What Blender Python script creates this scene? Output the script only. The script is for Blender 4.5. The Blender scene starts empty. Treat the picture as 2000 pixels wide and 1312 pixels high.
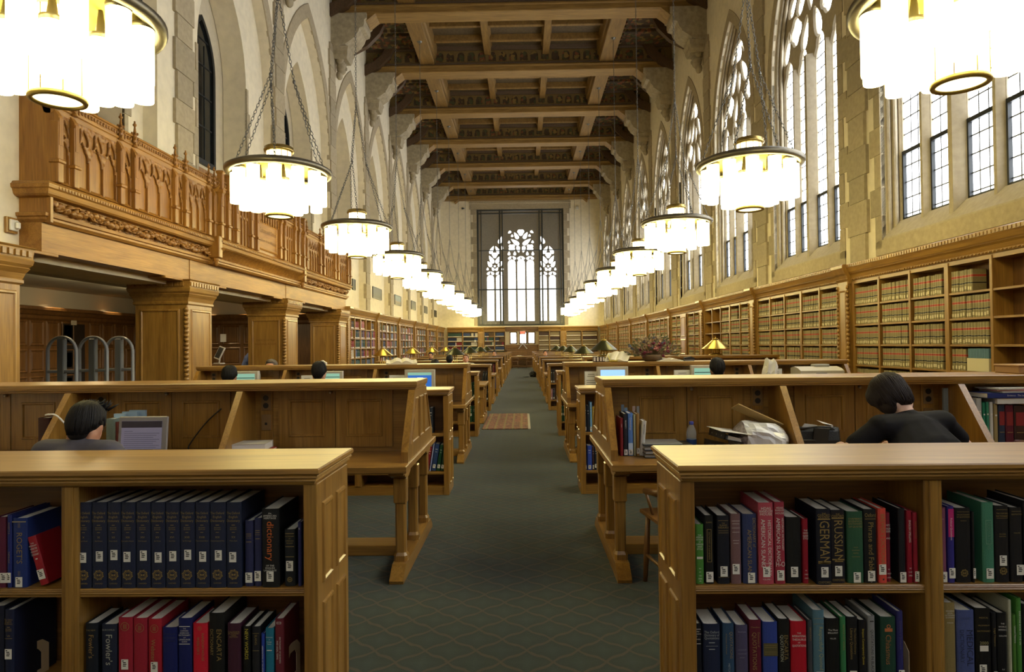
import bpy, bmesh, math, random
from mathutils import Vector, Matrix, Euler
R = math.radians
pi = math.pi
rnd = random.Random(7)
SC = bpy.context.scene
COL = SC.collection

# ------------------------------------------------------------------ camera
F = 1280.0
cam_d = bpy.data.cameras.new('camera')
cam_d.sensor_width = 36.0
cam_d.lens = 36.0 * F / 2000.0
cam_d.clip_end = 300
cam = bpy.data.objects.new('camera', cam_d)
COL.objects.link(cam)
CAMM = (Matrix.Rotation(0.01703, 3, 'Z') @ Matrix.Rotation(pi / 2 + 0.0135, 3, 'X') @ Matrix.Rotation(-0.0115, 3, 'Z'))
cam.matrix_world = Matrix.Translation((0, 0, 1.5)) @ CAMM.to_4x4()
SC.camera = cam

def P(u, v, Y):
    """world point where the photo's pixel (u, v) meets the plane y = Y"""
    d = CAMM @ Vector(((u - 1000) / F, -(v - 656) / F, -1))
    t = Y / d.y
    return Vector((d.x * t, Y, 1.5 + d.z * t))

def PX(u, v, X):
    """... meets the plane x = X"""
    d = CAMM @ Vector(((u - 1000) / F, -(v - 656) / F, -1))
    t = X / d.x
    return Vector((X, d.y * t, 1.5 + d.z * t))

def PZ(u, v, Z):
    d = CAMM @ Vector(((u - 1000) / F, -(v - 656) / F, -1))
    t = (Z - 1.5) / d.z
    return Vector((d.x * t, d.y * t, Z))

# ------------------------------------------------------------------ room constants
MOD = 4.19
def PIER(k): return 2.15 + MOD * k
XL, XR = -5.5, 5.40
YB, YE = -3.6, 44.05
ZB, ZC = 11.23, 12.15

# ------------------------------------------------------------------ materials
MATS = {}
def _new(name):
    m = bpy.data.materials.new(name); m.use_nodes = True
    nt = m.node_tree; nt.nodes.clear()
    out = nt.nodes.new('ShaderNodeOutputMaterial')
    b = nt.nodes.new('ShaderNodeBsdfPrincipled')
    nt.links.new(b.outputs[0], out.inputs[0])
    MATS[name] = m
    return m, nt, b, out

def c4(c): return (c[0], c[1], c[2], 1.0)
def srgb(r, g, b):
    def f(x):
        x /= 255.0
        return x / 12.92 if x <= .04045 else ((x + .055) / 1.055) ** 2.4
    return (f(r), f(g), f(b))

def plain(name, col, rough=.5, metal=0., spec=.5, noise=0.0, nscale=30, bump=0.0):
    if name in MATS: return MATS[name]
    m, nt, b, out = _new(name)
    b.inputs['Base Color'].default_value = c4(col)
    b.inputs['Roughness'].default_value = rough
    b.inputs['Metallic'].default_value = metal
    b.inputs['Specular IOR Level'].default_value = spec
    if noise or bump:
        tc = nt.nodes.new('ShaderNodeTexCoord')
        nz = nt.nodes.new('ShaderNodeTexNoise')
        nz.inputs['Scale'].default_value = nscale
        nz.inputs['Detail'].default_value = 4
        nt.links.new(tc.outputs['Object'], nz.inputs['Vector'])
        if noise:
            rp = nt.nodes.new('ShaderNodeValToRGB')
            rp.color_ramp.elements[0].position = .3
            rp.color_ramp.elements[1].position = .7
            rp.color_ramp.elements[0].color = c4([x * (1 - noise) for x in col])
            rp.color_ramp.elements[1].color = c4([min(1, x * (1 + noise)) for x in col])
            nt.links.new(nz.outputs['Fac'], rp.inputs[0])
            nt.links.new(rp.outputs[0], b.inputs['Base Color'])
        if bump:
            bp = nt.nodes.new('ShaderNodeBump')
            bp.inputs['Strength'].default_value = bump
            bp.inputs['Distance'].default_value = .01
            nt.links.new(nz.outputs['Fac'], bp.inputs['Height'])
            nt.links.new(bp.outputs[0], b.inputs['Normal'])
    return m

def emit(name, col, strength, rough=.3):
    if name in MATS: return MATS[name]
    m, nt, b, out = _new(name)
    b.inputs['Base Color'].default_value = c4([min(.8, x) for x in col])
    b.inputs['Roughness'].default_value = rough
    b.inputs['Emission Color'].default_value = c4(col)
    b.inputs['Emission Strength'].default_value = strength
    return m

def glass(name, col=(1, 1, 1), rough=.05, alpha=.25):
    if name in MATS: return MATS[name]
    m, nt, b, out = _new(name)
    b.inputs['Base Color'].default_value = c4(col)
    b.inputs['Roughness'].default_value = rough
    tr = nt.nodes.new('ShaderNodeBsdfTransparent')
    tr.inputs[0].default_value = c4(col)
    mx = nt.nodes.new('ShaderNodeMixShader')
    mx.inputs[0].default_value = alpha
    nt.links.new(tr.outputs[0], mx.inputs[1]); nt.links.new(b.outputs[0], mx.inputs[2])
    nt.links.new(mx.outputs[0], out.inputs[0])
    return m

def wood(name, axis, ca, cb, rough=.33, scale=1.0, carve=0.0, coat=0.0):
    """oak with the grain running along one axis"""
    if name in MATS: return MATS[name]
    m, nt, b, out = _new(name)
    N = nt.nodes.new; L = nt.links.new
    tc = N('ShaderNodeTexCoord'); oi = N('ShaderNodeObjectInfo')
    off = N('ShaderNodeVectorMath'); off.operation = 'ADD'
    mul = N('ShaderNodeMath'); mul.operation = 'MULTIPLY'; mul.inputs[1].default_value = 37.0
    L(oi.outputs['Random'], mul.inputs[0])
    L(tc.outputs['Object'], off.inputs[0]); L(mul.outputs[0], off.inputs[1])
    def noise(sa, sc, detail, dist):
        mp = N('ShaderNodeMapping')
        s = [sc, sc, sc]; s['XYZ'.index(axis)] = sa
        mp.inputs['Scale'].default_value = [x * scale for x in s]
        L(off.outputs[0], mp.inputs['Vector'])
        n = N('ShaderNodeTexNoise'); n.inputs['Scale'].default_value = 1.0
        n.inputs['Detail'].default_value = detail; n.inputs['Distortion'].default_value = dist
        L(mp.outputs[0], n.inputs['Vector'])
        return n
    n1 = noise(.9, 9, 3, 1.2)
    n2 = noise(3.5, 110, 2, .2)
    rp = N('ShaderNodeValToRGB')
    e = rp.color_ramp.elements
    e[0].position = .32; e[0].color = c4(ca)
    e[1].position = .68; e[1].color = c4(cb)
    L(n1.outputs['Fac'], rp.inputs[0])
    mr = N('ShaderNodeMapRange')
    mr.inputs[1].default_value = .3; mr.inputs[2].default_value = .7
    mr.inputs[3].default_value = .74; mr.inputs[4].default_value = 1.12
    L(n2.outputs['Fac'], mr.inputs[0])
    mx = N('ShaderNodeMix'); mx.data_type = 'RGBA'; mx.blend_type = 'MULTIPLY'; mx.inputs[0].default_value = 1
    L(rp.outputs[0], mx.inputs[6]); L(mr.outputs[0], mx.inputs[7])
    L(mx.outputs[2], b.inputs['Base Color'])
    b.inputs['Roughness'].default_value = rough
    b.inputs['Coat Weight'].default_value = coat
    b.inputs['Coat Roughness'].default_value = .3
    bp = N('ShaderNodeBump'); bp.inputs['Strength'].default_value = .12; bp.inputs['Distance'].default_value = .003
    L(n2.outputs['Fac'], bp.inputs['Height'])
    last = bp
    if carve:
        vo = N('ShaderNodeTexVoronoi'); vo.inputs['Scale'].default_value = 18
        vo.feature = 'SMOOTH_F1'
        L(off.outputs[0], vo.inputs['Vector'])
        b2 = N('ShaderNodeBump'); b2.inputs['Strength'].default_value = carve; b2.inputs['Distance'].default_value = .03
        b2.invert = True
        L(vo.outputs['Distance'], b2.inputs['Height']); L(bp.outputs[0], b2.inputs['Normal'])
        last = b2
    L(last.outputs[0], b.inputs['Normal'])
    return m

OA, OB = (.225, .108, .021), (.350, .190, .042)
WX = wood('oak grain x', 'X', OA, OB, .36, coat=.2)
WY = wood('oak grain y', 'Y', OA, OB, .34, coat=.2)
WZ = wood('oak grain z', 'Z', OA, OB, .28, coat=.25)
DX = wood('dark oak x', 'X', (.13, .058, .016), (.21, .10, .029), .4)
DY = wood('dark oak y', 'Y', (.13, .058, .016), (.21, .10, .029), .4)
DZ = wood('dark oak z', 'Z', (.13, .058, .016), (.21, .10, .029), .4)
GY = wood('gallery oak y', 'Y', (.25, .112, .020), (.37, .185, .038), .5)
GZ = wood('gallery oak z', 'Z', (.23, .100, .018), (.34, .160, .032), .42)
GC = wood('carved gallery oak', 'Y', (.21, .090, .017), (.30, .140, .030), .45, carve=.9)
CEILW = wood('painted ceiling oak', 'X', (.205, .112, .025), (.31, .182, .046), .6)
CEILY = wood('painted ceiling oak y', 'Y', (.175, .095, .021), (.26, .148, .036), .6)

# ------------------------------------------------------------------ mesh builder
class MB:
    def __init__(s):
        s.v = []; s.f = []; s.m = []; s.s = []
    def add(s, vs, fs, mi=0, sm=False):
        b = len(s.v); s.v.extend([tuple(x) for x in vs])
        for q in fs:
            s.f.append([b + i for i in q]); s.m.append(mi); s.s.append(sm)
        return s
    def box(s, x0, x1, y0, y1, z0, z1, mi=0):
        if x0 > x1: x0, x1 = x1, x0
        if y0 > y1: y0, y1 = y1, y0
        if z0 > z1: z0, z1 = z1, z0
        return s.add([(x0, y0, z0), (x1, y0, z0), (x1, y1, z0), (x0, y1, z0), (x0, y0, z1), (x1, y0, z1), (x1, y1, z1), (x0, y1, z1)],
              [(0, 3, 2, 1), (4, 5, 6, 7), (0, 1, 5, 4), (1, 2, 6, 5), (2, 3, 7, 6), (3, 0, 4, 7)], mi)
    def bev(s, x0, x1, y0, y1, z0, z1, b=.004, mi=0):
        """box with bevelled top, bottom and vertical edges"""
        def ring(z, o):
            a, c, d, e = x0 + o, x1 - o, y0 + o, y1 - o
            k = b
            return [(a + k, d, z), (c - k, d, z), (c, d + k, z), (c, e - k, z), (c - k, e, z), (a + k, e, z), (a, e - k, z), (a, d + k, z)]
        return s.loft([ring(z0, b), ring(z0 + b, 0), ring(z1 - b, 0), ring(z1, b)], mi)
    def loft(s, loops, mi=0, cap0=True, cap1=True, sm=False, closed=True):
        n = len(loops[0]); vs = [p for l in loops for p in l]; fs = []
        for i in range(len(loops) - 1):
            for j in range(n if closed else n - 1):
                k = (j + 1) % n
                fs.append((i * n + j, i * n + k, (i + 1) * n + k, (i + 1) * n + j))
        s.add(vs, fs, mi, sm)
        caps = []
        if cap0: caps.append(tuple(range(n - 1, -1, -1)))
        if cap1: caps.append(tuple((len(loops) - 1) * n + j for j in range(n)))
        if caps:
            b = len(s.v) - len(vs)
            for c in caps:
                s.f.append([b + i for i in c]); s.m.append(mi); s.s.append(False)
        return s
    def rects(s, x0, x1, y0, y1, prof, mi=0, sides='lrfb'):
        """rectangles stacked up in z, each outset by o on the chosen sides (l=-x r=+x f=-y b=+y)"""
        loops = []
        for z, o in prof:
            a = x0 - (o if 'l' in sides else 0); c = x1 + (o if 'r' in sides else 0)
            d = y0 - (o if 'f' in sides else 0); e = y1 + (o if 'b' in sides else 0)
            loops.append([(a, d, z), (c, d, z), (c, e, z), (a, e, z)])
        return s.loft(loops, mi)
    def prism(s, poly, axis, a0, a1, mi=0):
        """2-D polygon extruded along an axis; axis x: poly=(y,z); y: (x,z); z: (x,y)"""
        def p(u, w, a):
            return (a, u, w) if axis == 'x' else (u, a, w) if axis == 'y' else (u, w, a)
        return s.loft([[p(u, w, a0) for u, w in poly], [p(u, w, a1) for u, w in poly]], mi)
    def lathe(s, c, prof, n=24, mi=0, sm=True, cap0=True, cap1=True, sx=1, sy=1):
        loops = []
        for r, z in prof:
            loops.append([(c[0] + sx * r * math.cos(2 * pi * i / n), c[1] + sy * r * math.sin(2 * pi * i / n), c[2] + z) for i in range(n)])
        return s.loft(loops, mi, cap0, cap1, sm)
    def tube(s, pts, r, n=8, mi=0, cap=True, sm=True):
        pts = [Vector(p) for p in pts]
        rs = r if isinstance(r, (list, tuple)) else [r] * len(pts)
        loops = []; up = None
        for i, p in enumerate(pts):
            t = (pts[min(i + 1, len(pts) - 1)] - pts[max(i - 1, 0)])
            if t.length < 1e-9: t = Vector((0, 0, 1))
            t.normalize()
            if up is None:
                up = Vector((0, 0, 1)) if abs(t.z) < .9 else Vector((1, 0, 0))
            a = t.cross(up).normalized(); bb = a.cross(t).normalized(); up = bb
            loops.append([p + (a * math.cos(2 * pi * k / n) + bb * math.sin(2 * pi * k / n)) * rs[i] for k in range(n)])
        return s.loft(loops, mi, cap, cap, sm)
    def panel(s, O, U, V, w, h, prof, mi=0, cap=True):
        """stacked inset rectangles on a face: prof = [(inset, height), ...] along the normal U x V"""
        O = Vector(O); U = Vector(U).normalized(); V = Vector(V).normalized(); N = U.cross(V)
        loops = []
        for i, d in prof:
            loops.append([O + U * i + V * i + N * d, O + U * (w - i) + V * i + N * d, O + U * (w - i) + V * (h - i) + N * d, O + U * i + V * (h - i) + N * d])
        return s.loft(loops, mi, False, cap)
    def ball(s, c, rx, ry, rz, n=12, m=8, mi=0):
        prof = []
        loops = []
        for i in range(m + 1):
            a = -pi / 2 + pi * i / m
            rr = max(.001, math.cos(a)); z = math.sin(a)
            loops.append([(c[0] + rx * rr * math.cos(2 * pi * k / n), c[1] + ry * rr * math.sin(2 * pi * k / n), c[2] + rz * z) for k in range(n)])
        return s.loft(loops, mi, True, True, True)
    def mesh(s, name, off=(0, 0, 0), mx=1):
        me = bpy.data.meshes.new(name)
        ox, oy, oz = off
        fs = s.f if mx > 0 else [list(reversed(q)) for q in s.f]
        me.from_pydata([(mx * (x - ox), y - oy, z - oz) for x, y, z in s.v], [], fs)
        me.polygons.foreach_set('material_index', s.m)
        me.polygons.foreach_set('use_smooth', s.s)
        me.update()
        return me
    def build(s, name, mats, parent=None, local=False, mx=1):
        if not isinstance(mats, (list, tuple)): mats = [mats]
        off = (0, 0, 0)
        if parent is not None and not local: off = ROOTLOC.get(parent.name, (0, 0, 0))
        me = s.mesh(name, off, mx)
        for m in mats: me.materials.append(m)
        return link(name, me, parent)

ROOTLOC = {}
def link(name, me, parent=None):
    o = bpy.data.objects.new(name, me); COL.objects.link(o)
    if parent is not None:
        o.parent = parent
        ROOTLOC[o.name] = ROOTLOC.get(parent.name, (0, 0, 0))
    else:
        ROOTLOC[o.name] = (0, 0, 0)
    return o

def thing(name, label, cat, loc=(0, 0, 0), rotz=0.0, group=None):
    o = bpy.data.objects.new(name, None); COL.objects.link(o)
    o.empty_display_size = .1
    o.location = loc; o.rotation_euler = (0, 0, rotz)
    ROOTLOC[o.name] = tuple(loc)
    o['label'] = label; o['category'] = cat
    if group: o['group'] = group
    return o
def tag(o, label, cat, group=None, kind=None):
    o['label'] = label; o['category'] = cat
    if group: o['group'] = group
    if kind: o['kind'] = kind
    return o
def struct(o, label=None):
    o['kind'] = 'structure'
    if label: o['label'] = label
    return o
KIDS = {}
def dup(root, loc, rotz=None, label=None, group=None):
    def cp(o, par):
        c = o.copy(); COL.objects.link(c)
        if par is not None: c.parent = par
        for ch in list(o.children): cp(ch, c)
        return c
    r = cp(root, None)
    r.location = loc
    ROOTLOC[r.name] = tuple(loc)
    if rotz is not None: r.rotation_euler = (0, 0, rotz)
    if label: r['label'] = label
    if group: r['group'] = group
    elif 'group' in r and group == '': del r['group']
    return r

# ------------------------------------------------------------------ flat plates with holes, and lettering
def inside(pt, poly):
    x, y = pt; r = False; n = len(poly); j = n - 1
    for i in range(n):
        xi, yi = poly[i]; xj, yj = poly[j]
        if (yi > y) != (yj > y) and x < (xj - xi) * (y - yi) / (yj - yi) + xi: r = not r
        j = i
    return r
def curve_mesh(splines, ext, bevel=0.0, M=None, res=1):
    """flat plate: first outline minus all the others (holes may touch or overlap); bevel chamfers the front and back rims"""
    from mathutils.geometry import delaunay_2d_cdt
    vs = []; es = []
    for pts in splines:
        q = []
        for p in pts:
            if not q or (abs(p[0] - q[-1][0]) + abs(p[1] - q[-1][1])) > 1e-5: q.append(p)
        b = len(vs); vs += [Vector(p) for p in q]
        es += [(b + i, b + (i + 1) % len(q)) for i in range(len(q))]
    ov, oe, of, _, _, _ = delaunay_2d_cdt(vs, es, [], 0, 1e-5)
    boxes = [(min(p[0] for p in s), max(p[0] for p in s), min(p[1] for p in s), max(p[1] for p in s)) for s in splines]
    keep = []
    for f in of:
        c = [(ov[f[0]][k] + ov[f[1]][k] + ov[f[2]][k]) / 3 for k in (0, 1)]
        if not inside(c, splines[0]): continue
        hit = False
        for s, bx in zip(splines[1:], boxes[1:]):
            if bx[0] <= c[0] <= bx[1] and bx[2] <= c[1] <= bx[3] and inside(c, s): hit = True; break
        if not hit: keep.append(tuple(f))
    cnt = {}
    for f in keep:
        for i in range(3):
            a, b = f[i], f[(i + 1) % 3]
            cnt.setdefault((min(a, b), max(a, b)), []).append((a, b))
    rim = [x[0] for x in cnt.values() if len(x) == 1]
    nrm = {}
    for a, b in rim:       # kept face on the left of a->b: inward normal
        d = ov[b] - ov[a]; n = Vector((-d.y, d.x))
        if n.length > 1e-9: n.normalize()
        for k in (a, b): nrm[k] = nrm.get(k, Vector((0, 0))) + n
    used = sorted({i for f in keep for i in f}); ix = {k: i for i, k in enumerate(used)}
    n = len(used)
    def sh(k):
        if bevel and k in nrm and nrm[k].length > 1e-6: return ov[k] + nrm[k].normalized() * bevel
        return ov[k]
    V = []
    for z in (ext, -ext): V += [(sh(k).x, sh(k).y, z) for k in used]
    Fc = [tuple(ix[i] for i in f) for f in keep] + [tuple(n + ix[i] for i in reversed(f)) for f in keep]
    if bevel:
        for z in (ext - bevel, -ext + bevel): V += [(ov[k].x, ov[k].y, z) for k in used]
        for a, b in rim:
            a, b = ix[a], ix[b]
            Fc += [(b, a, 2 * n + a, 2 * n + b), (2 * n + b, 2 * n + a, 3 * n + a, 3 * n + b), (3 * n + b, 3 * n + a, n + a, n + b)]
    else:
        for a, b in rim: Fc.append((ix[b], ix[a], n + ix[a], n + ix[b]))
    me = bpy.data.meshes.new('plate'); me.from_pydata(V, [], Fc); me.update()
    if M is not None: me.transform(M)
    return me
# frames: plate x -> world Y, plate y -> world Z, plate z -> world X
M_YZ = Matrix(((0, 0, 1, 0), (1, 0, 0, 0), (0, 1, 0, 0), (0, 0, 0, 1)))
M_XZ = Matrix(((1, 0, 0, 0), (0, 0, -1, 0), (0, 1, 0, 0), (0, 0, 0, 1)))

def arch(a, z0, zs, rise, n=10, cx=0.0):
    """pointed arch outline, half width a, from z0, springing at zs"""
    d = max(0.0, (rise * rise - a * a) / (2 * a)); r = a + d
    th = math.atan2(rise, d)
    pts = [(cx - a, z0), (cx + a, z0)]
    for i in range(n + 1):
        t = th * i / n
        pts.append((cx - d + r * math.cos(t), zs + r * math.sin(t)))
    for i in range(1, n + 1):
        t = th * (1 - i / n)
        pts.append((cx + d - r * math.cos(t), zs + r * math.sin(t)))
    return pts
def cusped(a, z0, zs, rise, cx=0.0):
    """light with a trefoil-cusped pointed head"""
    base = arch(a, z0, zs, rise, 8, cx)
    out = []
    n = len(base)
    for i, (x, z) in enumerate(base):
        if z > zs + .02:
            t = (z - zs) / rise
            k = .72 + .28 * abs(math.sin(t * pi * 1.5 + .6))
            x = cx + (x - cx) * (k if t < .93 else 1)
        out.append((x, z))
    return out
def foil(cx, cz, r, k=4, rot=0.0, n=28, depth=.28, sx=1.0, sz=1.0):
    return [(cx + sx * r * (1 - depth + depth * abs(math.cos(k * (t) / 2))) * math.cos(t + rot), cz + sz * r * (1 - depth + depth * abs(math.cos(k * t / 2))) * math.sin(t + rot))
            for t in [2 * pi * i / n for i in range(n)]]
def dagger(cx, cz, L, w, ang, n=14):
    """mouchette: leaf pointed at one end"""
    pts = []
    for i in range(n):
        t = i / n
        u = math.cos(2 * pi * t); s_ = math.sin(2 * pi * t)
        x = L / 2 * u; y = w / 2 * s_ * (1 - .55 * u)
        pts.append((cx + x * math.cos(ang) - y * math.sin(ang), cz + x * math.sin(ang) + y * math.cos(ang)))
    return pts

TMPSC = bpy.data.scenes.new('workbench')
def evaluated_mesh(ob):
    TMPSC.collection.objects.link(ob)
    vl = TMPSC.view_layers[0]; vl.update()
    dg = vl.depsgraph; dg.update()
    me = bpy.data.meshes.new_from_object(ob.evaluated_get(dg))
    bpy.data.objects.remove(ob)
    return me
TXT = {}
def text_mesh(s, size, align='CENTER', sx=1.0, bold=0.0, shear=0.0):
    k = (s, size, align, sx, bold, shear)
    cu = bpy.data.curves.new('tmp', 'FONT')
    cu.body = s; cu.size = size; cu.align_x = align; cu.align_y = 'CENTER'; cu.offset = bold; cu.shear = shear
    cu.resolution_u = 2
    ob = bpy.data.objects.new('tmp', cu)
    me = evaluated_mesh(ob); bpy.data.curves.remove(cu)
    vs = [(v.co.x * sx, v.co.y, 0) for v in me.vertices]
    fs = [tuple(p.vertices) for p in me.polygons]
    w = (max(v[0] for v in vs) - min(v[0] for v in vs)) if vs else 0
    bpy.data.meshes.remove(me)
    return vs, fs, w
def add_text(mb, s, size, O, U, V, mi=0, maxw=None, bold=0.0, shear=0.0, align='CENTER'):
    """flat lettering: baseline along U, up along V"""
    key = (s, align, bold, shear)
    if key not in TXT: TXT[key] = text_mesh(s, 1.0, align, 1.0, bold, shear)
    vs, fs, w = TXT[key]
    O = Vector(O); U = Vector(U).normalized(); V = Vector(V).normalized()
    k = size
    kx = k if not maxw or w * k <= maxw else maxw / w
    mb.add([O + U * (x * kx) + V * (y * k) for x, y, z in vs], fs, mi)
    return mb
# ================================================================== materials of the room
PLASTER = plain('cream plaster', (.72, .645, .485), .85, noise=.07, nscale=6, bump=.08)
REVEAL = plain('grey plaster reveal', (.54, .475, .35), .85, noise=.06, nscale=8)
STONE = plain('buff stone', (.37, .305, .20), .8, noise=.12, nscale=14, bump=.15)
STONE2 = plain('darker buff stone', (.32, .265, .175), .8, noise=.12, nscale=14, bump=.15)
PALE = plain('pale limestone', (.37, .315, .225), .75, noise=.1, nscale=14, bump=.12)
STEEL = plain('dark window steel', (.02, .022, .024), .45, .6)
LEAD = plain('lead came', (.10, .10, .10), .5, .5)
DARKGL = plain('dark leaded glass', (.006, .008, .009), .12, 0, .6)
PANE = emit('daylit leaded glass', (.92, .96, 1.0), 7.5)
PANE2 = emit('daylit glass of end window', (.95, .98, 1.0), 2.6)

def carpet_mat():
    m, nt, b, out = _new('green carpet with brown lattice')
    N = nt.nodes.new; L = nt.links.new
    tc = N('ShaderNodeTexCoord'); sp = N('ShaderNodeSeparateXYZ'); L(tc.outputs['Object'], sp.inputs[0])
    def math_(op, a, bv=None, c=None):
        n = N('ShaderNodeMath'); n.operation = op
        for i, x in enumerate((a, bv, c)):
            if x is None: continue
            if isinstance(x, (int, float)): n.inputs[i].default_value = x
            else: L(x, n.inputs[i])
        return n.outputs[0]
    nz = N('ShaderNodeTexNoise'); nz.inputs['Scale'].default_value = 30; L(tc.outputs['Object'], nz.inputs['Vector'])
    jit = math_('MULTIPLY', math_('SUBTRACT', nz.outputs['Fac'], .5), .05)
    u = math_('ADD', math_('DIVIDE', sp.outputs[0], .25), jit); v = math_('ADD', math_('DIVIDE', sp.outputs[1], .24), jit)
    # ogee: sway the lattice lines
    fu = math_('ABSOLUTE', math_('SUBTRACT', math_('FRACT', u), .5)); fv = math_('ABSOLUTE', math_('SUBTRACT', math_('FRACT', v), .5))
    sway = math_('MULTIPLY', math_('SINE', math_('MULTIPLY', fu, 4 * pi)), .045)
    d = math_('ABSOLUTE', math_('SUBTRACT', math_('ADD', math_('ADD', fu, fv), sway), .5))
    ln = N('ShaderNodeMapRange'); ln.inputs[1].default_value = .035; ln.inputs[2].default_value = .07; ln.inputs[3].default_value = 1; ln.inputs[4].default_value = 0
    L(d, ln.inputs[0])
    # small knot where the lines cross
    g1 = N('ShaderNodeMapRange'); g1.inputs[1].default_value = .0; g1.inputs[2].default_value = .5; g1.inputs[3].default_value = .8; g1.inputs[4].default_value = 1.35
    L(d, g1.inputs[0])
    n2 = N('ShaderNodeTexNoise'); n2.inputs['Scale'].default_value = 260; n2.inputs['Detail'].default_value = 2; L(tc.outputs['Object'], n2.inputs['Vector'])
    n3 = N('ShaderNodeTexNoise'); n3.inputs['Scale'].default_value = 1.3; n3.inputs['Detail'].default_value = 3; L(tc.outputs['Object'], n3.inputs['Vector'])
    base = N('ShaderNodeValToRGB'); base.color_ramp.elements[0].position = .35; base.color_ramp.elements[1].position = .65
    base.color_ramp.elements[0].color = (.018, .029, .026, 1); base.color_ramp.elements[1].color = (.029, .043, .034, 1)
    mixn = math_('ADD', math_('MULTIPLY', n2.outputs['Fac'], .6), math_('MULTIPLY', n3.outputs['Fac'], .4))
    L(mixn, base.inputs[0])
    mb_ = N('ShaderNodeMix'); mb_.data_type = 'RGBA'; mb_.blend_type = 'MULTIPLY'; mb_.inputs[0].default_value = 1
    L(base.outputs[0], mb_.inputs[6]); L(g1.outputs[0], mb_.inputs[7])
    mx = N('ShaderNodeMix'); mx.data_type = 'RGBA'
    L(math_('MULTIPLY', ln.outputs[0], .6), mx.inputs[0]); L(mb_.outputs[2], mx.inputs[6]); mx.inputs[7].default_value = (.085, .064, .040, 1)
    L(mx.outputs[2], b.inputs['Base Color'])
    b.inputs['Roughness'].default_value = .95; b.inputs['Specular IOR Level'].default_value = .15
    b.inputs['Sheen Weight'].default_value = .15
    bp = N('ShaderNodeBump'); bp.inputs['Strength'].default_value = .4; bp.inputs['Distance'].default_value = .006
    L(n2.outputs['Fac'], bp.inputs['Height']); L(bp.outputs[0], b.inputs['Normal'])
    return m
CARPET = carpet_mat()

def painted_mat():
    """beam sides painted with red, green and gold figures on dark brown"""
    m, nt, b, out = _new('painted ornament')
    N = nt.nodes.new; L = nt.links.new
    tc = N('ShaderNodeTexCoord')
    vo = N('ShaderNodeTexVoronoi'); vo.inputs['Scale'].default_value = 9; L(tc.outputs['Object'], vo.inputs['Vector'])
    rp = N('ShaderNodeValToRGB'); cr = rp.color_ramp
    cr.interpolation = 'CONSTANT'
    cr.elements[0].color = (.055, .030, .010, 1)
    for p_, c_ in ((.35, (.17, .055, .018)), (.5, (.06, .06, .02)), (.68, (.20, .125, .03)), (.85, (.045, .026, .010))):
        e = cr.elements.new(p_); e.color = c4(c_)
    cr.elements[-1].color = (.09, .055, .02, 1)
    sp = N('ShaderNodeSeparateColor'); L(vo.outputs['Color'], sp.inputs[0]); L(sp.outputs[0], rp.inputs[0])
    L(rp.outputs[0], b.inputs['Base Color']); b.inputs['Roughness'].default_value = .7
    return m
PAINT = painted_mat()

# ================================================================== floor
mb = MB().box(-12, 6.2, YB, 54, -.2, 0)
struct(mb.build('floor', CARPET), 'dark green carpet with a thin brown lattice')

# ================================================================== right wall and its windows
WA, WS, WR_, WB = 1.45, 7.0, 2.75, 3.0      # half width, springing, rise, bottom
bays_r = list(range(-1, 10))
out = [(YB, 0), (YE, 0), (YE, ZC), (YB, ZC)]
holes = [arch(WA, WB, WS, WR_, 10, PIER(k) + MOD / 2) for k in bays_r]
me = curve_mesh([out] + holes, .15, 0, M_YZ); me.transform(Matrix.Translation((XR + .15, 0, 0)))
me.materials.append(PLASTER)
struct(link('wall_right', me), 'cream plaster wall with tall traceried windows')

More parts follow.
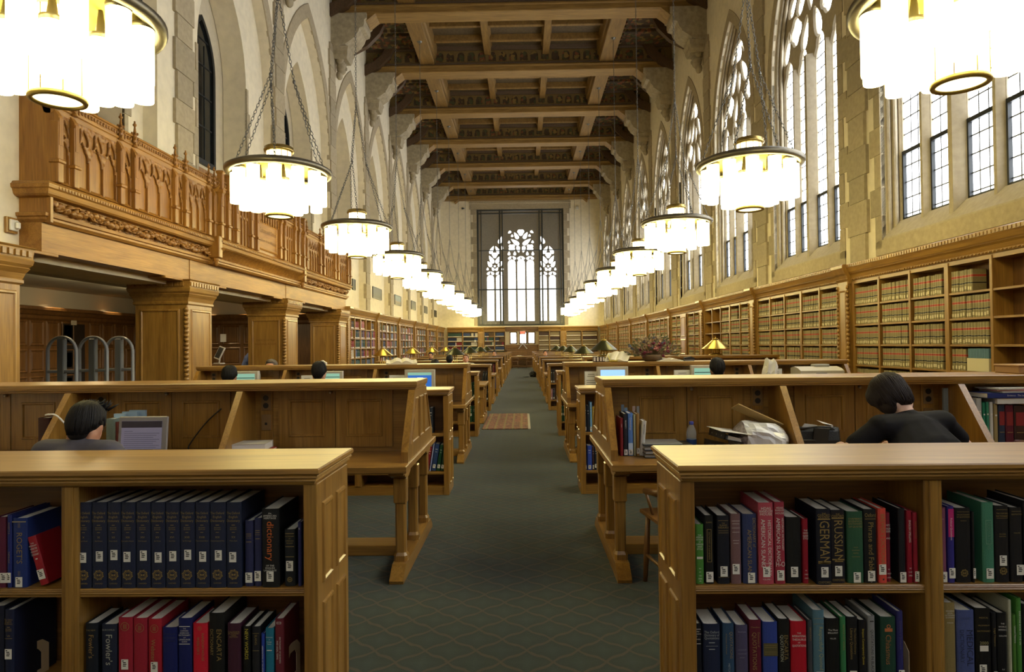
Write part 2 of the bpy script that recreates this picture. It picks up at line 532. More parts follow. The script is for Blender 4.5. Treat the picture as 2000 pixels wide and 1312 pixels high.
def right_window_meshes():
    c = 0.0
    o = arch(WA, WB, WS, WR_, 12)
    lights = []
    LC = (-1.04, -.37, .37, 1.04)
    hs = [cusped(.255, 3.27, 6.75, .55, x) for x in LC]
    hs += [foil(-.70, 7.78, .27), foil(.70, 7.78, .27), foil(0, 8.95, .27, 4, pi / 4)]
    hs += [dagger(-1.12, 7.62, .62, .24, 1.15), dagger(1.12, 7.62, .62, .24, pi - 1.15)]
    hs += [dagger(-.26, 7.55, .62, .24, pi - 1.9), dagger(.26, 7.55, .62, .24, 1.9)]
    hs += [dagger(-.36, 8.35, .72, .26, .95), dagger(.36, 8.35, .72, .26, pi - .95)]
    hs += [dagger(-.78, 8.40, .55, .22, .8), dagger(.78, 8.40, .55, .22, pi - .8), dagger(0, 8.15, .5, .22, -pi / 2), dagger(-.35, 8.98, .42, .17, .75), dagger(.35, 8.98, .42, .17, pi - .75)]
    tr = curve_mesh([o] + hs, .05, .035, M_YZ, 1)
    tr.transform(Matrix.Translation((XR + .25, 0, 0)))
    rings = []
    for i, (aa, xx, th) in enumerate(((1.39, XR + .10, .03), (1.33, XR + .16, .03))):
        r = curve_mesh([arch(WA + .02, WB, WS, WR_ + .02, 12), arch(aa, WB + .06, WS, WR_ - (WA - aa) * 1.5, 12)], th, .018, M_YZ, 1)
        r.transform(Matrix.Translation((xx, 0, 0))); rings.append(r)
    m = MB()
    m.prism([(XR + .01, WB - .02), (XR + .3, WB - .02), (XR + .3, 3.27), (XR + .2, 3.27), (XR + .01, WB + .03)], 'y', -WA, WA)
    # prism 'y' uses (x,z)
    for y in (-.705, 0, .705):
        w = .075 if y else .12
        m.loft([[(XR + .22, y - w, z), (XR + .08 if not y else XR + .14, y - w * .35, z), (XR + .08 if not y else XR + .14, y + w * .35, z), (XR + .22, y + w, z)] for z in (3.05, 7.0)])
    g = curve_mesh([arch(WA - .02, 3.2, WS, WR_ - .03, 12)], .004, 0, M_YZ); g.transform(Matrix.Translation((XR + .27, 0, 0)))
    l = MB()
    for x in LC:
        for dx in (-.085, .085): l.box(XR + .255, XR + .263, x + dx - .007, x + dx + .007, 3.27, 7.2)
        z = 3.35
        while z < 7.2:
            l.box(XR + .252, XR + .264, x - .27, x + .27, z - .008, z + .008); z += .235
    l.box(XR + .254, XR + .262, -1.3, 1.3, 7.75, 7.76); l.box(XR + .254, XR + .262, -1.1, 1.1, 8.3, 8.31)
    cas = []
    for x in LC:
        q = MB()
        t = .028
        for a0, a1, z0, z1 in ((x - .25, x - .25 + t, 3.27, 4.25), (x + .25 - t, x + .25, 3.27, 4.25), (x - .25, x + .25, 3.27, 3.27 + t), (x - .25, x + .25, 4.25 - t, 4.25 + t)):
            q.box(XR + .215, XR + .265, a0, a1, z0, z1)
        cas.append(q)
    # wall-face surround: toothed quoins, arch ring and sill course
    s = MB()
    z = WB - .12; i = 0
    while z < WS - .05:
        h = .42 if i % 2 else .5
        w = .30 if i % 2 else .17
        for sg in (-1, 1):
            y0, y1 = sg * WA, sg * (WA + w)
            s.box(XR - .016, XR + .05, min(y0, y1), max(y0, y1), z + .004, min(z + h, WS) - .004, (i // 2 + (sg > 0)) % 2)
        z += h; i += 1
    s.box(XR - .016, XR + .05, -WA - .17, WA + .17, WB - .22, WB - .0, 0)
    ring = curve_mesh([arch(WA + .22, WS, WS, WR_ + .30, 12), arch(WA, WS - .001, WS, WR_, 12)], .03, 0, M_YZ)
    ring.transform(Matrix.Translation((XR + .014, 0, 0)))
    return tr, rings, m, g, l, cas, s, ring
tr, rings, m_, g_, l_, cas_, s_, ring_ = right_window_meshes()
tr.materials.append(PALE)
for r in rings: r.materials.append(PALE)
mull = m_.mesh('mullions'); mull.materials.append(PALE)
g_.materials.append(PANE)
lead = l_.mesh('leading'); lead.materials.append(LEAD)
casm = [q.mesh('casement') for q in cas_]
for q in casm: q.materials.append(STEEL)
sur = s_.mesh('surround'); sur.materials.append(STONE); sur.materials.append(STONE2)
ring_.materials.append(STONE)
for i, k in enumerate(bays_r):
    yc = PIER(k) + MOD / 2
    w = link('window_%d' % (i + 1), tr); w.location = (0, yc, 0); struct(w, 'tall pointed stone window with four leaded lights')
    for nm, me in [('frame_moulding', rings[0]), ('frame_moulding', rings[1]), ('mullion_and_sill', mull), ('glass_pane', g_), ('lead_lattice', lead), ('stone_surround', sur), ('stone_arch', ring_)] + [('casement_frame', q) for q in casm]:
        link(nm, me, w)

# ================================================================== stone strips and corbels on the piers
def strip_mesh(sg, z0=2.72, z1=10.3):
    m = MB(); z = z0; i = 0
    rr = random.Random(3)
    while z < z1:
        h = (.46, .52, .40)[i % 3]
        w = .30 if i % 2 else .24
        zt = min(z + h, z1)
        x = XR if sg > 0 else XL
        m.box(x - sg * .05, x + sg * .06, -w, w, z + .006, zt - .006, rr.randint(0, 1))
        z = zt; i += 1
    m.box((x - sg * .035), x + sg * .06, -.23, .23, z0, z1, 2)
    return m
def corbel_mesh(sg):
    """stone corbel under a beam end: moulded block, concave underside and a small carved console"""
    m = MB(); x = XR if sg > 0 else XL
    w = .40
    prof = [(0, 10.25), (.18, 10.25), (.42, 10.32), (.66, 10.48), (.80, 10.66), (.84, 10.78), (.95, 10.82), (.98, 10.9), (.98, 11.02), (1.04, 11.06), (1.04, 11.22), (0, 11.22)]
    m.prism([(x - sg * a, z) for a, z in prof], 'y', -w, w)
    for yy in (-w, w):
        m.panel((x - sg * .12, yy, 10.5), (-sg, 0, 0) if (sg > 0) == (yy < 0) else (-sg, 0, 0), (0, 0, 1), .6, .5, [(0, 0), (.05, (.03 if yy < 0 else -.03) * sg), (.1, 0), (.16, (.03 if yy < 0 else -.03) * sg)])
    m.rects(-.3, .3, -.26, .26, [(9.95, 0), (10.05, .05), (10.15, .06), (10.27, .12)])
    n0 = len(m.v) - 16
    for i in range(n0, len(m.v)):
        a, b_, c_ = m.v[i]; m.v[i] = (x - sg * (a + .3) * .7, b_, c_)
    m.ball((x - sg * .2, 0, 9.78), .15, .16, .22, 12, 8)
    m.ball((x - sg * .33, 0, 9.74), .05, .05, .06, 8, 6)
    m.ball((x - sg * .14, 0, 9.56), .1, .12, .14, 10, 6)
    for s_ in (-1, 1): m.ball((x - sg * .2, s_ * .17, 9.95), .12, .07, .12, 8, 6)
    return m
for sg, side in ((1, 'right'), (-1, 'left')):
    sm = strip_mesh(sg).mesh('strip'); [sm.materials.append(q) for q in (STONE, STONE2, PALE)]
    cm = corbel_mesh(sg).mesh('corbel'); cm.materials.append(plain('weathered corbel stone', (.34, .285, .19), .85, noise=.2, nscale=9, bump=.3))
    for i, k in enumerate(range(-1, 10)):
        o = link('trim_stone_strip_%s' % side, sm); o.location = (0, PIER(k), 0); struct(o, 'strip of buff stone blocks on the pier')
        if k >= 1:
            o = link('trim_corbel_%s' % side, cm); o.location = (0, PIER(k) + .36, 0); struct(o, 'carved stone corbel under a ceiling beam end')

# ================================================================== left wall: pointed recesses with lancets
LA, LS, LR = 1.80, 6.9, 3.15
out = [(YB, 2.5), (YE, 2.5), (YE, ZC), (YB, ZC)]
gal = (1, 2, 3)
def lb(k): return 3.32 if k in gal else 2.62
holes = [arch(1.35 if k == 1 else LA, lb(k), LS, LR, 10, PIER(k) + MOD / 2) for k in range(-1, 10)]
me = curve_mesh([out] + holes, .11, 0, M_YZ); me.transform(Matrix.Translation((XL - .11, 0, 0)))
me.materials.append(PLASTER)
wl = struct(link('wall_left', me), 'cream plaster wall with pointed recesses')
holes = [arch(1.02, 3.3 if k in gal else 5.0, LS, 1.95, 10, PIER(k) + MOD / 2 - .15) for k in range(-1, 10)]
me = curve_mesh([out] + holes, .24, 0, M_YZ); me.transform(Matrix.Translation((XL - .22 - .24, 0, 0)))
me.materials.append(PLASTER)
link('recess_back', me, wl)
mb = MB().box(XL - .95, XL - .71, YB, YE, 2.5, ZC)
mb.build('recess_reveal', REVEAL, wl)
mb = MB()
mb.box(XL - .3, XL, YB, PIER(1) - .0, 0, 2.5)
mb.box(XL - .3, XL, PIER(4) + .42, YE, 0, 2.5)
mb.build('lower_wall', PLASTER, wl)
lan = curve_mesh([arch(.46, 5.15, LS, .95, 10)], .02, 0, M_YZ); lan.transform(Matrix.Translation((XL - .69, 0, 0))); lan.materials.append(DARKGL)
lfr = curve_mesh([arch(.54, 5.07, LS, 1.05, 10), arch(.46, 5.15, LS, .95, 10)], .04, 0, M_YZ); lfr.transform(Matrix.Translation((XL - .67, 0, 0))); lfr.materials.append(STEEL)
lbar = MB()
for z in (5.8, 6.4, 7.0, 7.5): lbar.box(XL - .675, XL - .66, -.44, .44, z - .012, z + .012)
for y in (-.15, .15): lbar.box(XL - .675, XL - .66, y - .01, y + .01, 5.15, 7.4)
lbar = lbar.mesh('bars'); lbar.materials.append(STEEL)
lring = curve_mesh([arch(LA + .29, LS, LS, LR + .38, 12), arch(LA, LS - .001, LS, LR, 12)], .03, .01, M_YZ)
lring.transform(Matrix.Translation((XL + .0, 0, 0))); lring.materials.append(STONE)
iq = MB(); z = 3.4; i = 0
while z < LS:
    h = .5; w = .16 if i % 2 else .08
    for sg in (-1, 1):
        iq.box(XL - .24, XL - .2, min(sg * 1.02, sg * (1.02 + w)), max(sg * 1.02, sg * (1.02 + w)), z + .004, min(LS, z + h) - .004, i % 2)
    z += h; i += 1
iqm = iq.mesh('inner quoins'); iqm.materials.append(STONE); iqm.materials.append(STONE2)
for i, k in enumerate(range(-1, 10)):
    yc = PIER(k) + MOD / 2
    w = link('window_%d' % (20 + i), lan); w.location = (0, yc - .15, 0); struct(w, 'dark lancet window deep in a plaster recess')
    link('lancet_frame', lfr, w); link('glazing_bar', lbar, w)
    if k in gal: link('stone_quoin', iqm, w)
    o = link('trim_arch_left', lring); o.location = (0, yc, 0); struct(o, 'pointed arch of buff stone around the recess')

# wood backing behind the gallery
mb = MB()
for k in gal:
    yc = PIER(k) + MOD / 2 - .15
    mb.box(XL - .72, XL - .6, yc - 1.02, yc + 1.02, 3.3, 4.95)
    for j in range(3):
        mb.panel((XL - .6, yc - .98 + j * .66, 3.4), (0, 1, 0), (0, 0, 1), .6, 1.45, [(0, 0), (.03, .02), (.06, .0), (.09, .015)])
struct(mb.build('trim_gallery_backing', GZ), 'oak boarding under the lancets behind the balcony')

# ================================================================== ceiling
mb = MB().box(XL - 1, XR + .7, YB, YE + .3, ZC, ZC + .3)
ceil = struct(mb.build('ceiling', plain('dark ceiling boards', (.085, .058, .026), .7, noise=.25, nscale=12)), 'dark coffered ceiling of painted oak')
def beam_mesh():
    low = MB(); side = MB(); rel = None
    x0, x1 = XL - .1, XR + .1
    low.rects(x0, x1, -.31, .31, [(11.23, -.02), (11.25, 0), (11.40, 0), (11.42, .03), (11.46, .03), (11.48, 0), (11.5, -.02)], 0, 'fb')
    for sg, xw in ((1, XR), (-1, XL)):
        low.prism([(xw - sg * 1.0, 11.23), (xw - sg * 1.3, 11.24), (xw - sg * 1.02, 11.02)], 'y', -.31, .31)
    side.box(x0, x1, -.22, .22, 11.5, ZC)
    top = MB()
    top.rects(x0, x1, -.22, .22, [(11.5, .06), (11.55, .08), (11.58, .03)], 0, 'fb')
    top.rects(x0, x1, -.22, .22, [(12.0, 0.0), (12.05, .05), (12.1, .07), (ZC, .09)], 0, 'fb')
    xs = x0 + .3
    n = 28; p = (x1 - x0 - .6) / n
    outl = [(x0, 11.58), (x1, 11.58), (x1, 12.0), (x0, 12.0)]
    hs = [arch(p * .36, 11.62, 11.82, .14, 4, xs + p * (j + .5)) for j in range(n)]
    rel = curve_mesh([outl] + hs, .015, 0, M_XZ)
    return low, side, top, rel
low, side, top, rel = beam_mesh()
lowm = low.mesh('beam'); lowm.materials.append(CEILW)
sidem = side.mesh('beam side'); sidem.materials.append(PAINT)
topm = top.mesh('beam mouldings'); topm.materials.append(plain('dark painted moulding', (.075, .040, .016), .6, noise=.5, nscale=60))
rel.materials.append(plain('dull gilded arcade', (.15, .095, .028), .6, noise=.4, nscale=40))
relb = rel.copy(); relb.transform(Matrix.Translation((0, -.235, 0)))
for k in range(-1, 11):
    yy = PIER(k) + .36 if k < 10 else YE - .2
    o = link('ceiling_beam', lowm); o.location = (0, yy, 0); struct(o, 'oak cross beam with painted sides')
    link('painted_side', sidem, o); link('beam_moulding', topm, o); link('arcade_relief', relb, o)
LX = (-3.3, 3.07)
lb_ = MB(); pl = MB(); cof = MB(); br = MB()
y0, y1 = .22, MOD - .22
for x in LX:
    lb_.rects(x - .26, x + .26, y0, y1, [(11.52, -.02), (11.55, 0), (11.75, 0), (11.78, .05), (11.84, .06), (ZC, .1)], 0, 'lr')
    lb_.box(x - .22, x + .22, y0 - .12, y0 + .03, 11.32, 11.56)
    lb_.box(x - .22, x + .22, y1 - .03, y1 + .12, 11.32, 11.56)
    j = y0 + .3
    while j < y1 - .2:
        sg = -1 if x < 0 else 1
        pl.box(x + sg * .28, x + sg * .42, j, j + .1, 11.86, 12.0); j += .27
for x in (-1.15, .92):
    cof.rects(x - .12, x + .12, y0, y1, [(11.84, -.01), (11.86, 0), (12.05, 0), (ZC, .05)], 0, 'lr')
for f in (.25, .5, .75):
    yy = MOD * f
    cof.rects(LX[0] + .3, LX[1] - .3, yy - .07, yy + .07, [(11.95, -.01), (11.97, 0), (ZC, .03)], 0, 'fb')
for xa, xb in ((XL, LX[0] - .3), (LX[1] + .3, XR)):
    for q in range(3):
        ya = .4 + q * 1.18
        pl.panel((xa + .15, ya + 1.05, 12.14), (1, 0, 0), (0, -1, 0), xb - xa - .3, 1.0, [(0, 0), (.02, .1), (.12, .12), (.16, .05), (.3, .05), (.36, .09)])
for sg, xw in ((1, XR), (-1, XL)):
    pts = [(xw, 11.1), (xw - sg * .5, 11.35), (xw - sg * .9, 11.75), (xw - sg * 1.1, ZC), (xw - sg * .8, ZC), (xw - sg * .6, 11.8), (xw - sg * .3, 11.55), (xw, 11.45)]
    for yy in (.3, MOD / 2 - .1, MOD - .5): br.prism(pts, 'y', yy, yy + .2)
lbm = lb_.mesh('long beams'); lbm.materials.append(CEILY)
plm = pl.mesh('side panels'); plm.materials.append(PAINT)
cofm = cof.mesh('coffers'); cofm.materials.append(CEILY)
brm = br.mesh('brackets'); brm.materials.append(topm.materials[0])
for k in range(-1, 10):
    for nm, me in (('long_beam', lbm), ('painted_coffer', plm), ('coffer_rib', cofm), ('wall_bracket', brm)):
        o = link(nm, me, ceil); o.location = (0, PIER(k) + .36, 0)

# ================================================================== end wall, glass screen and the traceried window behind it
def Q(u, v, Y):
    p = P(u, v, Y); return (p.x, p.z)
def Z5(x, y, Y=48.5):     # coordinates read off an enlargement of the window
    return Q(920 + x / 4.685, 380 + y / 4.685, Y)
EX0, EX1, EZ0, EZ1 = -3.05, 2.8, 2.78, 10.65
out = [(XL - .2, 0), (XR + .2, 0), (XR + .2, ZC), (XL - .2, ZC)]
w3 = [(-.86, -.46), (-.22, .2), (.36, .76)]
holes = [[(EX0, EZ0), (EX1, EZ0), (EX1, EZ1), (EX0, EZ1)]] + [[(a, 1.6), (b, 1.6), (b, 2.32), (a, 2.32)] for a, b in w3]
me = curve_mesh([out] + holes, .15, 0, M_XZ); me.transform(Matrix.Translation((0, YE + .15, 0))); me.materials.append(PLASTER)
we = struct(link('wall_end', me), 'cream end wall around a big glazed opening')
mb = MB(); z = EZ0 + .02; i = 0
while z < EZ1:
    h = .5; w = .40 if i % 2 else .24
    mb.box(EX0 - w, EX0, YE - .02, YE + .05, z + .005, min(z + h, EZ1) - .005, i % 2)
    mb.box(EX1, EX1 + w, YE - .02, YE + .05, z + .005, min(z + h, EZ1) - .005, (i + 1) % 2)
    z += h; i += 1
mb.rects(EX0 - .5, EX1 + .5, YE - .02, YE + .05, [(EZ1, 0), (EZ1 + .35, 0), (EZ1 + .4, .05), (EZ1 + .5, .06)], 0, 'f')
mb.build('stone_jamb', [STONE, STONE2], we)
mb = MB()
for x, w in ((EX0, .12), (EX0 + .27, .05), (EX0 + 1.5, .1), (EX0 + 1.68, .08), (EX1 - 1.68, .08), (EX1 - 1.5, .1), (EX1 - .27, .05), (EX1 - .12, .12)):
    mb.box(x, x + w, YE + .05, YE + .2, EZ0, EZ1)
for z, w in ((EZ0, .12), (5.2, .08), (7.85, .05), (EZ1 - .3, .06), (EZ1 - .1, .1)):
    mb.box(EX0, EX1, YE + .08, YE + .17, z, z + w)
sc_ = struct(mb.build('window_50', plain('grey bronze screen', (.05, .052, .045), .45, .4)), 'dark metal glazed screen filling the end opening')
MB().box(EX0, EX1, YE + .12, YE + .13, EZ0, EZ1).build('glass_pane', glass('clear screen glass', (1, 1, 1), .02, .06), sc_)
# room beyond the screen
mb = MB()
mb.box(EX0 - 2.2, EX0 - 2.0, YE + .3, 48.7, 0, ZC); mb.box(EX1 + 2.0, EX1 + 2.2, YE + .3, 48.7, 0, ZC)
mb.box(EX0 - 2.2, EX1 + 2.2, YE + .3, 48.7, ZC - .9, ZC)
mb.box(EX0 - 2.2, EX1 + 2.2, YE + .3, 48.7, EZ0 - .15, EZ0 - .05)
struct(mb.build('wall_beyond', STONE2), 'stone walls of the porch beyond the screen')
p0 = Z5(20, 1300); p1 = Z5(890, 60)
out = [(p0[0] - 2, EZ0 - .3), (p1[0] + 2, EZ0 - .3), (p1[0] + 2, ZC), (p0[0] - 2, ZC)]
hz = []
def lit(xa, xb, yt, yb=1155):
    a = Z5(xa, yb); b = Z5(xb, yt)
    w = (b[0] - a[0]) / 2 * .88; cx = (a[0] + b[0]) / 2
    hz.append(arch(w, a[1], b[1] - w * .9, w * .9, 6, cx))
for a, b, t in ((145, 215, 738), (228, 295, 735), (338, 412, 596), (425, 497, 592), (510, 580, 596), (630, 697, 735), (712, 780, 738)): lit(a, b, t)
K5 = 48.5 / 1280 / 4.685
def fo(x, y, r, k=4, rot=pi / 4, sx=1, sz=1): q = Z5(x, y); hz.append(foil(q[0], q[1], r * K5, k, rot, 24, .3, sx, sz))
def dg_(x, y, L_, w_, ang): q = Z5(x, y); hz.append(dagger(q[0], q[1], L_ * K5, w_ * K5, R(ang), 12))
fo(455, 345, 34, 3, -pi / 2 + .0); 
dg_(413, 376, 74, 34, 118); dg_(498, 374, 74, 34, 62)
dg_(352, 345, 36, 24, 215); dg_(557, 342, 36, 24, -35); dg_(376, 376, 28, 22, 90); dg_(535, 373, 28, 22, 90)
dg_(403, 434, 92, 38, 142); dg_(510, 432, 92, 38, 38)
dg_(348, 434, 30, 22, 90); dg_(563, 431, 30, 22, 90)
fo(373, 484, 35); fo(540, 484, 35)
dg_(432, 500, 66, 32, -82); dg_(481, 500, 66, 32, -98)
for x in (348, 400, 515, 565): dg_(x, 538, 40, 24, 90)
for x, a in ((356, 50), (394, 130), (441, 50), (474, 130), (524, 50), (557, 130)): dg_(x, 578, 44, 25, a)
for mir in (0, 1):
    X = (lambda x: 923 - x) if mir else (lambda x: x)
    A = (lambda a: 180 - a) if mir else (lambda a: a)
    dg_(X(190), 506, 84, 32, A(65)); dg_(X(243), 506, 84, 32, A(118))
    fo(X(217), 553, 30, 3, -pi / 2)
    dg_(X(186), 594, 84, 36, A(120)); dg_(X(250), 594, 84, 36, A(60))
    dg_(X(170), 636, 64, 34, A(125)); dg_(X(268), 634, 64, 34, A(55))
    fo(X(217), 655, 12)
    dg_(X(152), 680, 30, 20, 90); dg_(X(201), 680, 40, 24, A(120)); dg_(X(237), 680, 40, 24, A(60)); dg_(X(288), 678, 30, 18, 90)
    for x, a in ((162, 50), (195, 130), (243, 50), (278, 130)): dg_(X(x), 718, 42, 24, A(a))
    dg_(X(270), 415, 76, 34, A(66)); dg_(X(286), 480, 60, 16, 90)
me = curve_mesh([out] + hz, .1, .02, M_XZ); me.transform(Matrix.Translation((0, 48.5, 0))); me.materials.append(STONE2)
ew = struct(link('window_51', me), 'gothic traceried window in three groups behind the screen')
q0 = Z5(120, 1180); q1 = Z5(800, 280)
MB().box(q0[0], q1[0], 48.63, 48.66, q0[1], q1[1]).build('glass_pane', PANE2, ew)
mb = MB()
for j in range(14):
    x = q0[0] + (q1[0] - q0[0]) * (j + .5) / 14
    mb.box(x - .006, x + .006, 48.60, 48.61, q0[1], q1[1])
for j in range(22):
    z = q0[1] + (q1[1] - q0[1]) * (j + .5) / 22
    mb.box(q0[0], q1[0], 48.60, 48.61, z - .006, z + .006)
mb.build('lead_lattice', LEAD, ew)
# the three small windows under it
for j, (a, b) in enumerate(w3):
    q = MB()
    for a0, a1, z0, z1 in ((a - .05, a + .02, 1.55, 2.37), (b - .02, b + .05, 1.55, 2.37), (a - .05, b + .05, 1.55, 1.62), (a - .05, b + .05, 2.30, 2.37)): q.box(a0, a1, YE - .06, YE + .05, z0, z1)
    w = struct(q.build('window_%d' % (60 + j), DZ), 'small bright pane in the end wall')
    MB().box(a, b, YE + .1, YE + .11, 1.6, 2.32).build('glass_pane', PANE, w)
# back wall behind the camera; openings and glowing pane added to brighten the foreground
wb_holes = [arch(.55, 3.2, 7.2, .9, 8, cx) for cx in (-2.6, -1.3, 0, 1.3, 2.6)]
me = curve_mesh([[(XL - .3, 0), (XR + .3, 0), (XR + .3, ZC), (XL - .3, ZC)]] + wb_holes, .15, .02, M_XZ); me.transform(Matrix.Translation((0, YB - .15, 0))); me.materials.append(PLASTER)
wb_ = struct(link('wall_back', me), 'end wall behind the camera with five tall openings added for fill light')
MB().box(-3.3, 3.3, YB - .32, YB - .30, 3.0, 8.3).build('glass_pane', emit('added fill glow', (.90, .95, 1.0), .8), wb_)
# ================================================================== chandeliers
BRONZE = plain('aged bronze rim', (.16, .14, .10), .38, .75)
GOLD = plain('brass collar', (.42, .30, .09), .3, .85)
CHAIN = plain('steel chain', (.16, .155, .14), .4, .8)
TUBE = emit('lit frosted tube', (1.0, .84, .40), 11.0)
TUBE2 = emit('lit diffuser disc', (1.0, .90, .50), 2.2)

def chain_mesh(mb, a, b, pitch=.05, w=.017, r=.0046):
    a = Vector(a); b = Vector(b); d = b - a; n = max(2, int(d.length / pitch)); d.normalize()
    s = d.cross(Vector((0, 1, .13))).normalized(); t = d.cross(s)
    st = (b - a) / n
    for i in range(n):
        c = a + st * (i + .5); e = s if i % 2 else t; f = t if i % 2 else s
        L2 = st.length * .62
        loops = []
        for k in range(8):
            an = 2 * pi * k / 8
            rad = d * (L2 * math.cos(an)) + e * (w * math.sin(an))
            un = (d * math.cos(an) + e * math.sin(an)).normalized()
            loops.append([c + rad + un * (r * math.cos(2 * pi * j / 4)) + f * (r * math.sin(2 * pi * j / 4)) for j in range(4)])
        mb.loft(loops + [loops[0]], 0, False, False, True)

def make_chandelier(loc):
    t = thing('chandelier', '', 'chandelier', loc)
    m = MB()
    m.lathe((0, 0, 0), [(.58, -.03), (.64, -.055), (.685, -.05), (.70, -.02), (.70, .012), (.67, .03), (.62, .055), (.5, .075), (.2, .085), (.2, .06), (.5, .04), (.58, .02), (.58, -.03)], 48, cap0=False, cap1=False)
    m.build('rim', BRONZE, t, True)
    m = MB(); m.lathe((0, 0, 0), [(.01, .02), (.58, .02), (.58, .03), (.01, .03)], 40)
    m.build('canopy_plate', plain('brass reflector plate', (.30, .23, .05), .5, .3), t, True)
    tubes = []
    for i in range(12):
        a = 2 * pi * (i + .5) / 12; tubes.append((.545 * math.cos(a), .545 * math.sin(a), -.02, -.46 - .035 * (i % 2), .080))
    for i in range(6):
        a = 2 * pi * i / 6; tubes.append((.31 * math.cos(a), .31 * math.sin(a), -.16, -.55, .075))
    for x, y, z0, z1, r in tubes:
        m = MB()
        m.lathe((x, y, 0), [(r * .3, z1), (r * .94, z1), (r, z1 + .012), (r, z0 - .02)], 18, 0, cap1=False)
        m.lathe((x, y, 0), [(r, z0 - .035), (r + .004, z0 - .035), (r + .004, z0), (r * .5, z0 + .01), (r * .2, .02)], 18, 1, cap0=False)
        m.build('glass_tube', [TUBE, BRONZE], t, True)
    m = MB()
    m.lathe((0, 0, 0), [(.17, -.60), (.17, .0)], 28, 0, cap0=False, cap1=False)
    for j in range(8):
        a = 2 * pi * j / 8; m.tube([(.172 * math.cos(a), .172 * math.sin(a), -.6), (.172 * math.cos(a), .172 * math.sin(a), 0)], .004, 5, 1)
    d = m.build('central_drum', [TUBE, GOLD], t, True)
    m = MB(); m.lathe((0, 0, 0), [(.150, -.615), (.152, -.63), (.18, -.63), (.186, -.615), (.186, -.60), (.172, -.59), (.16, -.60), (.150, -.615)], 32, cap0=False, cap1=False)
    m.build('drum_ring', plain('gilt ring', (.30, .22, .06), .35, .8), d, True)
    m = MB(); m.lathe((0, 0, 0), [(.01, -.612), (.155, -.612), (.155, -.605), (.01, -.605)], 28)
    m.build('diffuser_disc', TUBE2, d, True)
    m = MB()
    m.lathe((0, 0, 0), [(.19, .08), (.2, .1), (.18, .11)], 28, 1)
    m.lathe((0, 0, 0), [(.165, .11), (.165, .255)], 28, 0, cap0=False, cap1=False)
    for j in range(12):
        a = 2 * pi * j / 12; m.tube([(.168 * math.cos(a), .168 * math.sin(a), .11), (.168 * math.cos(a), .168 * math.sin(a), .26)], .005, 5, 1)
    m.lathe((0, 0, 0), [(.17, .255), (.195, .265), (.2, .285), (.185, .30), (.19, .32), (.165, .335), (.1, .345), (.02, .35)], 28, 1)
    m.build('top_lantern', [emit('lit lantern pane', (1, .86, .5), 5.0), GOLD], t, True)
    nodes = []
    for i in range(3):
        a = 2 * pi * i / 3 + .35; nodes.append(Vector((.2 * math.cos(a), .2 * math.sin(a), 1.25)))
    top = Vector((0, 0, 2.45)); ceilz = 11.53 - loc[2]
    m = MB(); chain_mesh(m, top, (0, 0, ceilz)); m.build('hanging_chain', CHAIN, t, True)
    m = MB(); m.lathe((0, 0, ceilz), [(.04, -.06), (.06, -.03), (.1, 0), (.1, .01)], 12); m.build('ceiling_hook', CHAIN, t, True)
    for i, n in enumerate(nodes):
        m = MB(); chain_mesh(m, n, top); m.ball(n, .022, .022, .03, 8, 6); m.build('upper_chain', CHAIN, t, True)
        for s in (-1, 1):
            a = 2 * pi * i / 3 + .35 + s * .45
            m = MB(); chain_mesh(m, (.62 * math.cos(a), .62 * math.sin(a), .05), n); m.build('lower_chain', CHAIN, t, True)
    return t
RZ = 3.90
CHX = (-3.3, 3.07)
proto_ch = make_chandelier((CHX[0], 4.60, RZ))
ords = ['nearest', 'second', 'third', 'fourth', 'fifth', 'sixth', 'seventh', 'eighth', 'ninth', 'farthest']
for si, x in enumerate(CHX):
    for k in range(10):
        o = proto_ch if (si == 0 and k == 0) else dup(proto_ch, (x, (4.66 if k else 4.60) + MOD * k, RZ), 0)
        where = 'window side' if si else 'balcony side'
        if k == 0:
            lab = ('chandelier of lit glass tubes cut off by the top right corner of the photo' if si else 'chandelier of lit glass tubes cut off by the top left corner of the photo')
        else:
            lab = '%s chandelier of lit tubes from the camera in the row on the %s' % (ords[k], where)
        o['label'] = lab; o['group'] = 'chandeliers of lit glass tubes'

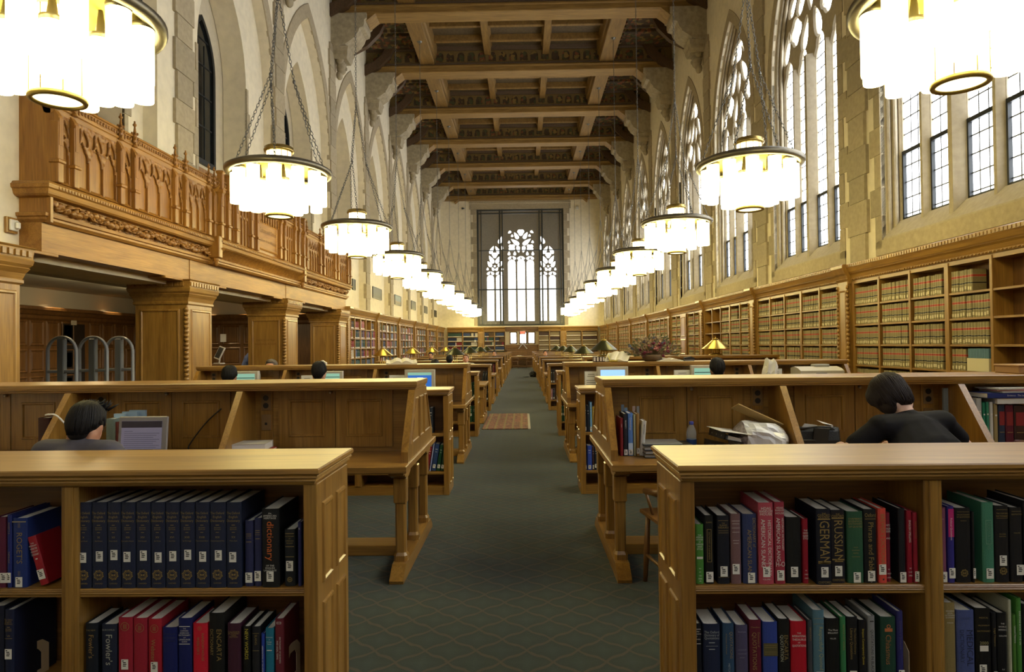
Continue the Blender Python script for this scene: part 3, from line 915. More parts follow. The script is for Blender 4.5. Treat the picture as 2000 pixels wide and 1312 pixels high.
# ================================================================== built-in bookcases along the walls
LEV = [2.06, 1.755, 1.445, 1.135, .82, .50, .14]
def rope(m, x, y, z0, z1, r=.028, mi=0):
    z = z0
    while z < z1 - .04:
        m.ball((x, y, z + .035), r, r, .036, 8, 5, mi); z += .068
def make_builtin(y0, sg, label, ncol=5, name='built_in_bookcase', length=MOD, mats=None):
    """local frame: wall at x = 0, room towards +x; right-hand wall is mirrored"""
    X0, X1 = 0.0, .25
    t = thing(name, label, 'bookcase', ((XR if sg > 0 else XL), y0, 0))
    mx = -sg
    wy, wz = (WY, WZ) if mats is None else mats
    def B(m, nm, mat, par=t): return m.build(nm, mat, par, True, mx)
    a, b = .19, length - .19
    B(MB().box(.0, .02, a, b, .1, 2.42), 'back_panel', DZ)
    m = MB().box(0, X1 - .01, a, b, 0, .12); m.rects(0, X1, a, b, [(.02, .01), (.1, .01), (.14, 0)], 0, 'r'); B(m, 'plinth', wy)
    p = (b - a) / ncol
    for j in range(ncol + 1):
        w = .03 if j in (0, ncol) else (.022 if j != 2 else .04)
        yy = a + p * j
        if j == 0: yy += w
        if j == ncol: yy -= w
        B(MB().bev(.02, X1, yy - w, yy + w, .12, 2.43, .004), 'upright', wz)
    for z in LEV:
        m = MB()
        for j in range(ncol):
            m.box(.02, X1 - .008, a + p * j + (.06 if j == 0 else .04 if j == 2 else .022), a + p * (j + 1) - (.06 if j == ncol - 1 else .04 if j == 1 else .022), z - .024, z)
        B(m, 'shelf', wy)
    m = MB()
    m.rects(0, X1 - .01, .196, length - .196, [(2.39, 0), (2.44, .0), (2.445, .015), (2.475, .02), (2.48, .008), (2.53, .03), (2.555, .055), (2.56, .045), (2.575, .06), (2.63, .085), (2.645, .095), (2.69, .095), (2.70, .08)], 0, 'r')
    B(m, 'cornice', wy)
    m = MB(); y = .22
    while y < length - .21:
        m.ball((X1 + .012, y, 2.46), .012, .022, .012, 6, 4); m.box(X1 + .08, X1 + .092, y - .012, y + .014, 2.65, 2.685); y += .06
    B(m, 'cornice_carving', wy)
    # pilaster on the pier at y = 0 (its half at the far end belongs to the next unit)
    m = MB().bev(0, X1 + .05, -.16, .16, .16, 2.44, .008)
    m.rects(0, X1 + .05, -.16, .16, [(0, .03), (.12, .03), (.16, .0)], 0, 'rfb')
    m.panel((X1 + .05, -.11, .3), (0, 1, 0), (0, 0, 1), .22, 2.0, [(0, 0), (.015, .012), (.03, .004), (.05, .004)])
    m.rects(0, X1 + .04, -.192, .192, [(2.40, .0), (2.44, .01), (2.475, .03), (2.48, .02), (2.53, .04), (2.56, .065), (2.575, .07), (2.63, .095), (2.645, .105), (2.69, .105), (2.70, .09)], 0, 'r')
    pil = B(m, 'pilaster', wz)
    for yy in (-.155, .155):
        m = MB(); rope(m, X1 + .05, yy, .2, 2.38)
        B(m, 'rope_moulding', wz, pil)
    return t
bi_r = {}; bi_l = {}
bays_lab = ['first', 'second', 'third', 'fourth', 'fifth', 'sixth', 'seventh', 'eighth', 'ninth', 'tenth']
pr = make_builtin(PIER(1), 1, 'oak wall bookcase of law books whose near-end column is bare')
pr['group'] = 'oak wall bookcases under the windows'
bi_r[1] = pr
for k in range(2, 10):
    lab = '%s oak wall bookcase of law books along the window wall, counted from the camera' % bays_lab[k - 1]
    if k == 9: lab = 'farthest oak wall bookcase along the window wall, meeting the end wall'
    bi_r[k] = dup(pr, (XR, PIER(k), 0), 0, lab)
bi_r[0] = dup(pr, (XR, PIER(0), 0), 0, 'oak wall bookcase under the window at the photo edge beside the pile of magazines')
LML = (YE - .40 - 19.49) / 6
def PL(k): return 19.49 + LML * (k - 4)
plq = make_builtin(PL(4), -1, 'oak wall bookcase of bound volumes just beyond the last oak pillar', length=LML)
plq['group'] = 'oak wall bookcases opposite the windows'
bi_l[4] = plq
for k in range(5, 10):
    lab = '%s oak wall bookcase beyond the last pillar, counted from the pillar' % bays_lab[k - 4]
    if k == 9: lab = 'farthest oak wall bookcase beyond the pillars, meeting the end wall'
    bi_l[k] = dup(plq, (XL, PL(k), 0), 0, lab)
# wooden panel in place of one column
o = MB().box(XR - .29, XR - .262, PIER(4) + 1.75, PIER(4) + 2.48, .14, 2.43)
for z0, h in ((.3, .75), (1.12, .5), (1.68, .66)):
    o.panel((XR - .29, PIER(4) + 2.42, z0), (0, -1, 0), (0, 0, 1), .6, h, [(0, 0), (.03, .015), (.05, .004), (.09, .004)])
tag(o.build('oak_access_panel', WZ), 'tall plain oak panel filling one column of the wall bookcase under the windows', 'panel')

# end wall bookcases (faces towards the camera)
def make_end_bookcase(x0, x1, label, ncol):
    t = thing('far_bookcase', label, 'bookcase', (x0, YE - .004, 0), 0, 'oak bookcases across the end wall')
    L = x1 - x0
    def B(m, nm, mat, par=t): return m.build(nm, mat, par, True)
    B(MB().box(0, L, -.02, 0, .1, 2.42), 'back_panel', DZ)
    B(MB().box(0, L, -.3, 0, 0, .12), 'plinth', WX)
    p = L / ncol
    for j in range(ncol + 1):
        B(MB().box(max(0, p * j - .03), min(L, p * j + .03), -.3, -.02, .12, 2.43), 'upright', WZ)
    for z in LEV:
        m = MB()
        for j in range(ncol): m.box(p * j + .03, p * (j + 1) - .03, -.29, -.02, z - .024, z)
        B(m, 'shelf', WX)
    m = MB().rects(0, L, -.29, 0, [(2.39, 0), (2.44, 0), (2.48, .03), (2.53, .03), (2.58, .06), (2.64, .1), (2.70, .1), (2.71, .08)], 0, 'f')
    B(m, 'cornice', WX)
    return t
eb = []
eb.append(make_end_bookcase(XL + .42, -3.0, 'oak bookcase filling the far corner on the pillar side of the end wall', 2))
eb.append(make_end_bookcase(-2.62, -1.2, 'oak bookcase just beside the three small end windows on the pillar side', 2))
eb.append(make_end_bookcase(1.02, 2.5, 'oak bookcase just beside the three small end windows on the window-wall side', 2))
eb.append(make_end_bookcase(2.86, XR - .42, 'oak bookcase filling the far corner on the window side of the end wall', 2))
for j, (xa, xb) in enumerate(((-3.0, -2.62), (2.5, 2.86))):
    xa += .004; xb -= .004
    m = MB().bev(xa, xb, YE - .36, YE - .004, 0, 2.44, .01)
    m.rects(xa, xb, YE - .36, YE - .004, [(2.40, 0), (2.48, .03), (2.58, .06), (2.64, .1), (2.70, .1), (2.71, .08)], 0, 'f')
    for z0, h in ((.2, .9), (1.2, .5), (1.8, .5)): m.panel((xa + .05, YE - .36, z0), (1, 0, 0), (0, 0, 1), xb - xa - .1, h, [(0, 0), (.02, .012), (.04, .003)])
    tag(m.build('oak_pier', WZ), 'oak pier with a light switch between the end wall bookcases' if j == 0 else 'plain oak pier between the end wall bookcases on the window side', 'pier')
m = MB().box(-1.2, 1.02, YE - .06, YE, 0, 1.5); m.box(-1.2, 1.02, YE - .08, YE, 2.40, 2.71)
for q in range(3): m.panel((-1.1 + q * .72, YE - .06, .3), (1, 0, 0), (0, 0, 1), .62, 1.0, [(0, 0), (.03, .015), (.05, .004)])
struct(m.build('wall_panelling_end', DX), 'oak panelling below and above the small end windows')

# ================================================================== arcade: pillars, beam, balcony
PXF, PXB = -5.22, -6.05
def make_pillar(k, label, letter=None):
    t = thing('oak_pillar', label, 'pillar', (-5.63, PIER(k) - .02, 0), 0, 'panelled oak pillars carrying the balcony')
    x0, x1, y0, y1 = PXB, PXF, PIER(k) - .42, PIER(k) + .38
    sh = MB().bev(x0, x1, y0, y1, .2, 2.3, .012)
    sh.build('shaft', WZ, t)
    m = MB()
    pr_ = [(0, 0), (.012, .014), (.03, .018), (.045, .004), (.06, .004)]
    m.panel((x1, y0 + .1, .34), (0, 1, 0), (0, 0, 1), y1 - y0 - .16, 1.78, pr_)
    m.panel((x0 + .08, y0, .34), (1, 0, 0), (0, 0, 1), x1 - x0 - .2, 1.78, pr_)
    m.build('raised_panel', WZ, t)
    m = MB(); m.rects(x0, x1, y0, y1, [(0, .05), (.14, .05), (.17, .035), (.2, .035), (.22, 0)]); m.build('base', WY, t)
    m = MB(); m.rects(x0, x1, y0, y1, [(2.18, .0), (2.2, .02), (2.23, .02), (2.24, .012), (2.30, .03), (2.35, .06), (2.36, .05), (2.39, .075), (2.44, .085), (2.45, .075), (2.55, .085), (2.565, .1), (2.575, .09)])
    cp = m.build('capital', WY, t)
    m = MB(); y = y0 - .07
    while y < y1 + .05:
        m.box(x1 + .075, x1 + .1, y, y + .05, 2.47, 2.53); y += .085
    x = x0
    while x < x1:
        m.box(x, x + .05, y0 - .1, y0 - .075, 2.47, 2.53); x += .085
    m.build('carved_frieze', WY, cp)
    m = MB(); rope(m, x1 - .02, y0 + .035 - .04, .24, 2.17, .042); m.build('rope_moulding', WZ, t)
    if letter:
        m = MB()
        for i, s in enumerate(letter):
            add_text(m, s, .062, ((x0 + x1) / 2 - .02, y0 - .006, 1.66 - i * .085), (1, 0, 0), (0, 0, 1), 0, .5)
        m.build('lettering', plain('incised lettering', (.16, .075, .02), .6), t)
    return t
make_pillar(1, 'panelled oak pillar cut off by the photo edge, below the fire alarm strobe')
make_pillar(2, 'panelled oak pillar right of the grey security gates')
make_pillar(3, 'panelled oak pillar carved with two lines of lettering', ['OFFICE OF THE', 'READING ROOM'])
make_pillar(4, 'panelled oak pillar at the far end of the balcony, next to the wall bookcases')
m = MB()
ya, yb = PIER(1) + .3, PIER(4) + .42
m.box(PXB, PXF - .03, 7.06, yb, 2.578, 2.90)
for k in range(1, 4):
    for e, d in ((PIER(k) + .42, 1), (PIER(k + 1) - .46, -1)):
        m.bev(PXB, PXF - .02, min(e, e + d * .55), max(e, e + d * .55), 2.545, 2.58, .006)
for k in (2, 3): m.box(PXF - .03, PXF - .022, PIER(k) - .3, PIER(k) + .34, 2.58, 2.9)
o = tag(m.build('arcade_beam', GY), 'long plain oak beam resting on the pillars beneath the balcony', 'beam')

XF = -5.10          # balcony face
t = thing('oak_balcony', 'carved oak balcony with traceried panels and finials above the pillars', 'balcony', (XF, 7.05, 2.9))
YG0, YG1 = 7.06, 19.32
secs = [(YG0, 10.78, 0), (10.78, 15.02, .07), (15.02, YG1, 0)]
# cornice stages under the parapet
m = MB()
for a, b, o_ in secs:
    m.rects(XL, XF - .12 + o_, a, b, [(2.90, 0), (2.93, .03), (2.955, .03), (2.965, .05), (3.0, .055), (3.01, .03)], 0, 'r' + ('f' if a == YG0 else '') + ('b' if b == YG1 else ''))
    m.rects(XL, XF - .10 + o_, a, b, [(3.17, 0), (3.18, .06), (3.20, .085), (3.25, .10), (3.262, .12), (3.30, .125), (3.312, .11), (3.33, .10), (3.34, .085)], 0, 'r' + ('f' if a == YG0 else '') + ('b' if b == YG1 else ''))
m.build('base_moulding', GY, t)
m = MB()
for a, b, o_ in secs:
    y = a + .03
    while y < b: m.box(XF + o_ + .02, XF + o_ + .03, y, y + .025, 3.265, 3.297); y += .05
for a, b, o_ in secs: m.box(XF + o_ + .012, XF + o_ + .022, a + .03, b - .02, 3.262, 3.30)
m.build('bead_moulding', GY, t)
for (a, b, o_) in (secs[0], secs[2]):
    m = MB(); m.box(XL, XF - .11, a + .06, b - .03, 3.0, 3.175)
    y = a + .1; rr = random.Random(5)
    while y < b - .08:
        zz = 3.09 + .03 * math.sin((y) * 9)
        m.ball((XF - .10, y, zz), .05 + .015 * rr.random(), .06, .045, 8, 5); m.ball((XF - .08, y + .04, zz + (.045 if math.sin(y * 9) < 0 else -.045)), .04, .035, .03, 7, 4)
        m.tube([(XF - .06, y, 3.09 - .05 * math.sin(y * 9)), (XF - .045, y + .05, 3.09 - .05 * math.sin((y + .05) * 9)), (XF - .06, y + .1, 3.09 - .05 * math.sin((y + .1) * 9))], .012, 5)
        y += .1
    m.build('vine_carving', GC, t)
m = MB()
a, b, o_ = secs[1]
n = 26
for i in range(n):
    ya_ = a + .12 + (b - a - .24) * i / n; yb_ = a + .12 + (b - a - .24) * (i + 1) / n; w = yb_ - ya_
    loops = []
    for q in range(6):
        tq = q / 5; xx = XF + o_ - .16 + .17 * tq ** 2; zz = 3.0 + .175 * tq
        loops.append([(xx - .0, ya_, zz), (xx - .035, ya_ + w * .25, zz), (xx - .045, ya_ + w * .5, zz), (xx - .035, ya_ + w * .75, zz), (xx, yb_, zz)])
    m.loft(loops, 0, False, False, False, False)
m.box(XL, XF - .18, a, b, 3.0, 3.175)
for yy in (a + .02, b - .12): m.prism([(XF - .2, 3.0), (XF + .02, 3.05), (XF + .13, 3.17), (XF - .2, 3.17)], 'y', yy, yy + .1)
m.build('fluted_cove', GY, t)
# parapet wall, rail, panels
m = MB()
for a, b, o_ in secs: m.box(XF - .09 + o_, XF - .045 + o_, a + .02, b - .0, 3.33, 4.2)
m.box(XL, XF - .05, YG0 + .0, YG0 + .04, 2.9, 4.36)
m.build('parapet_board', GZ, t)
m = MB()
for a, b, o_ in secs:
    m.rects(XF - .13 + o_, XF + .0 + o_ - .02, a, b, [(4.10, -.03), (4.12, 0), (4.17, .01), (4.18, .025), (4.20, .03), (4.21, .005), (4.29, .005), (4.295, .025), (4.32, .02)], 0, 'lr')
m.build('top_rail', GY, t)
m = MB()
for a, b, o_ in secs:
    y = a + .03
    while y < b - .02:
        m.ball((XF - .01 + o_, y, 4.252), .014, .024, .026, 6, 4); y += .055
m.build('rail_carving', GC, t)
def post(y, o_, plain_=False):
    p = MB(); x = XF + o_
    p.bev(x - .06, x + .04, y - .042, y + .042, 3.34, 4.02, .006)
    p.rects(x - .06, x + .04, y - .042, y + .042, [(3.55, 0), (3.56, .016), (3.585, .016), (3.6, 0)], 0, 'rfb')
    p.prism([(x - .05, 4.0), (x + .045, 4.0), (x + .03, 4.08), (x - .05, 4.2)], 'y', y - .035, y + .035)
    if plain_:
        p.bev(x - .05, x + .05, y - .034, y + .034, 3.86, 4.42, .008); p.rects(x - .05, x + .05, y - .034, y + .034, [(4.08, 0), (4.1, .015), (4.14, .015), (4.16, 0)], 0, 'rfb')
        p.rects(x - .05, x + .05, y - .034, y + .034, [(4.41, .0), (4.43, .012), (4.455, .012), (4.47, -.01)], 0, 'rlfb')
    else:
        p.loft([[(x - .03 + s * .0, y - .03, z), (x + .045, y - .03, z), (x + .045, y + .03, z), (x - .03, y + .03, z)] for s, z in ((0, 3.75), (0, 4.05))])
        p.lathe((x + .01, y, 0), [(.04, 4.16), (.034, 4.26), (.022, 4.36), (.010, 4.44)], 4)
        for z, r in ((4.2, .045), (4.27, .04), (4.34, .032)):
            for q in range(4): p.ball((x + .01 + r * math.cos(q * pi / 2 + .78), y + r * math.sin(q * pi / 2 + .78), z), .017, .017, .02, 6, 4)
        p.ball((x + .01, y, 4.455), .026, .026, .024, 7, 5); p.ball((x + .01, y, 4.49), .014, .014, .018, 6, 4)
    p.build('finial_post', GZ, t)
p1_ = [7.10, 7.36, 8.22, 8.52, 9.52, 9.82, 10.55, 10.74]
p3_ = [15.10, 15.38, 16.4, 16.7, 17.7, 18.0, 19.0, 19.27]
for y in p1_: post(y, 0)
for y in p3_: post(y, 0)
p2_ = [10.84, 11.1, 11.42, 12.05, 12.32, 13.5, 13.74, 14.36, 14.62, 14.95]
for y in p2_: post(y, .07, True)
def tracery(ya, yb, o_, n):
    """pierced tracery head and thin mullions over a plain panel"""
    w = (yb - ya)
    out = [(ya, 3.70), (yb, 3.70), (yb, 4.12), (ya, 4.12)]
    hs = []
    p = w / n
    for i in range(n):
        c = ya + p * (i + .5)
        hs.append(cusped(p * .40, 3.70, 3.74, p * .55, c)[2:] + [(c - p * .4, 3.69), (c + p * .4, 3.69)])
        hs.append(dagger(c - p * .22, 3.98, .20, p * .30, 1.25)); hs.append(dagger(c + p * .22, 3.98, .20, p * .30, pi - 1.25))
        hs.append(foil(c, 3.885, p * .13, 4, 0, 16))
    me = curve_mesh([out] + hs, .013, .006, M_YZ); me.transform(Matrix.Translation((XF - .03 + o_ - t.location.x, -t.location.y, -t.location.z)))
    me.materials.append(GC)
    link('tracery_panel', me, t)
    m = MB()
    for i in range(n + 1):
        m.bev(XF - .045 + o_, XF - .012 + o_, ya + p * i - .012, ya + p * i + .012, 3.36, 3.74, .004)
    m.prism([(XF - .05 + o_, 3.34), (XF + .01 + o_, 3.34), (XF - .05 + o_, 3.40)], 'y', ya, yb)
    m.build('panel_mullions', GZ, t)
for pl_, n_, o_ in ((p1_, 3, 0), (p3_, 5, 0)):
    for i in range(len(pl_) - 1):
        d = pl_[i + 1] - pl_[i] - .09
        tracery(pl_[i] + .045, pl_[i + 1] - .045, o_, 1 if d < .35 else n_)
for i in range(len(p2_) - 1):
    d = p2_[i + 1] - p2_[i] - .08
    if abs(p2_[i] - 12.32) < .01:
        m = MB(); m.panel((XF + .028, 12.36, 3.40), (0, 1, 0), (0, 0, 1), 1.1, .56, [(0, 0), (.02, .015), (.04, .003)], 0)
        yy = 12.4
        while yy < 13.45:
            m.bev(XF + .03, XF + .06, yy, yy + .05, 3.98, 4.14, .006); m.ball((XF + .045, yy + .025, 3.96), .02, .025, .03, 6, 5); yy += .13
        ip = m.build('inscription_panel', GY, t)
        m = MB()
        add_text(m, 'of Culture and Genius', .13, (XF + .035, 12.91, 3.79), (0, 1, 0), (0, 0, 1), 0, .95)
        add_text(m, 'monument of the Affection', .10, (XF + .035, 12.91, 3.60), (0, 1, 0), (0, 0, 1), 0, .95)
        m.build('lettering', plain('incised lettering', (.16, .075, .02), .6), ip)
    else:
        m = MB(); ya, yb = p2_[i] + .04, p2_[i + 1] - .04; n = max(1, int(d / .13))
        for q in range(n + 1):
            yy = ya + (yb - ya) * q / n
            m.bev(XF + .02, XF + .055, yy - .014, yy + .014, 3.36, 4.12, .004)
            if q < n: m.ball((XF + .04, yy + (yb - ya) / n / 2, 3.86), .02, .04, .04, 7, 5)
        m.build('ribbed_panel', GZ, t)
# pendants between the sections
for y in (10.78, 15.02):
    m = MB(); m.bev(XF - .1, XF + .1, y - .06, y + .06, 3.0, 3.36, .01); m.lathe((XF + .02, y, 0), [(.05, 3.0), (.055, 2.96), (.03, 2.93), (.035, 2.9), (.01, 2.86)], 10)
    m.build('pendant', GZ, t)

# ================================================================== side room behind the arcade
SX, SY0, SY1 = -11.4, 5.4, 19.9
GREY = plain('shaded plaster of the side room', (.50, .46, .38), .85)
mb = MB(); mb.box(SX - .2, PXB, SY0, SY1, 2.96, 3.1)
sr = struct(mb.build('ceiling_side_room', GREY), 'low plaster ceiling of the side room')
mb = MB(); mb.box(SX - .2, SX, SY0, SY1, 0, 3.0); mb.box(SX, XL, SY1, SY1 + .2, 0, 3.0); mb.box(SX, XL - .3, SY0 - .2, SY0, 0, 3.0)
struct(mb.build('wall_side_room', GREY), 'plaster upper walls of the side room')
mb = MB(); mb.box(SX, SX + .06, SY0, SY1, 0, 2.3)
y = SY0 + .1
while y < SY1 - .5:
    if not (15.9 < y < 16.8):
        for z0, h in ((.2, .7), (.98, .55), (1.6, .6)): mb.panel((SX + .06, y, z0), (0, 1, 0), (0, 0, 1), .46, h, [(0, 0), (.03, .02), (.06, .0), (.09, .01)])
    y += .52
mb.rects(SX, SX + .06, SY0, SY1, [(2.2, 0), (2.25, .05), (2.32, .06), (2.34, .1), (2.42, .16), (2.44, .2), (2.5, .2), (2.52, .17)], 0, 'r')
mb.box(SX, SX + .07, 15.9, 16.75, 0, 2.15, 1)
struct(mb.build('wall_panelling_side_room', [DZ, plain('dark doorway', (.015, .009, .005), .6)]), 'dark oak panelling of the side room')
mb = MB(); mb.box(SX, XL - .75, SY1 - .06, SY1, 0, 2.3); x = SX + .3
while x < -7.6:
    for z0, h in ((.2, .7), (.98, .55), (1.6, .6)): mb.panel((x, SY1 - .06, z0), (1, 0, 0), (0, 0, 1), .56, h, [(0, 0), (.03, .02), (.06, .0), (.09, .01)])
    x += .64
mb.rects(SX, XL - .75, SY1 - .06, SY1, [(2.2, 0), (2.25, .05), (2.32, .06), (2.42, .16), (2.5, .2), (2.52, .17)], 0, 'f')
struct(mb.build('wall_panelling_far', DZ), 'oak panelling at the far end of the side room')
DL = emit('lit downlight', (1, .8, .45), 12)
dl = thing('ceiling_downlight', 'small recessed downlight in the side room ceiling, nearest of its scatter', 'light', (-8.6, 11.9, 2.95), 0, 'downlights in the side room ceiling')
MB().lathe((0, 0, 0), [(.06, 0), (.085, 0), (.085, .01), (.06, .01)], 16).build('trim_ring', plain('white ring', (.6, .6, .58), .5), dl, True)
MB().lathe((0, 0, .004), [(.001, 0), (.06, 0), (.06, .004), (.001, .004)], 16).build('lamp_lens', DL, dl, True)
for i, (x, y, lab) in enumerate(((-8.75, 13.3, 'small recessed downlight in the middle of the side room ceiling'), (-8.3, 14.5, 'small recessed downlight above the pillar edge in the side room'), (-8.9, 15.6, 'small recessed downlight deepest in the side room ceiling'))):
    dup(dl, (x, y, 2.95), 0, lab)
def spot(loc, e, col=(1, .78, .42), ang=1.7, size=.04):
    d = bpy.data.lights.new('downlight_beam', 'SPOT'); d.energy = e; d.color = col; d.spot_size = ang; d.spot_blend = .6; d.shadow_soft_size = size
    o = bpy.data.objects.new('downlight_beam', d); COL.objects.link(o); o.location = loc; return o
for y in (13.2, 15.4, 17.6): spot((SX + .35, y, 2.9), 38)
for x in (-9.6, -8.2, -6.9): spot((x, SY1 - .35, 2.9), 45)
for x, y in ((-8.6, 11.9), (-8.75, 13.3), (-8.3, 14.5), (-8.9, 15.6)):
    o = spot((x, y, 2.82), 45); o.data.type = 'POINT'; o.data.energy = 22; o.data.shadow_soft_size = .06
# ================================================================== low double-sided bookcases across the room
XA = {-1: -.742, 1: .544}          # aisle ends
def rowY(k): return 2.355 + MOD * k
BL, BD, BH = {-1: 3.614, 1: 3.572}, .487, 1.061
SH1, SH2, SH3 = .617, .235, .085
REED = [(1.061, -.006), (1.056, -.001), (1.044, 0), (1.040, -.003), (1.038, -.009), (1.035, -.010), (1.033, -.008), (1.027, -.007), (1.025, -.012), (1.022, -.017), (1.020, -.015), (1.014, -.014), (1.012, -.022), (1.004, -.024), (.998, -.030)]
def make_low_bookcase(sg, y0, label, ncol=4):
    """local frame: aisle end at x = 0, running away from the aisle (+x), front at y = 0"""
    L = BL[sg]; mx = sg
    t = thing('low_bookcase', label, 'bookcase', (XA[sg], y0, 0), 0, 'low oak bookcases across the reading room')
    def B(m, nm, mat, par=t): return m.build(nm, mat, par, True, mx)
    B(MB().rects(0, L, 0, BD, REED), 'top', WX)
    o = .018; y0_, y1_ = .036, BD - .036
    pr_ = [(0, 0), (.004, .007), (.012, .009), (.018, .003), (.024, .001), (.034, .001)]
    for xa, xb, out in ((o, o + .052, -1), (L - o - .052, L - o, 1)):
        m = MB().bev(xa, xb, y0_, y1_, 0, 1.0, .003)
        e = B(m, 'end_panel', WZ)
        m = MB(); xf = xa if out < 0 else xb
        for ya in (y0_ + .055, y0_ + .235):
            for z0, h in ((.10, .45), (.62, .30)):
                if out < 0: m.panel((xf, ya + .125, z0), (0, -1, 0), (0, 0, 1), .125, h, pr_)
                else: m.panel((xf, ya, z0), (0, 1, 0), (0, 0, 1), .125, h, pr_)
        B(m, 'raised_panel', WZ, e)
    xa, xb = o + .052, L - o - .052
    p = (xb - xa) / ncol
    B(MB().box(xa, xb, BD * .64 - .01, BD * .64 + .01, .085, .995), 'centre_board', DX)
    B(MB().box(xa, xb, y0_ + .012, y1_ - .012, 0, .085), 'plinth', WX)
    for j in range(1, ncol):
        x = xa + p * j
        m = MB().bev(x - .033, x + .033, y0_ + .006, y1_ - .006, .085, .997, .004)
        m.bev(x - .016, x + .016, y0_, y0_ + .02, .09, .996, .003)
        B(m, 'upright', WZ)
    for j in range(ncol):
        ca = xa + p * j + (.0 if j == 0 else .033); cb = xa + p * (j + 1) - (.0 if j == ncol - 1 else .033)
        for z in (SH1, SH2):
            m = MB().rects(ca, cb, y0_ + .012, y1_ - .012, [(z, -.004), (z - .004, 0), (z - .006, -.003), (z - .010, 0), (z - .014, -.003), (z - .018, 0), (z - .024, -.004), (z - .03, -.004)], 0, 'fb')
            B(m, 'shelf', WX)
    return t
rowname = ['nearest', 'second', 'third', 'fourth', 'fifth', 'sixth', 'seventh', 'eighth', 'ninth', 'tenth']
LBC = {}
for sg in (-1, 1):
    side = 'window side' if sg > 0 else 'pillar side'
    pr0 = None
    for k in range(10):
        lab = '%s low oak bookcase from the camera on the %s of the aisle' % (rowname[k], side)
        if k == 0: lab = 'low oak bookcase in front holding the ' + ('German and Russian dictionaries' if sg > 0 else 'row of matching navy dictionary volumes')
        if pr0 is None: pr0 = make_low_bookcase(sg, rowY(k), lab); LBC[sg, k] = pr0
        else: LBC[sg, k] = dup(pr0, (XA[sg], rowY(k), 0), 0, lab)

# ================================================================== carrel desks and reading tables
TH = .745
def deskY(k): return 4.795 + MOD * k
def trestle(B, x, w=.07):
    """three posts on a sledge foot"""
    m = MB()
    m.loft([[(x, -.66, 0), (x + w + .02, -.66, 0), (x + w + .02, .66, 0), (x, .66, 0)], [(x, -.665, .02), (x + w + .02, -.665, .02), (x + w + .02, .665, .02), (x, .665, .02)],
            [(x, -.56, .095), (x + w + .02, -.56, .095), (x + w + .02, .56, .095), (x, .56, .095)]])
    B(m, 'foot', WY)
    for y in (-.47, 0, .47):
        m = MB(); a = x + .012
        def oct_(z, r, yy=y): 
            c = r * .35
            return [(a + w / 2 - r + c, yy - r, z), (a + w / 2 + r - c, yy - r, z), (a + w / 2 + r, yy - r + c, z), (a + w / 2 + r, yy + r - c, z), (a + w / 2 + r - c, yy + r, z), (a + w / 2 - r + c, yy + r, z), (a + w / 2 - r, yy + r - c, z), (a + w / 2 - r, yy - r + c, z)]
        m.loft([oct_(.095, .044), oct_(.13, .044), oct_(.15, .034), oct_(.46, .034), oct_(.47, .036)])
        m.bev(a + w / 2 - .042, a + w / 2 + .042, y - .042, y + .042, .47, .64, .006)
        B(m, 'leg', WZ)
    m = MB()
    for y in (-.47, .47):
        m.prism([(y - .045, .64), (y - .10, .66), (y - .12, .68), (y - .12, .705), (y + .12, .705), (y + .12, .68), (y + .10, .66), (y + .045, .64)], 'x', x + .0, x + w + .03)
    m.bev(x, x + w + .03, -.62, .62, .67, .71, .004)
    B(m, 'bracket', WY)
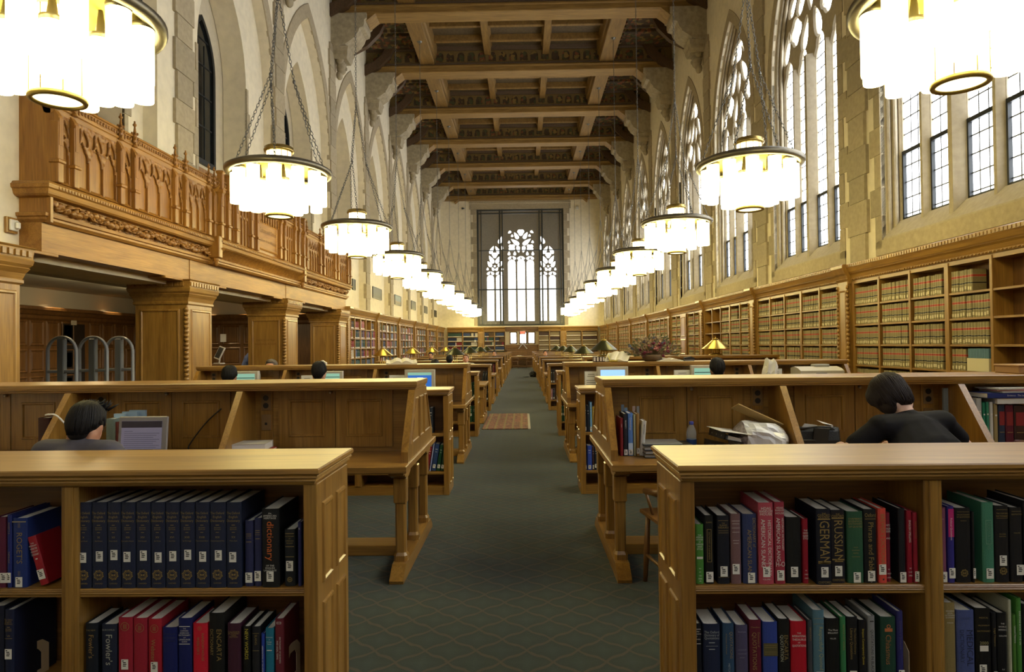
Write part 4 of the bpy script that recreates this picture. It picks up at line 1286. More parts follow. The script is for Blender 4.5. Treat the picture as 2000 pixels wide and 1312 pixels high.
def make_desk(sg, yc, label, carrel=True, L=3.66):
    t = thing('carrel_desk' if carrel else 'reading_table', label, 'desk' if carrel else 'table', (XA[sg], yc, 0), 0,
              'oak carrel desks with raised middle partition' if carrel else 'flat oak reading tables between the low bookcases')
    mx = sg
    def B(m, nm, mat, par=t): return m.build(nm, mat, par, True, mx)
    m = MB().rects(.0, L, -.695, .695, [(TH, -.005), (TH - .004, 0), (TH - .04, 0), (TH - .045, -.006)])
    B(m, 'table_top', WX)
    for x in (.03, L - .13): trestle(B, x)
    B(MB().bev(.1, L - .1, -.1, .1, .0, .075, .004), 'stretcher', WX)
    B(MB().box(.13, L - .13, -.02, .02, .6, .7), 'rail', WX)
    if not carrel: return t
    # partition with its cap
    m = MB().box(.04, L - .04, -.045, .045, TH, 1.2)
    B(m, 'partition', WX)
    m = MB().rects(.0, L, -.25, .25, [(1.195, -.02), (1.20, -.012), (1.208, -.012), (1.212, -.004), (1.222, -.003), (1.226, 0), (1.250, 0), (1.254, -.005)])
    B(m, 'cap', WX)
    def slope(x, w, nm):
        m = MB()
        poly = [(-.56, TH), (-.56, TH + .07), (-.262, 1.197), (.262, 1.197), (.56, TH + .07), (.56, TH)]
        m.prism(poly, 'x', x, x + w)
        d = B(m, nm, WZ)
        return d
    d0 = slope(.012, .045, 'end_panel')
    m = MB()
    def tri(poly, x, nrm):
        cx = sum(p[0] for p in poly) / len(poly); cz = sum(p[1] for p in poly) / len(poly)
        def sc(k, h): return [(x + nrm * h, cx + (p[0] - cx) * k, cz + (p[1] - cz) * k) for p in poly]
        m.loft([sc(1, 0), sc(.97, .008), sc(.92, .009), sc(.88, .002)], 0, False, True)
    tri([(-.43, TH + .10), (-.13, TH + .10), (-.13, 1.14), (-.24, 1.14)], .012, -1)
    tri([(-.085, TH + .10), (.085, TH + .10), (.085, 1.14), (-.085, 1.14)], .012, -1)
    tri([(.13, TH + .10), (.43, TH + .10), (.24, 1.14), (.13, 1.14)], .012, -1)
    B(m, 'raised_panel', WZ, d0)
    slope(L - .057, .045, 'end_panel')
    bays_ = [.05, 1.235, 2.445, L - .05]
    for x in bays_[1:3]: slope(x - .0215, .043, 'divider')
    for q in range(3):
        a, b = bays_[q], bays_[q + 1]
        for s in (-1, 1):
            ya = s * .045
            U = (1, 0, 0) if s < 0 else (-1, 0, 0)
            def pan(x0, w_, mm):
                mm.panel((x0 if s < 0 else x0 + w_, ya, TH + .03), U, (0, 0, 1), w_, .42, [(0, 0), (.0, .014), (.075, .014), (.079, .020), (.088, .020), (.095, .010), (.11, .010)])
            w_ = (b - a - .36) / 2
            for qq in range(2):
                m = MB(); pan(a + .16 + qq * (w_ + .006), w_, m)
                hatch = B(m, 'hatch_panel', WZ)
                if qq:
                    m = MB(); xx = a + .16 + w_ + .035
                    m.tube([(xx, ya + s * .012, TH + .425), (xx, ya + s * .028, TH + .425)], .010, 10); m.ball((xx, ya + s * .03, TH + .425), .012, .006, .012, 10, 6)
                    B(m, 'latch_knob', plain('dull nickel', (.35, .32, .27), .35, .8), hatch)
            # outlet strip beside the hatch
            xx = b - .105
            m = MB().bev(xx - .045, xx + .045, min(ya, ya + s * .014), max(ya, ya + s * .014), TH + .02, 1.185, .003)
            st = B(m, 'outlet_strip', WZ)
            m = MB()
            yy0, yy1 = (ya + s * .014, ya + s * .02)
            m.bev(xx - .034, xx + .034, min(yy0, yy1), max(yy0, yy1), 1.045, 1.165, .002)
            m.bev(xx - .034, xx + .034, min(yy0, yy1), max(yy0, yy1), .90, 1.015, .002)
            for z in (1.135, 1.08): m.tube([(xx, yy0, z), (xx, yy1 + s * .004, z)], .020, 14, 1)
            m.box(xx - .008, xx + .008, min(yy0, yy1 + s * .003), max(yy0, yy1 + s * .003), .94, .958, 1)
            B(m, 'outlet_plate', [plain('brown outlet plate', (.20, .12, .05), .4), plain('black outlet', (.012, .011, .010), .4)], st)
    return t
DESK = {}
DESK[-1, 0] = make_desk(-1, deskY(0), 'oak carrel desk where the man in the grey collar sits at a laptop')
DESK[1, 0] = make_desk(1, deskY(0), 'oak carrel desk where the person in the black shirt bends over', True, 3.74)
DESK[-1, 1] = dup(DESK[-1, 0], (XA[-1], deskY(1), 0), 0, 'oak carrel desk with an open book on its cap and the blue screen')
DESK[1, 1] = dup(DESK[1, 0], (XA[1], deskY(1), 0), 0, 'oak carrel desk with dried flowers standing on its cap')
DESK[1, 2] = dup(DESK[1, 0], (XA[1] + .62, deskY(2) - .3, 0), 0, 'oak carrel desk behind the dried flowers, brass lamps on its cap')
tb = None
for sg in (-1, 1):
    tb = None
    for k in range(2, 9):
        if (sg, k) in DESK: continue
        lab = '%s flat oak reading table from the carrel desks on the %s of the aisle' % (rowname[k - 2 if sg < 0 else k - 3], 'pillar side' if sg < 0 else 'window side')
        if tb is None: tb = make_desk(sg, deskY(k), lab, False); DESK[sg, k] = tb
        else: DESK[sg, k] = dup(tb, (XA[sg], deskY(k), 0), 0, lab)

# ================================================================== brass reading lamps
BRASS = plain('polished brass', (.46, .32, .08), .28, .95)
BRASSD = plain('dark green enamelled shade', (.050, .052, .022), .3, .5)
def make_lamp(h, shade_mat, label, loc):
    t = thing('reading_lamp', label, 'lamp', loc)
    m = MB(); m.lathe((0, 0, 0), [(.001, 0), (.13, 0), (.135, .012), (.10, .03), (.03, .045), (.001, .045)], 24); m.build('base', BRASS, t, True)
    m = MB()
    for x in (-.055, 0, .055): m.tube([(x, 0, .03), (x, 0, h + .02)], .011, 8)
    m.bev(-.075, .075, -.012, .012, h - .03, h - .012, .003)
    m.build('stem', BRASS, t, True)
    m = MB(); m.lathe((0, 0, h), [(.262, -.004), (.266, 0), (.262, .006), (.075, .165), (.05, .185), (.048, .18), (.25, .004), (.262, -.004)], 32, cap0=False, cap1=False)
    sh = m.build('lamp_shade', shade_mat, t, True)
    m = MB(); m.lathe((0, 0, h), [(.05, .18), (.055, .19), (.05, .2), (.01, .2)], 16); m.ball((0, 0, h + .21), .015, .015, .015, 8, 6)
    m.build('finial_cap', BRASS, sh, True)
    return t
def lab_lamp(k, sg, col): return ''
lampA = make_lamp(.51, BRASS, 'brass reading lamp behind the open book, on the table nearest the carrels', (-3.73, deskY(3) - .05, TH))
lampA['group'] = 'brass reading lamps on the flat tables'
LL = [(-3.66, 4, 'shiny brass lamp second from the open book on the pillar side'), (-3.6, 5, 'shiny brass lamp third in the line farther from the aisle on the pillar side'), (-3.55, 6, 'shiny brass lamp farthest in the outer line on the pillar side')]
for x, k, lab in LL: dup(lampA, (x, deskY(k), TH), 0, lab)
lampB = make_lamp(.51, BRASSD, 'largest of the dark lamp shades in the line along the pillar side of the aisle', (-1.82, deskY(3), TH))
lampB['group'] = 'dark shaded lamps along the aisle'
for x, k, lab in [(-1.77, 4, 'second dark lamp shade in the line along the pillar side of the aisle'), (-1.70, 5, 'third dark lamp shade in the line along the pillar side of the aisle'), (-1.68, 6, 'smallest dark lamp shade in the line along the pillar side of the aisle'),
                  (1.60, 3, 'dark lamp shade just past the biggest one on the window side'), (1.56, 4, 'third dark lamp shade in the line on the window side of the aisle'), (1.56, 5, 'fourth dark lamp shade in the line on the window side of the aisle'), (1.52, 6, 'smallest dark lamp shade on the window side of the aisle')]:
    dup(lampB, (x, deskY(k), TH), 0, lab)
lc = dup(lampA, (3.95, deskY(6), TH), 0, 'small brass lamp glowing behind the raised open book')
CAPZ = 1.254
lampC = make_lamp(.125, BRASSD, 'biggest dark lamp shade, on the cap beyond the raised open book', (1.58, deskY(2) - .3, CAPZ))
lampC['group'] = 'lamps on the third carrel cap'
lampD = make_lamp(.125, BRASS, 'brass lamp standing alone in front of the bare wall shelves', (3.76, deskY(2) - .3, CAPZ))
lampD['group'] = 'lamps on the third carrel cap'

# ================================================================== chair, end table
CHW = DZ
def make_chair(loc, rz, label):
    t = thing('wooden_chair', label, 'chair', loc, rz, 'dark wooden spindle chairs')
    m = MB(); m.rects(-.22, .22, -.21, .21, [(.42, -.03), (.43, 0), (.45, 0), (.455, -.01)]); m.build('seat', DX, t, True)
    for x in (-.18, .18):
        for y in (-.17, .17):
            m = MB(); m.tube([(x * 1.1, y * 1.1, 0), (x * 1.05, y * 1.05, .2), (x, y, .43)], [.014, .020, .016], 8); m.build('leg', DZ, t, True)
    m = MB()
    for x in (-.19, .19): m.tube([(x, -.18, .17), (x, .18, .17)], .011, 8)
    m.tube([(-.19, 0, .17), (.19, 0, .17)], .011, 8); m.build('stretcher', DX, t, True)
    m = MB()
    pts = [(-.24, .05, .60), (-.23, -.12, .62), (-.15, -.23, .66), (0, -.26, .68), (.15, -.23, .66), (.23, -.12, .62), (.24, .05, .60)]
    m.tube(pts, [.02, .022, .026, .03, .026, .022, .02], 8); m.build('back_rail', DX, t, True)
    m = MB()
    for i in range(7):
        f = i / 6 * (len(pts) - 1); a = int(min(f, len(pts) - 2)); q = Vector(pts[a]).lerp(Vector(pts[a + 1]), f - a)
        m.tube([(q.x * .82, q.y * .8, .45), tuple(q)], .009, 6)
    m.build('spindle', DZ, t, True)
    return t
ch0 = make_chair((.98, 4.02, 0), R(10), 'dark spindle-back chair pushed under the near carrel desk, beside its leg')
t = thing('reading_table', 'oak table closing the far end of the aisle', 'table', (-.1, 42.6, 0))
m = MB().rects(-.95, .85, 42.1, 43.1, [(.76, -.004), (.755, 0), (.70, 0), (.69, -.01)]); m.build('table_top', WX, t)
for x in (-.75, .65):
    for y in (42.25, 42.95):
        MB().lathe((x, y, 0), [(.04, 0), (.05, .06), (.035, .12), (.05, .3), (.04, .5), (.05, .7)], 10).build('leg', DZ, t)
MB().box(-.8, .7, 42.2, 43.0, .6, .69).build('apron', DX, t)
dup(ch0, (-.55, 41.8, 0), 0, 'dark chair at the end-of-aisle table, on its pillar side')
dup(ch0, (.4, 41.8, 0), 0, 'dark chair at the end-of-aisle table, on its window side')
# tall oak catalogue case behind it
m = MB().rects(-1.1, .95, 43.45, 43.9, [(0, 0), (1.15, 0), (1.16, .03), (1.22, .03)])
for x in range(6):
    for z in range(3): m.panel((-1.05 + x * .33, 43.45, .2 + z * .3), (1, 0, 0), (0, 0, 1), .31, .27, [(0, 0), (.01, .012), (.03, .012)])
tag(m.build('oak_cabinet', DX), 'dark oak cabinet below the small end windows', 'cabinet')
# rug on the carpet
def rug_mat():
    m, nt, b, out = _new('red and gold woven rug')
    N = nt.nodes.new; L = nt.links.new
    tc = N('ShaderNodeTexCoord'); mp = N('ShaderNodeMapping'); mp.inputs['Scale'].default_value = (22, 30, 1); L(tc.outputs['Object'], mp.inputs[0])
    ck = N('ShaderNodeTexVoronoi'); ck.inputs['Scale'].default_value = 1; ck.distance = 'MANHATTAN'; L(mp.outputs[0], ck.inputs['Vector'])
    sp = N('ShaderNodeSeparateColor'); L(ck.outputs['Color'], sp.inputs[0])
    rp = N('ShaderNodeValToRGB'); rp.color_ramp.interpolation = 'CONSTANT'
    rp.color_ramp.elements[0].color = (.22, .075, .045, 1); rp.color_ramp.elements[1].position = .75; rp.color_ramp.elements[1].color = (.10, .06, .035, 1)
    e = rp.color_ramp.elements.new(.4); e.color = (.27, .16, .07, 1)
    e = rp.color_ramp.elements.new(.6); e.color = (.20, .10, .05, 1)
    L(sp.outputs[0], rp.inputs[0])
    wv = N('ShaderNodeTexWave'); wv.bands_direction = 'X'; wv.inputs['Scale'].default_value = 2.0; L(tc.outputs['Object'], wv.inputs['Vector'])
    mx = N('ShaderNodeMix'); mx.data_type = 'RGBA'; mx.inputs[7].default_value = (.24, .20, .07, 1)
    mr = N('ShaderNodeMapRange'); mr.inputs[1].default_value = .8; mr.inputs[2].default_value = .95; mr.inputs[4].default_value = .7
    L(wv.outputs['Fac'], mr.inputs[0]); L(mr.outputs[0], mx.inputs[0]); L(rp.outputs[0], mx.inputs[6])
    L(mx.outputs[2], b.inputs['Base Color']); b.inputs['Roughness'].default_value = .95
    return m
t = thing('rug', 'small red and gold patterned rug on the green carpet in the aisle', 'rug', (-.6, 12.3, 0))
RG = rug_mat()
MB().box(-.75, .07, 11.66, 14.25, .001, .012).build('pile', RG, t)
m = MB(); y = 11.66
while y < 14.24: m.box(.07, .115, y, y + .012, .002, .007); y += .022
m.build('fringe', plain('pale wool fringe', (.5, .45, .35), .9), t)
# ================================================================== books
PAPER = plain('page block paper', (.76, .74, .69), .9, noise=.08, nscale=200)
LABW = plain('white call number label', (.72, .70, .66), .7)
INK = plain('black print', (.02, .02, .02), .7)
GOLDT = plain('gilt lettering', (.30, .21, .075), .45, .3)
WHT = plain('white lettering', (.62, .60, .57), .6)
CLOTH = {}
def cloth(rgb):
    k = tuple(rgb)
    if k not in CLOTH: CLOTH[k] = plain('book cloth %d %d %d' % k, srgb(*k), .5, 0, .35, noise=.10, nscale=300)
    return CLOTH[k]
def flat_mat(rgb): return plain('print %d %d %d' % tuple(rgb), srgb(*rgb), .5)

def crest(m, x, z, r, mi):
    """round gilt crest with a scalloped rim and an open book in the middle"""
    y = -.0012
    for i in range(16):
        a0, a1 = 2 * pi * i / 16, 2 * pi * (i + .72) / 16
        ro = r * (1 if i % 2 else .9)
        m.add([(x + r * .68 * math.cos(a0), y, z + r * .68 * math.sin(a0)), (x + ro * math.cos(a0), y, z + ro * math.sin(a0)), (x + ro * math.cos(a1), y, z + ro * math.sin(a1)), (x + r * .68 * math.cos(a1), y, z + r * .68 * math.sin(a1))], [(0, 1, 2, 3)], mi)
    for i in range(20):
        a0, a1 = 2 * pi * i / 20, 2 * pi * (i + 1) / 20
        m.add([(x + q * r * math.cos(a), y, z + q * r * math.sin(a)) for q, a in ((.52, a0), (.58, a0), (.58, a1), (.52, a1))], [(0, 1, 2, 3)], mi)
    for s in (-1, 1): m.add([(x + s * r * .05, y, z - r * .25), (x + s * r * .38, y, z - r * .17), (x + s * r * .38, y, z + r * .2), (x + s * r * .05, y, z + r * .12)], [(0, 1, 2, 3)], mi)

def make_book(x0, x1, z0, z1, yf, depth, rgb, label, texts=(), sticker=None, group=None, tilt=0.0, cat='book', board=.0032, round_=.006, back_rgb=None, name='book'):
    w = x1 - x0; h = z1 - z0
    t = thing(name, label, cat, ((x0 + x1) / 2, yf, z0), 0, group)
    if tilt: t.rotation_euler = (0, tilt, 0)
    hw = w / 2 - .0004; b = board
    C = cloth(rgb)
    # cover: outline seen from above
    n = 6
    outer = [(-hw, depth)] + [(-hw * math.cos(pi * i / n), round_ * (1 - math.sin(pi * i / n))) for i in range(n + 1)] + [(hw, depth)]
    inner = [(hw - b, depth)] + [((hw - b) * math.cos(pi * i / n), b + .002 + round_ * (1 - math.sin(pi * i / n))) for i in range(n + 1)] + [(-hw + b, depth)]
    m = MB()
    o = outer; i_ = list(reversed(inner))
    N = len(o)
    for zz in (0, h): pass
    vs = [(x, y, 0) for x, y in o] + [(x, y, h) for x, y in o] + [(x, y, 0) for x, y in i_] + [(x, y, h) for x, y in i_]
    fs = []; ms = []
    for k in range(N - 1):
        fs += [(k, k + 1, N + k + 1, N + k), (2 * N + k + 1, 2 * N + k, 3 * N + k, 3 * N + k + 1), (N + k, N + k + 1, 3 * N + k + 1, 3 * N + k), (k + 1, k, 2 * N + k, 2 * N + k + 1)]
    fs += [(0, N, 3 * N, 2 * N), (N - 1, 3 * N - 1, 4 * N - 1, 2 * N - 1)]
    m.add(vs, fs, 0, False)
    m.build('cover', [C], t, True)
    m = MB().box(-hw + b, hw - b, b + .004 + round_, depth - .006, .003, h - .0045)
    m.build('pages', PAPER, t, True)
    if texts:
        m = MB(); mats = []
        def mi(rgbv):
            mt = GOLDT if rgbv == 'g' else WHT if rgbv == 'w' else INK if rgbv == 'k' else flat_mat(rgbv)
            if mt not in mats: mats.append(mt)
            return mats.index(mt)
        y = -.0009
        for tx in texts:
            kind, zf, c = tx[0], tx[1], mi(tx[2])
            if kind == 'h': add_text(m, tx[3], tx[4], (0, y, zf * h), (1, 0, 0), (0, 0, 1), c, w * .86)
            elif kind == 'v':      # reads from top to bottom, starts at zf
                add_text(m, tx[3], tx[4], ((tx[5] if len(tx) > 5 else 0) * w, y, zf * h), (0, 0, -1), (1, 0, 0), c, tx[6] if len(tx) > 6 else None, align='LEFT')
            elif kind == 'l': m.box(-w * tx[3] / 2, w * tx[3] / 2, y, y + .0003, zf * h - tx[4] / 2, zf * h + tx[4] / 2, c)
            elif kind == 'c': crest(m, 0, zf * h, tx[3], c)
            elif kind == 'b':      # bare frame
                a, bb, z_a, z_b = -w * tx[3] / 2, w * tx[3] / 2, zf * h, tx[4] * h
                for q in ((a, bb, z_a, z_a + .0015), (a, bb, z_b - .0015, z_b), (a, a + .0015, z_a, z_b), (bb - .0015, bb, z_a, z_b)): m.box(q[0], q[1], y, y + .0003, q[2], q[3], c)
            elif kind == 'p': m.box(-w * tx[3] / 2, w * tx[3] / 2, y + .0003, y + .0005, zf * h, tx[4] * h, c)
            elif kind == 'o':      # ring emblem
                r = tx[3]
                for i in range(24):
                    a0, a1 = 2 * pi * i / 24, 2 * pi * (i + 1) / 24
                    m.add([(q * math.cos(a), y, zf * h + q * math.sin(a)) for q, a in ((r * .9, a0), (r, a0), (r, a1), (r * .9, a1))], [(0, 1, 2, 3)], c)
                for dx in (-.3, 0, .3): m.box(r * dx - r * .06, r * dx + r * .06, y, y + .0003, zf * h - r * .55, zf * h + r * .55, c)
        m.build('lettering', mats, t, True)
    if sticker is not None:
        sx, sz = sticker if isinstance(sticker, tuple) else (0, sticker)
        sw = min(.0255, w * .86); xs = sx * w; zz = sz * h
        m = MB(); m.box(xs - sw / 2, xs + sw / 2, -.0022, -.0012, zz, zz + .037)
        for q, (ww, dx) in enumerate(((.25, -.25), (.45, -.05), (.5, 0), (.45, -.05))):
            m.box(xs + dx * sw - ww * sw / 2, xs + dx * sw + ww * sw / 2, -.0025, -.0022, zz + .030 - q * .0062, zz + .0335 - q * .0062, 1)
        m.build('call_number_label', [LABW, INK], t, True)
    return t

def shelf_books(k, zs, dy, rows, ref_v):
    """rows: (u0, u1, vtop, rgb, label, texts, sticker[, depth])"""
    out = []
    yf = rowY(k) + dy
    for r in rows:
        a = P(r[0], ref_v, yf).x; b = P(r[1], ref_v, yf).x; top = P((r[0] + r[1]) / 2, r[2], yf).z
        d = r[7] if len(r) > 7 else .17
        out.append(make_book(a + .0006, b - .0006, zs + .0008, top, yf + (r[8] if len(r) > 8 else 0), d, r[3], r[4], r[5], r[6]))
    return out
NAVY, BLACK = (24, 29, 48), (16, 17, 20)
# ---- left bookcase, upper shelf, right-hand column
edges = [153, 182, 212, 239, 268, 297, 325.5, 354, 383.5, 412, 444, 474]
nums = ['X', 'XI', 'XII', 'XIII', 'XIV', 'XV', 'XVI', 'XVII', 'XVIII', 'XIX', 'XX']
words_ = ['Moul-Ovum', 'Ow-Poisant', 'Poise-Quelt', 'Quemadero-Roaver', 'Rob-Sequyle', 'Ser-Soosy', 'Soot-Styx', 'Su-Thrivingly', 'Thro-Unelucidated', 'Unemancipated-Wau', 'Wave-Zyxt']
row = []
for i in range(11):
    tx = [('h', .875, 'g', 'The Oxford', .0125), ('h', .83, 'g', 'English', .0125), ('h', .785, 'g', 'Dictionary', .0125),
          ('l', .735, 'g', .22, .0022), ('h', .705, 'g', 'SECOND', .0062), ('h', .683, 'g', 'EDITION', .0062), ('l', .65, 'g', .2, .0018),
          ('h', .592, 'g', nums[i], .0105), ('h', .55, 'g', words_[i], .0062), ('c', .155, 'g', .0195), ('h', .055, 'g', 'OXFORD', .0072)]
    lab = ('navy dictionary volume numbered %s, %s of the eleven matching volumes' % (nums[i], ['leftmost', 'second', 'third', 'fourth', 'fifth', 'sixth', 'seventh', 'eighth', 'ninth', 'tenth', 'last'][i]))
    row.append((edges[i], edges[i + 1], 979.5, (31, 38, 62), lab, tx, (0.06 - (.1 if i in (0, 3, 10) else 0), .315 + .03 * ((i * 7) % 5 - 2) / 4), .225, -.012))
row += [
    (477.5, 495, 1017, (42, 46, 84), 'slim navy volume standing right after the eleven matching dictionary volumes', [('l', .80, 'g', .6, .002), ('l', .77, 'g', .6, .002), ('h', .74, 'g', 'Shorter', .006), ('l', .68, 'g', .6, .002)], .06, .17),
    (496, 511, 1012, (42, 46, 84), 'slim navy volume touching the thick black orange-lettered dictionary', [('l', .82, 'g', .6, .002), ('l', .79, 'g', .6, .002), ('h', .76, 'g', 'Shorter', .006), ('l', .70, 'g', .6, .002)], .08, .17),
    (512.5, 547, 992.5, (20, 21, 24), 'thick black dictionary with the word dictionary in orange down its spine', [('h', .945, 'w', 'the', .009), ('h', .912, 'w', 'AMERICAN', .010), ('h', .882, 'w', 'HERITAGE', .010), ('v', .845, (190, 95, 40), 'dictionary', .036, 0, .15), ('h', .275, 'w', 'OF THE', .009), ('h', .245, 'w', 'ENGLISH', .009), ('h', .215, 'w', 'LANGUAGE', .009)], .075, .215, -.010),
    (555, 577, 1034, (26, 30, 36), 'small black volume with gold bands near the end panel of the left bookcase', [('l', .93, 'g', .8, .002), ('h', .88, 'g', 'DICTIONARY', .006), ('h', .84, 'g', 'OF', .005), ('h', .80, 'g', 'AMERICAN', .006), ('h', .76, 'g', 'ENGLISH', .006), ('l', .70, 'g', .8, .002), ('l', .52, 'g', .8, .002), ('c', .12, 'g', .010)], .27, .17),
    (581, 589, 1020, (44, 46, 92), 'sliver of blue book against the end panel of the left bookcase', [('h', .9, 'w', 'S', .01)], None, .17),
]
shelf_books(0, SH1, .065, row, 1100)
# left column, upper shelf
row = [
    (-24, -11, 1016, (70, 22, 42), 'dark plum book at the photo edge, farthest left on the upper shelf', [], .1, .19),
    (-10.5, 11, 1010, (86, 28, 54), 'plum book beside the worn navy books at the left photo edge', [], (.35, .07), .19),
    (12.5, 22.5, 1006, (36, 46, 110), 'narrow worn navy book squeezed beside the thesaurus', [('v', .9, 'g', "ROGET'S II", .009), ('v', .5, 'g', 'THESAURUS', .008)], .07, .20),
    (23, 52, 1012, (30, 50, 112), 'worn royal blue thesaurus with frayed corners', [('l', .95, (150, 140, 110), .95, .004), ('h', .905, 'g', '||', .02), ('v', .80, 'g', "ROGET'S", .030, 0, .125), ('h', .21, 'g', '||', .02)], .01, .20),
]
shelf_books(0, SH1, .065, row, 1100)
yf = rowY(0) + .07
bx = P(86, 1143, yf)
tl = make_book(bx.x - .016, bx.x + .016, SH1 + .009, SH1 + .009 + .186, yf, .135, (150, 26, 40), 'red book leaning steeply against the upright in the left bookcase', [('h', .86, 'w', 'THE', .007), ('h', .81, 'w', 'MERRIAM', .009), ('h', .75, 'w', 'WEBSTER', .010), ('h', .69, 'w', 'POCKET', .009), ('h', .63, 'w', 'DICTIONARY', .010), ('l', .54, 'w', .25, .004)], (.05, .12), tilt=-R(16))
# ---- left bookcase, lower shelf
row = [
    (-60, -24, 1180, (25, 28, 44), 'tall dark volume farthest left on the lower shelf', [], None, .225),
    (-23, 6.5, 1184, (25, 28, 44), 'tall dark navy volume second from the right in its lower shelf group', [], .25, .225),
    (7.5, 26, 1191, (27, 33, 58), 'tall dark navy volume touching the metal bookend at the left edge', [('h', .88, 'g', 'The Oxford', .009), ('h', .855, 'g', 'English', .009), ('h', .83, 'g', 'Dictionary', .009), ('l', .79, 'g', .3, .002), ('h', .765, 'g', 'SECOND', .006), ('h', .745, 'g', 'EDITION', .006), ('h', .68, 'g', 'VIII', .009), ('l', .65, 'g', .8, .0015)], .40, .225),
]
shelf_books(0, SH2, .06, row, 1240)
row = [
    (165, 190, 1217.5, (22, 28, 38), 'dark navy usage guide with dull gold script, leftmost on the lower shelf', [('h', .90, 'g', 'THE NEW', .008), ('v', .84, (150, 120, 70), "Fowler's", .026, 0, .17)], .1, .16),
    (197, 227.5, 1219.5, (30, 36, 56), 'navy usage guide with silver script title', [('h', .92, (150, 150, 140), 'BURCHFIELD', .008), ('v', .86, (170, 170, 160), "Fowler's", .034, 0, .17)], .1, .16),
    (229.5, 258.5, 1206, (152, 34, 52), 'leftmost of three tall red dictionary volumes', [('o', .88, 'g', .016)], .30, .20),
    (259, 287, 1207.5, (150, 33, 52), 'middle one of three tall red dictionary volumes', [('o', .87, 'g', .016)], None, .20),
    (288, 315, 1209, (158, 30, 46), 'third tall red dictionary volume, with a gold script title', [('o', .87, 'g', .015), ('v', .72, 'g', "Webster's", .022, -.1, .16)], .27, .20),
    (316, 345.5, 1225.5, (24, 32, 92), 'plain dark blue dictionary next to the tall red volumes', [('l', .9, (60, 60, 70), .8, .001), ('h', .84, (60, 60, 80), 'DICTIONARY', .008), ('l', .79, (60, 60, 70), .8, .001)], None, .16),
    (347, 374, 1207.5, (22, 30, 88), 'taller blue dictionary with white stacked lettering', [('l', .89, 'w', .8, .0022), ('h', .86, 'w', 'THE', .006), ('h', .83, 'w', 'OXFORD', .007), ('h', .80, 'w', 'AMERICAN', .007), ('h', .77, 'w', 'DICTIONARY', .008), ('h', .74, 'w', 'and', .006), ('h', .71, 'w', 'LANGUAGE', .008), ('h', .68, 'w', 'GUIDE', .007), ('l', .65, 'w', .8, .0022)], None, .18),
    (375.5, 405, 1217.5, (196, 30, 52), 'bright red dictionary beside the tall black one', [('o', .93, 'g', .008), ('v', .86, 'g', 'RANDOM HOUSE', .013, .2, .22), ('v', .8, 'g', "WEBSTER'S", .013, -.12, .2)], .1, .16),
    (407, 438, 1197.5, (18, 19, 20), 'tallest black dictionary with large thin gold capitals', [('v', .80, 'g', 'ENCARTA', .026, .16, .2), ('v', .80, 'g', 'DICTIONARY', .016, -.3, .24)], None, .20),
    (443, 470, 1218, (62, 30, 48), 'dark plum dictionary with a small block of gold lettering', [('h', .88, 'g', 'COLLEGIATE', .008), ('h', .855, 'g', 'DICTIONARY', .009), ('h', .83, 'g', 'THIRD', .007), ('h', .805, 'g', 'EDITION', .008)], None, .17),
    (473.5, 489, 1223.5, (16, 17, 18), 'black book with tall yellow lettering about new words', [('v', .97, (190, 175, 60), 'NEW WORDS', .018, 0, .22)], None, .16),
    (491, 508, 1224, (30, 31, 36), 'dark charcoal book between the yellow-lettered book and the teal one', [('l', .9, 'g', .8, .0015), ('v', .88, 'g', 'SLANG', .012, 0, .08), ('l', .63, 'g', .8, .0015)], None, .16),
    (509, 516.5, 1238, (40, 62, 150), 'thin blue book just left of the teal one', [('v', .8, 'w', 'ABBREVIATIONS OF THE WORLD', .007, 0, .2)], None, .14),
    (517.5, 534.5, 1227, (34, 112, 140), 'teal book with small white lettering', [('h', .86, 'w', 'Dictionary', .006), ('h', .82, 'w', 'of', .005), ('h', .785, 'w', 'Foreign', .006), ('h', .75, 'w', 'Terms', .006), ('l', .65, 'w', .6, .003)], None, .15),
    (536, 554, 1208.5, (100, 34, 46), 'dark red book held by the metal bookend', [('b', .93, 'w', .5, .96), ('v', .75, 'w', 'DICTIONARY OF BUSINESS', .008, .1, .2), ('v', .70, 'w', 'AND LEGAL TERMS', .008, -.2, .16)], None, .17),
]
shelf_books(0, SH2, .06, row, 1250)
def bookend(p, w, h, rz, label):
    m = MB()
    out = [(-w / 2, 0), (w / 2, 0), (w / 2, h * .8), (w * .3, h * .97), (0, h), (-w * .3, h * .97), (-w / 2, h * .8)]
    hole = [(-w * .26, .02), (w * .26, .02), (w * .26, h * .62), (w * .15, h * .76), (-w * .15, h * .76), (-w * .26, h * .62)]
    me = curve_mesh([out, hole], .0012, 0, M_YZ); me.materials.append(plain('tan steel bookend', (.52, .42, .30), .5))
    o = link('bookend', me); o.location = p; o.rotation_euler = (0, 0, rz)
    return tag(o, label, 'bookend', 'metal bookends')
q = P(27, 1300, 2.44); bookend((q.x + .012, 2.52, SH2), .13, .135, R(-14), 'tan metal bookend supporting the tall navy volumes at the left edge')
q = P(558, 1300, 2.44); bookend((q.x + .004, 2.50, SH2), .12, .14, R(-8), 'tan metal bookend against the dark red book')

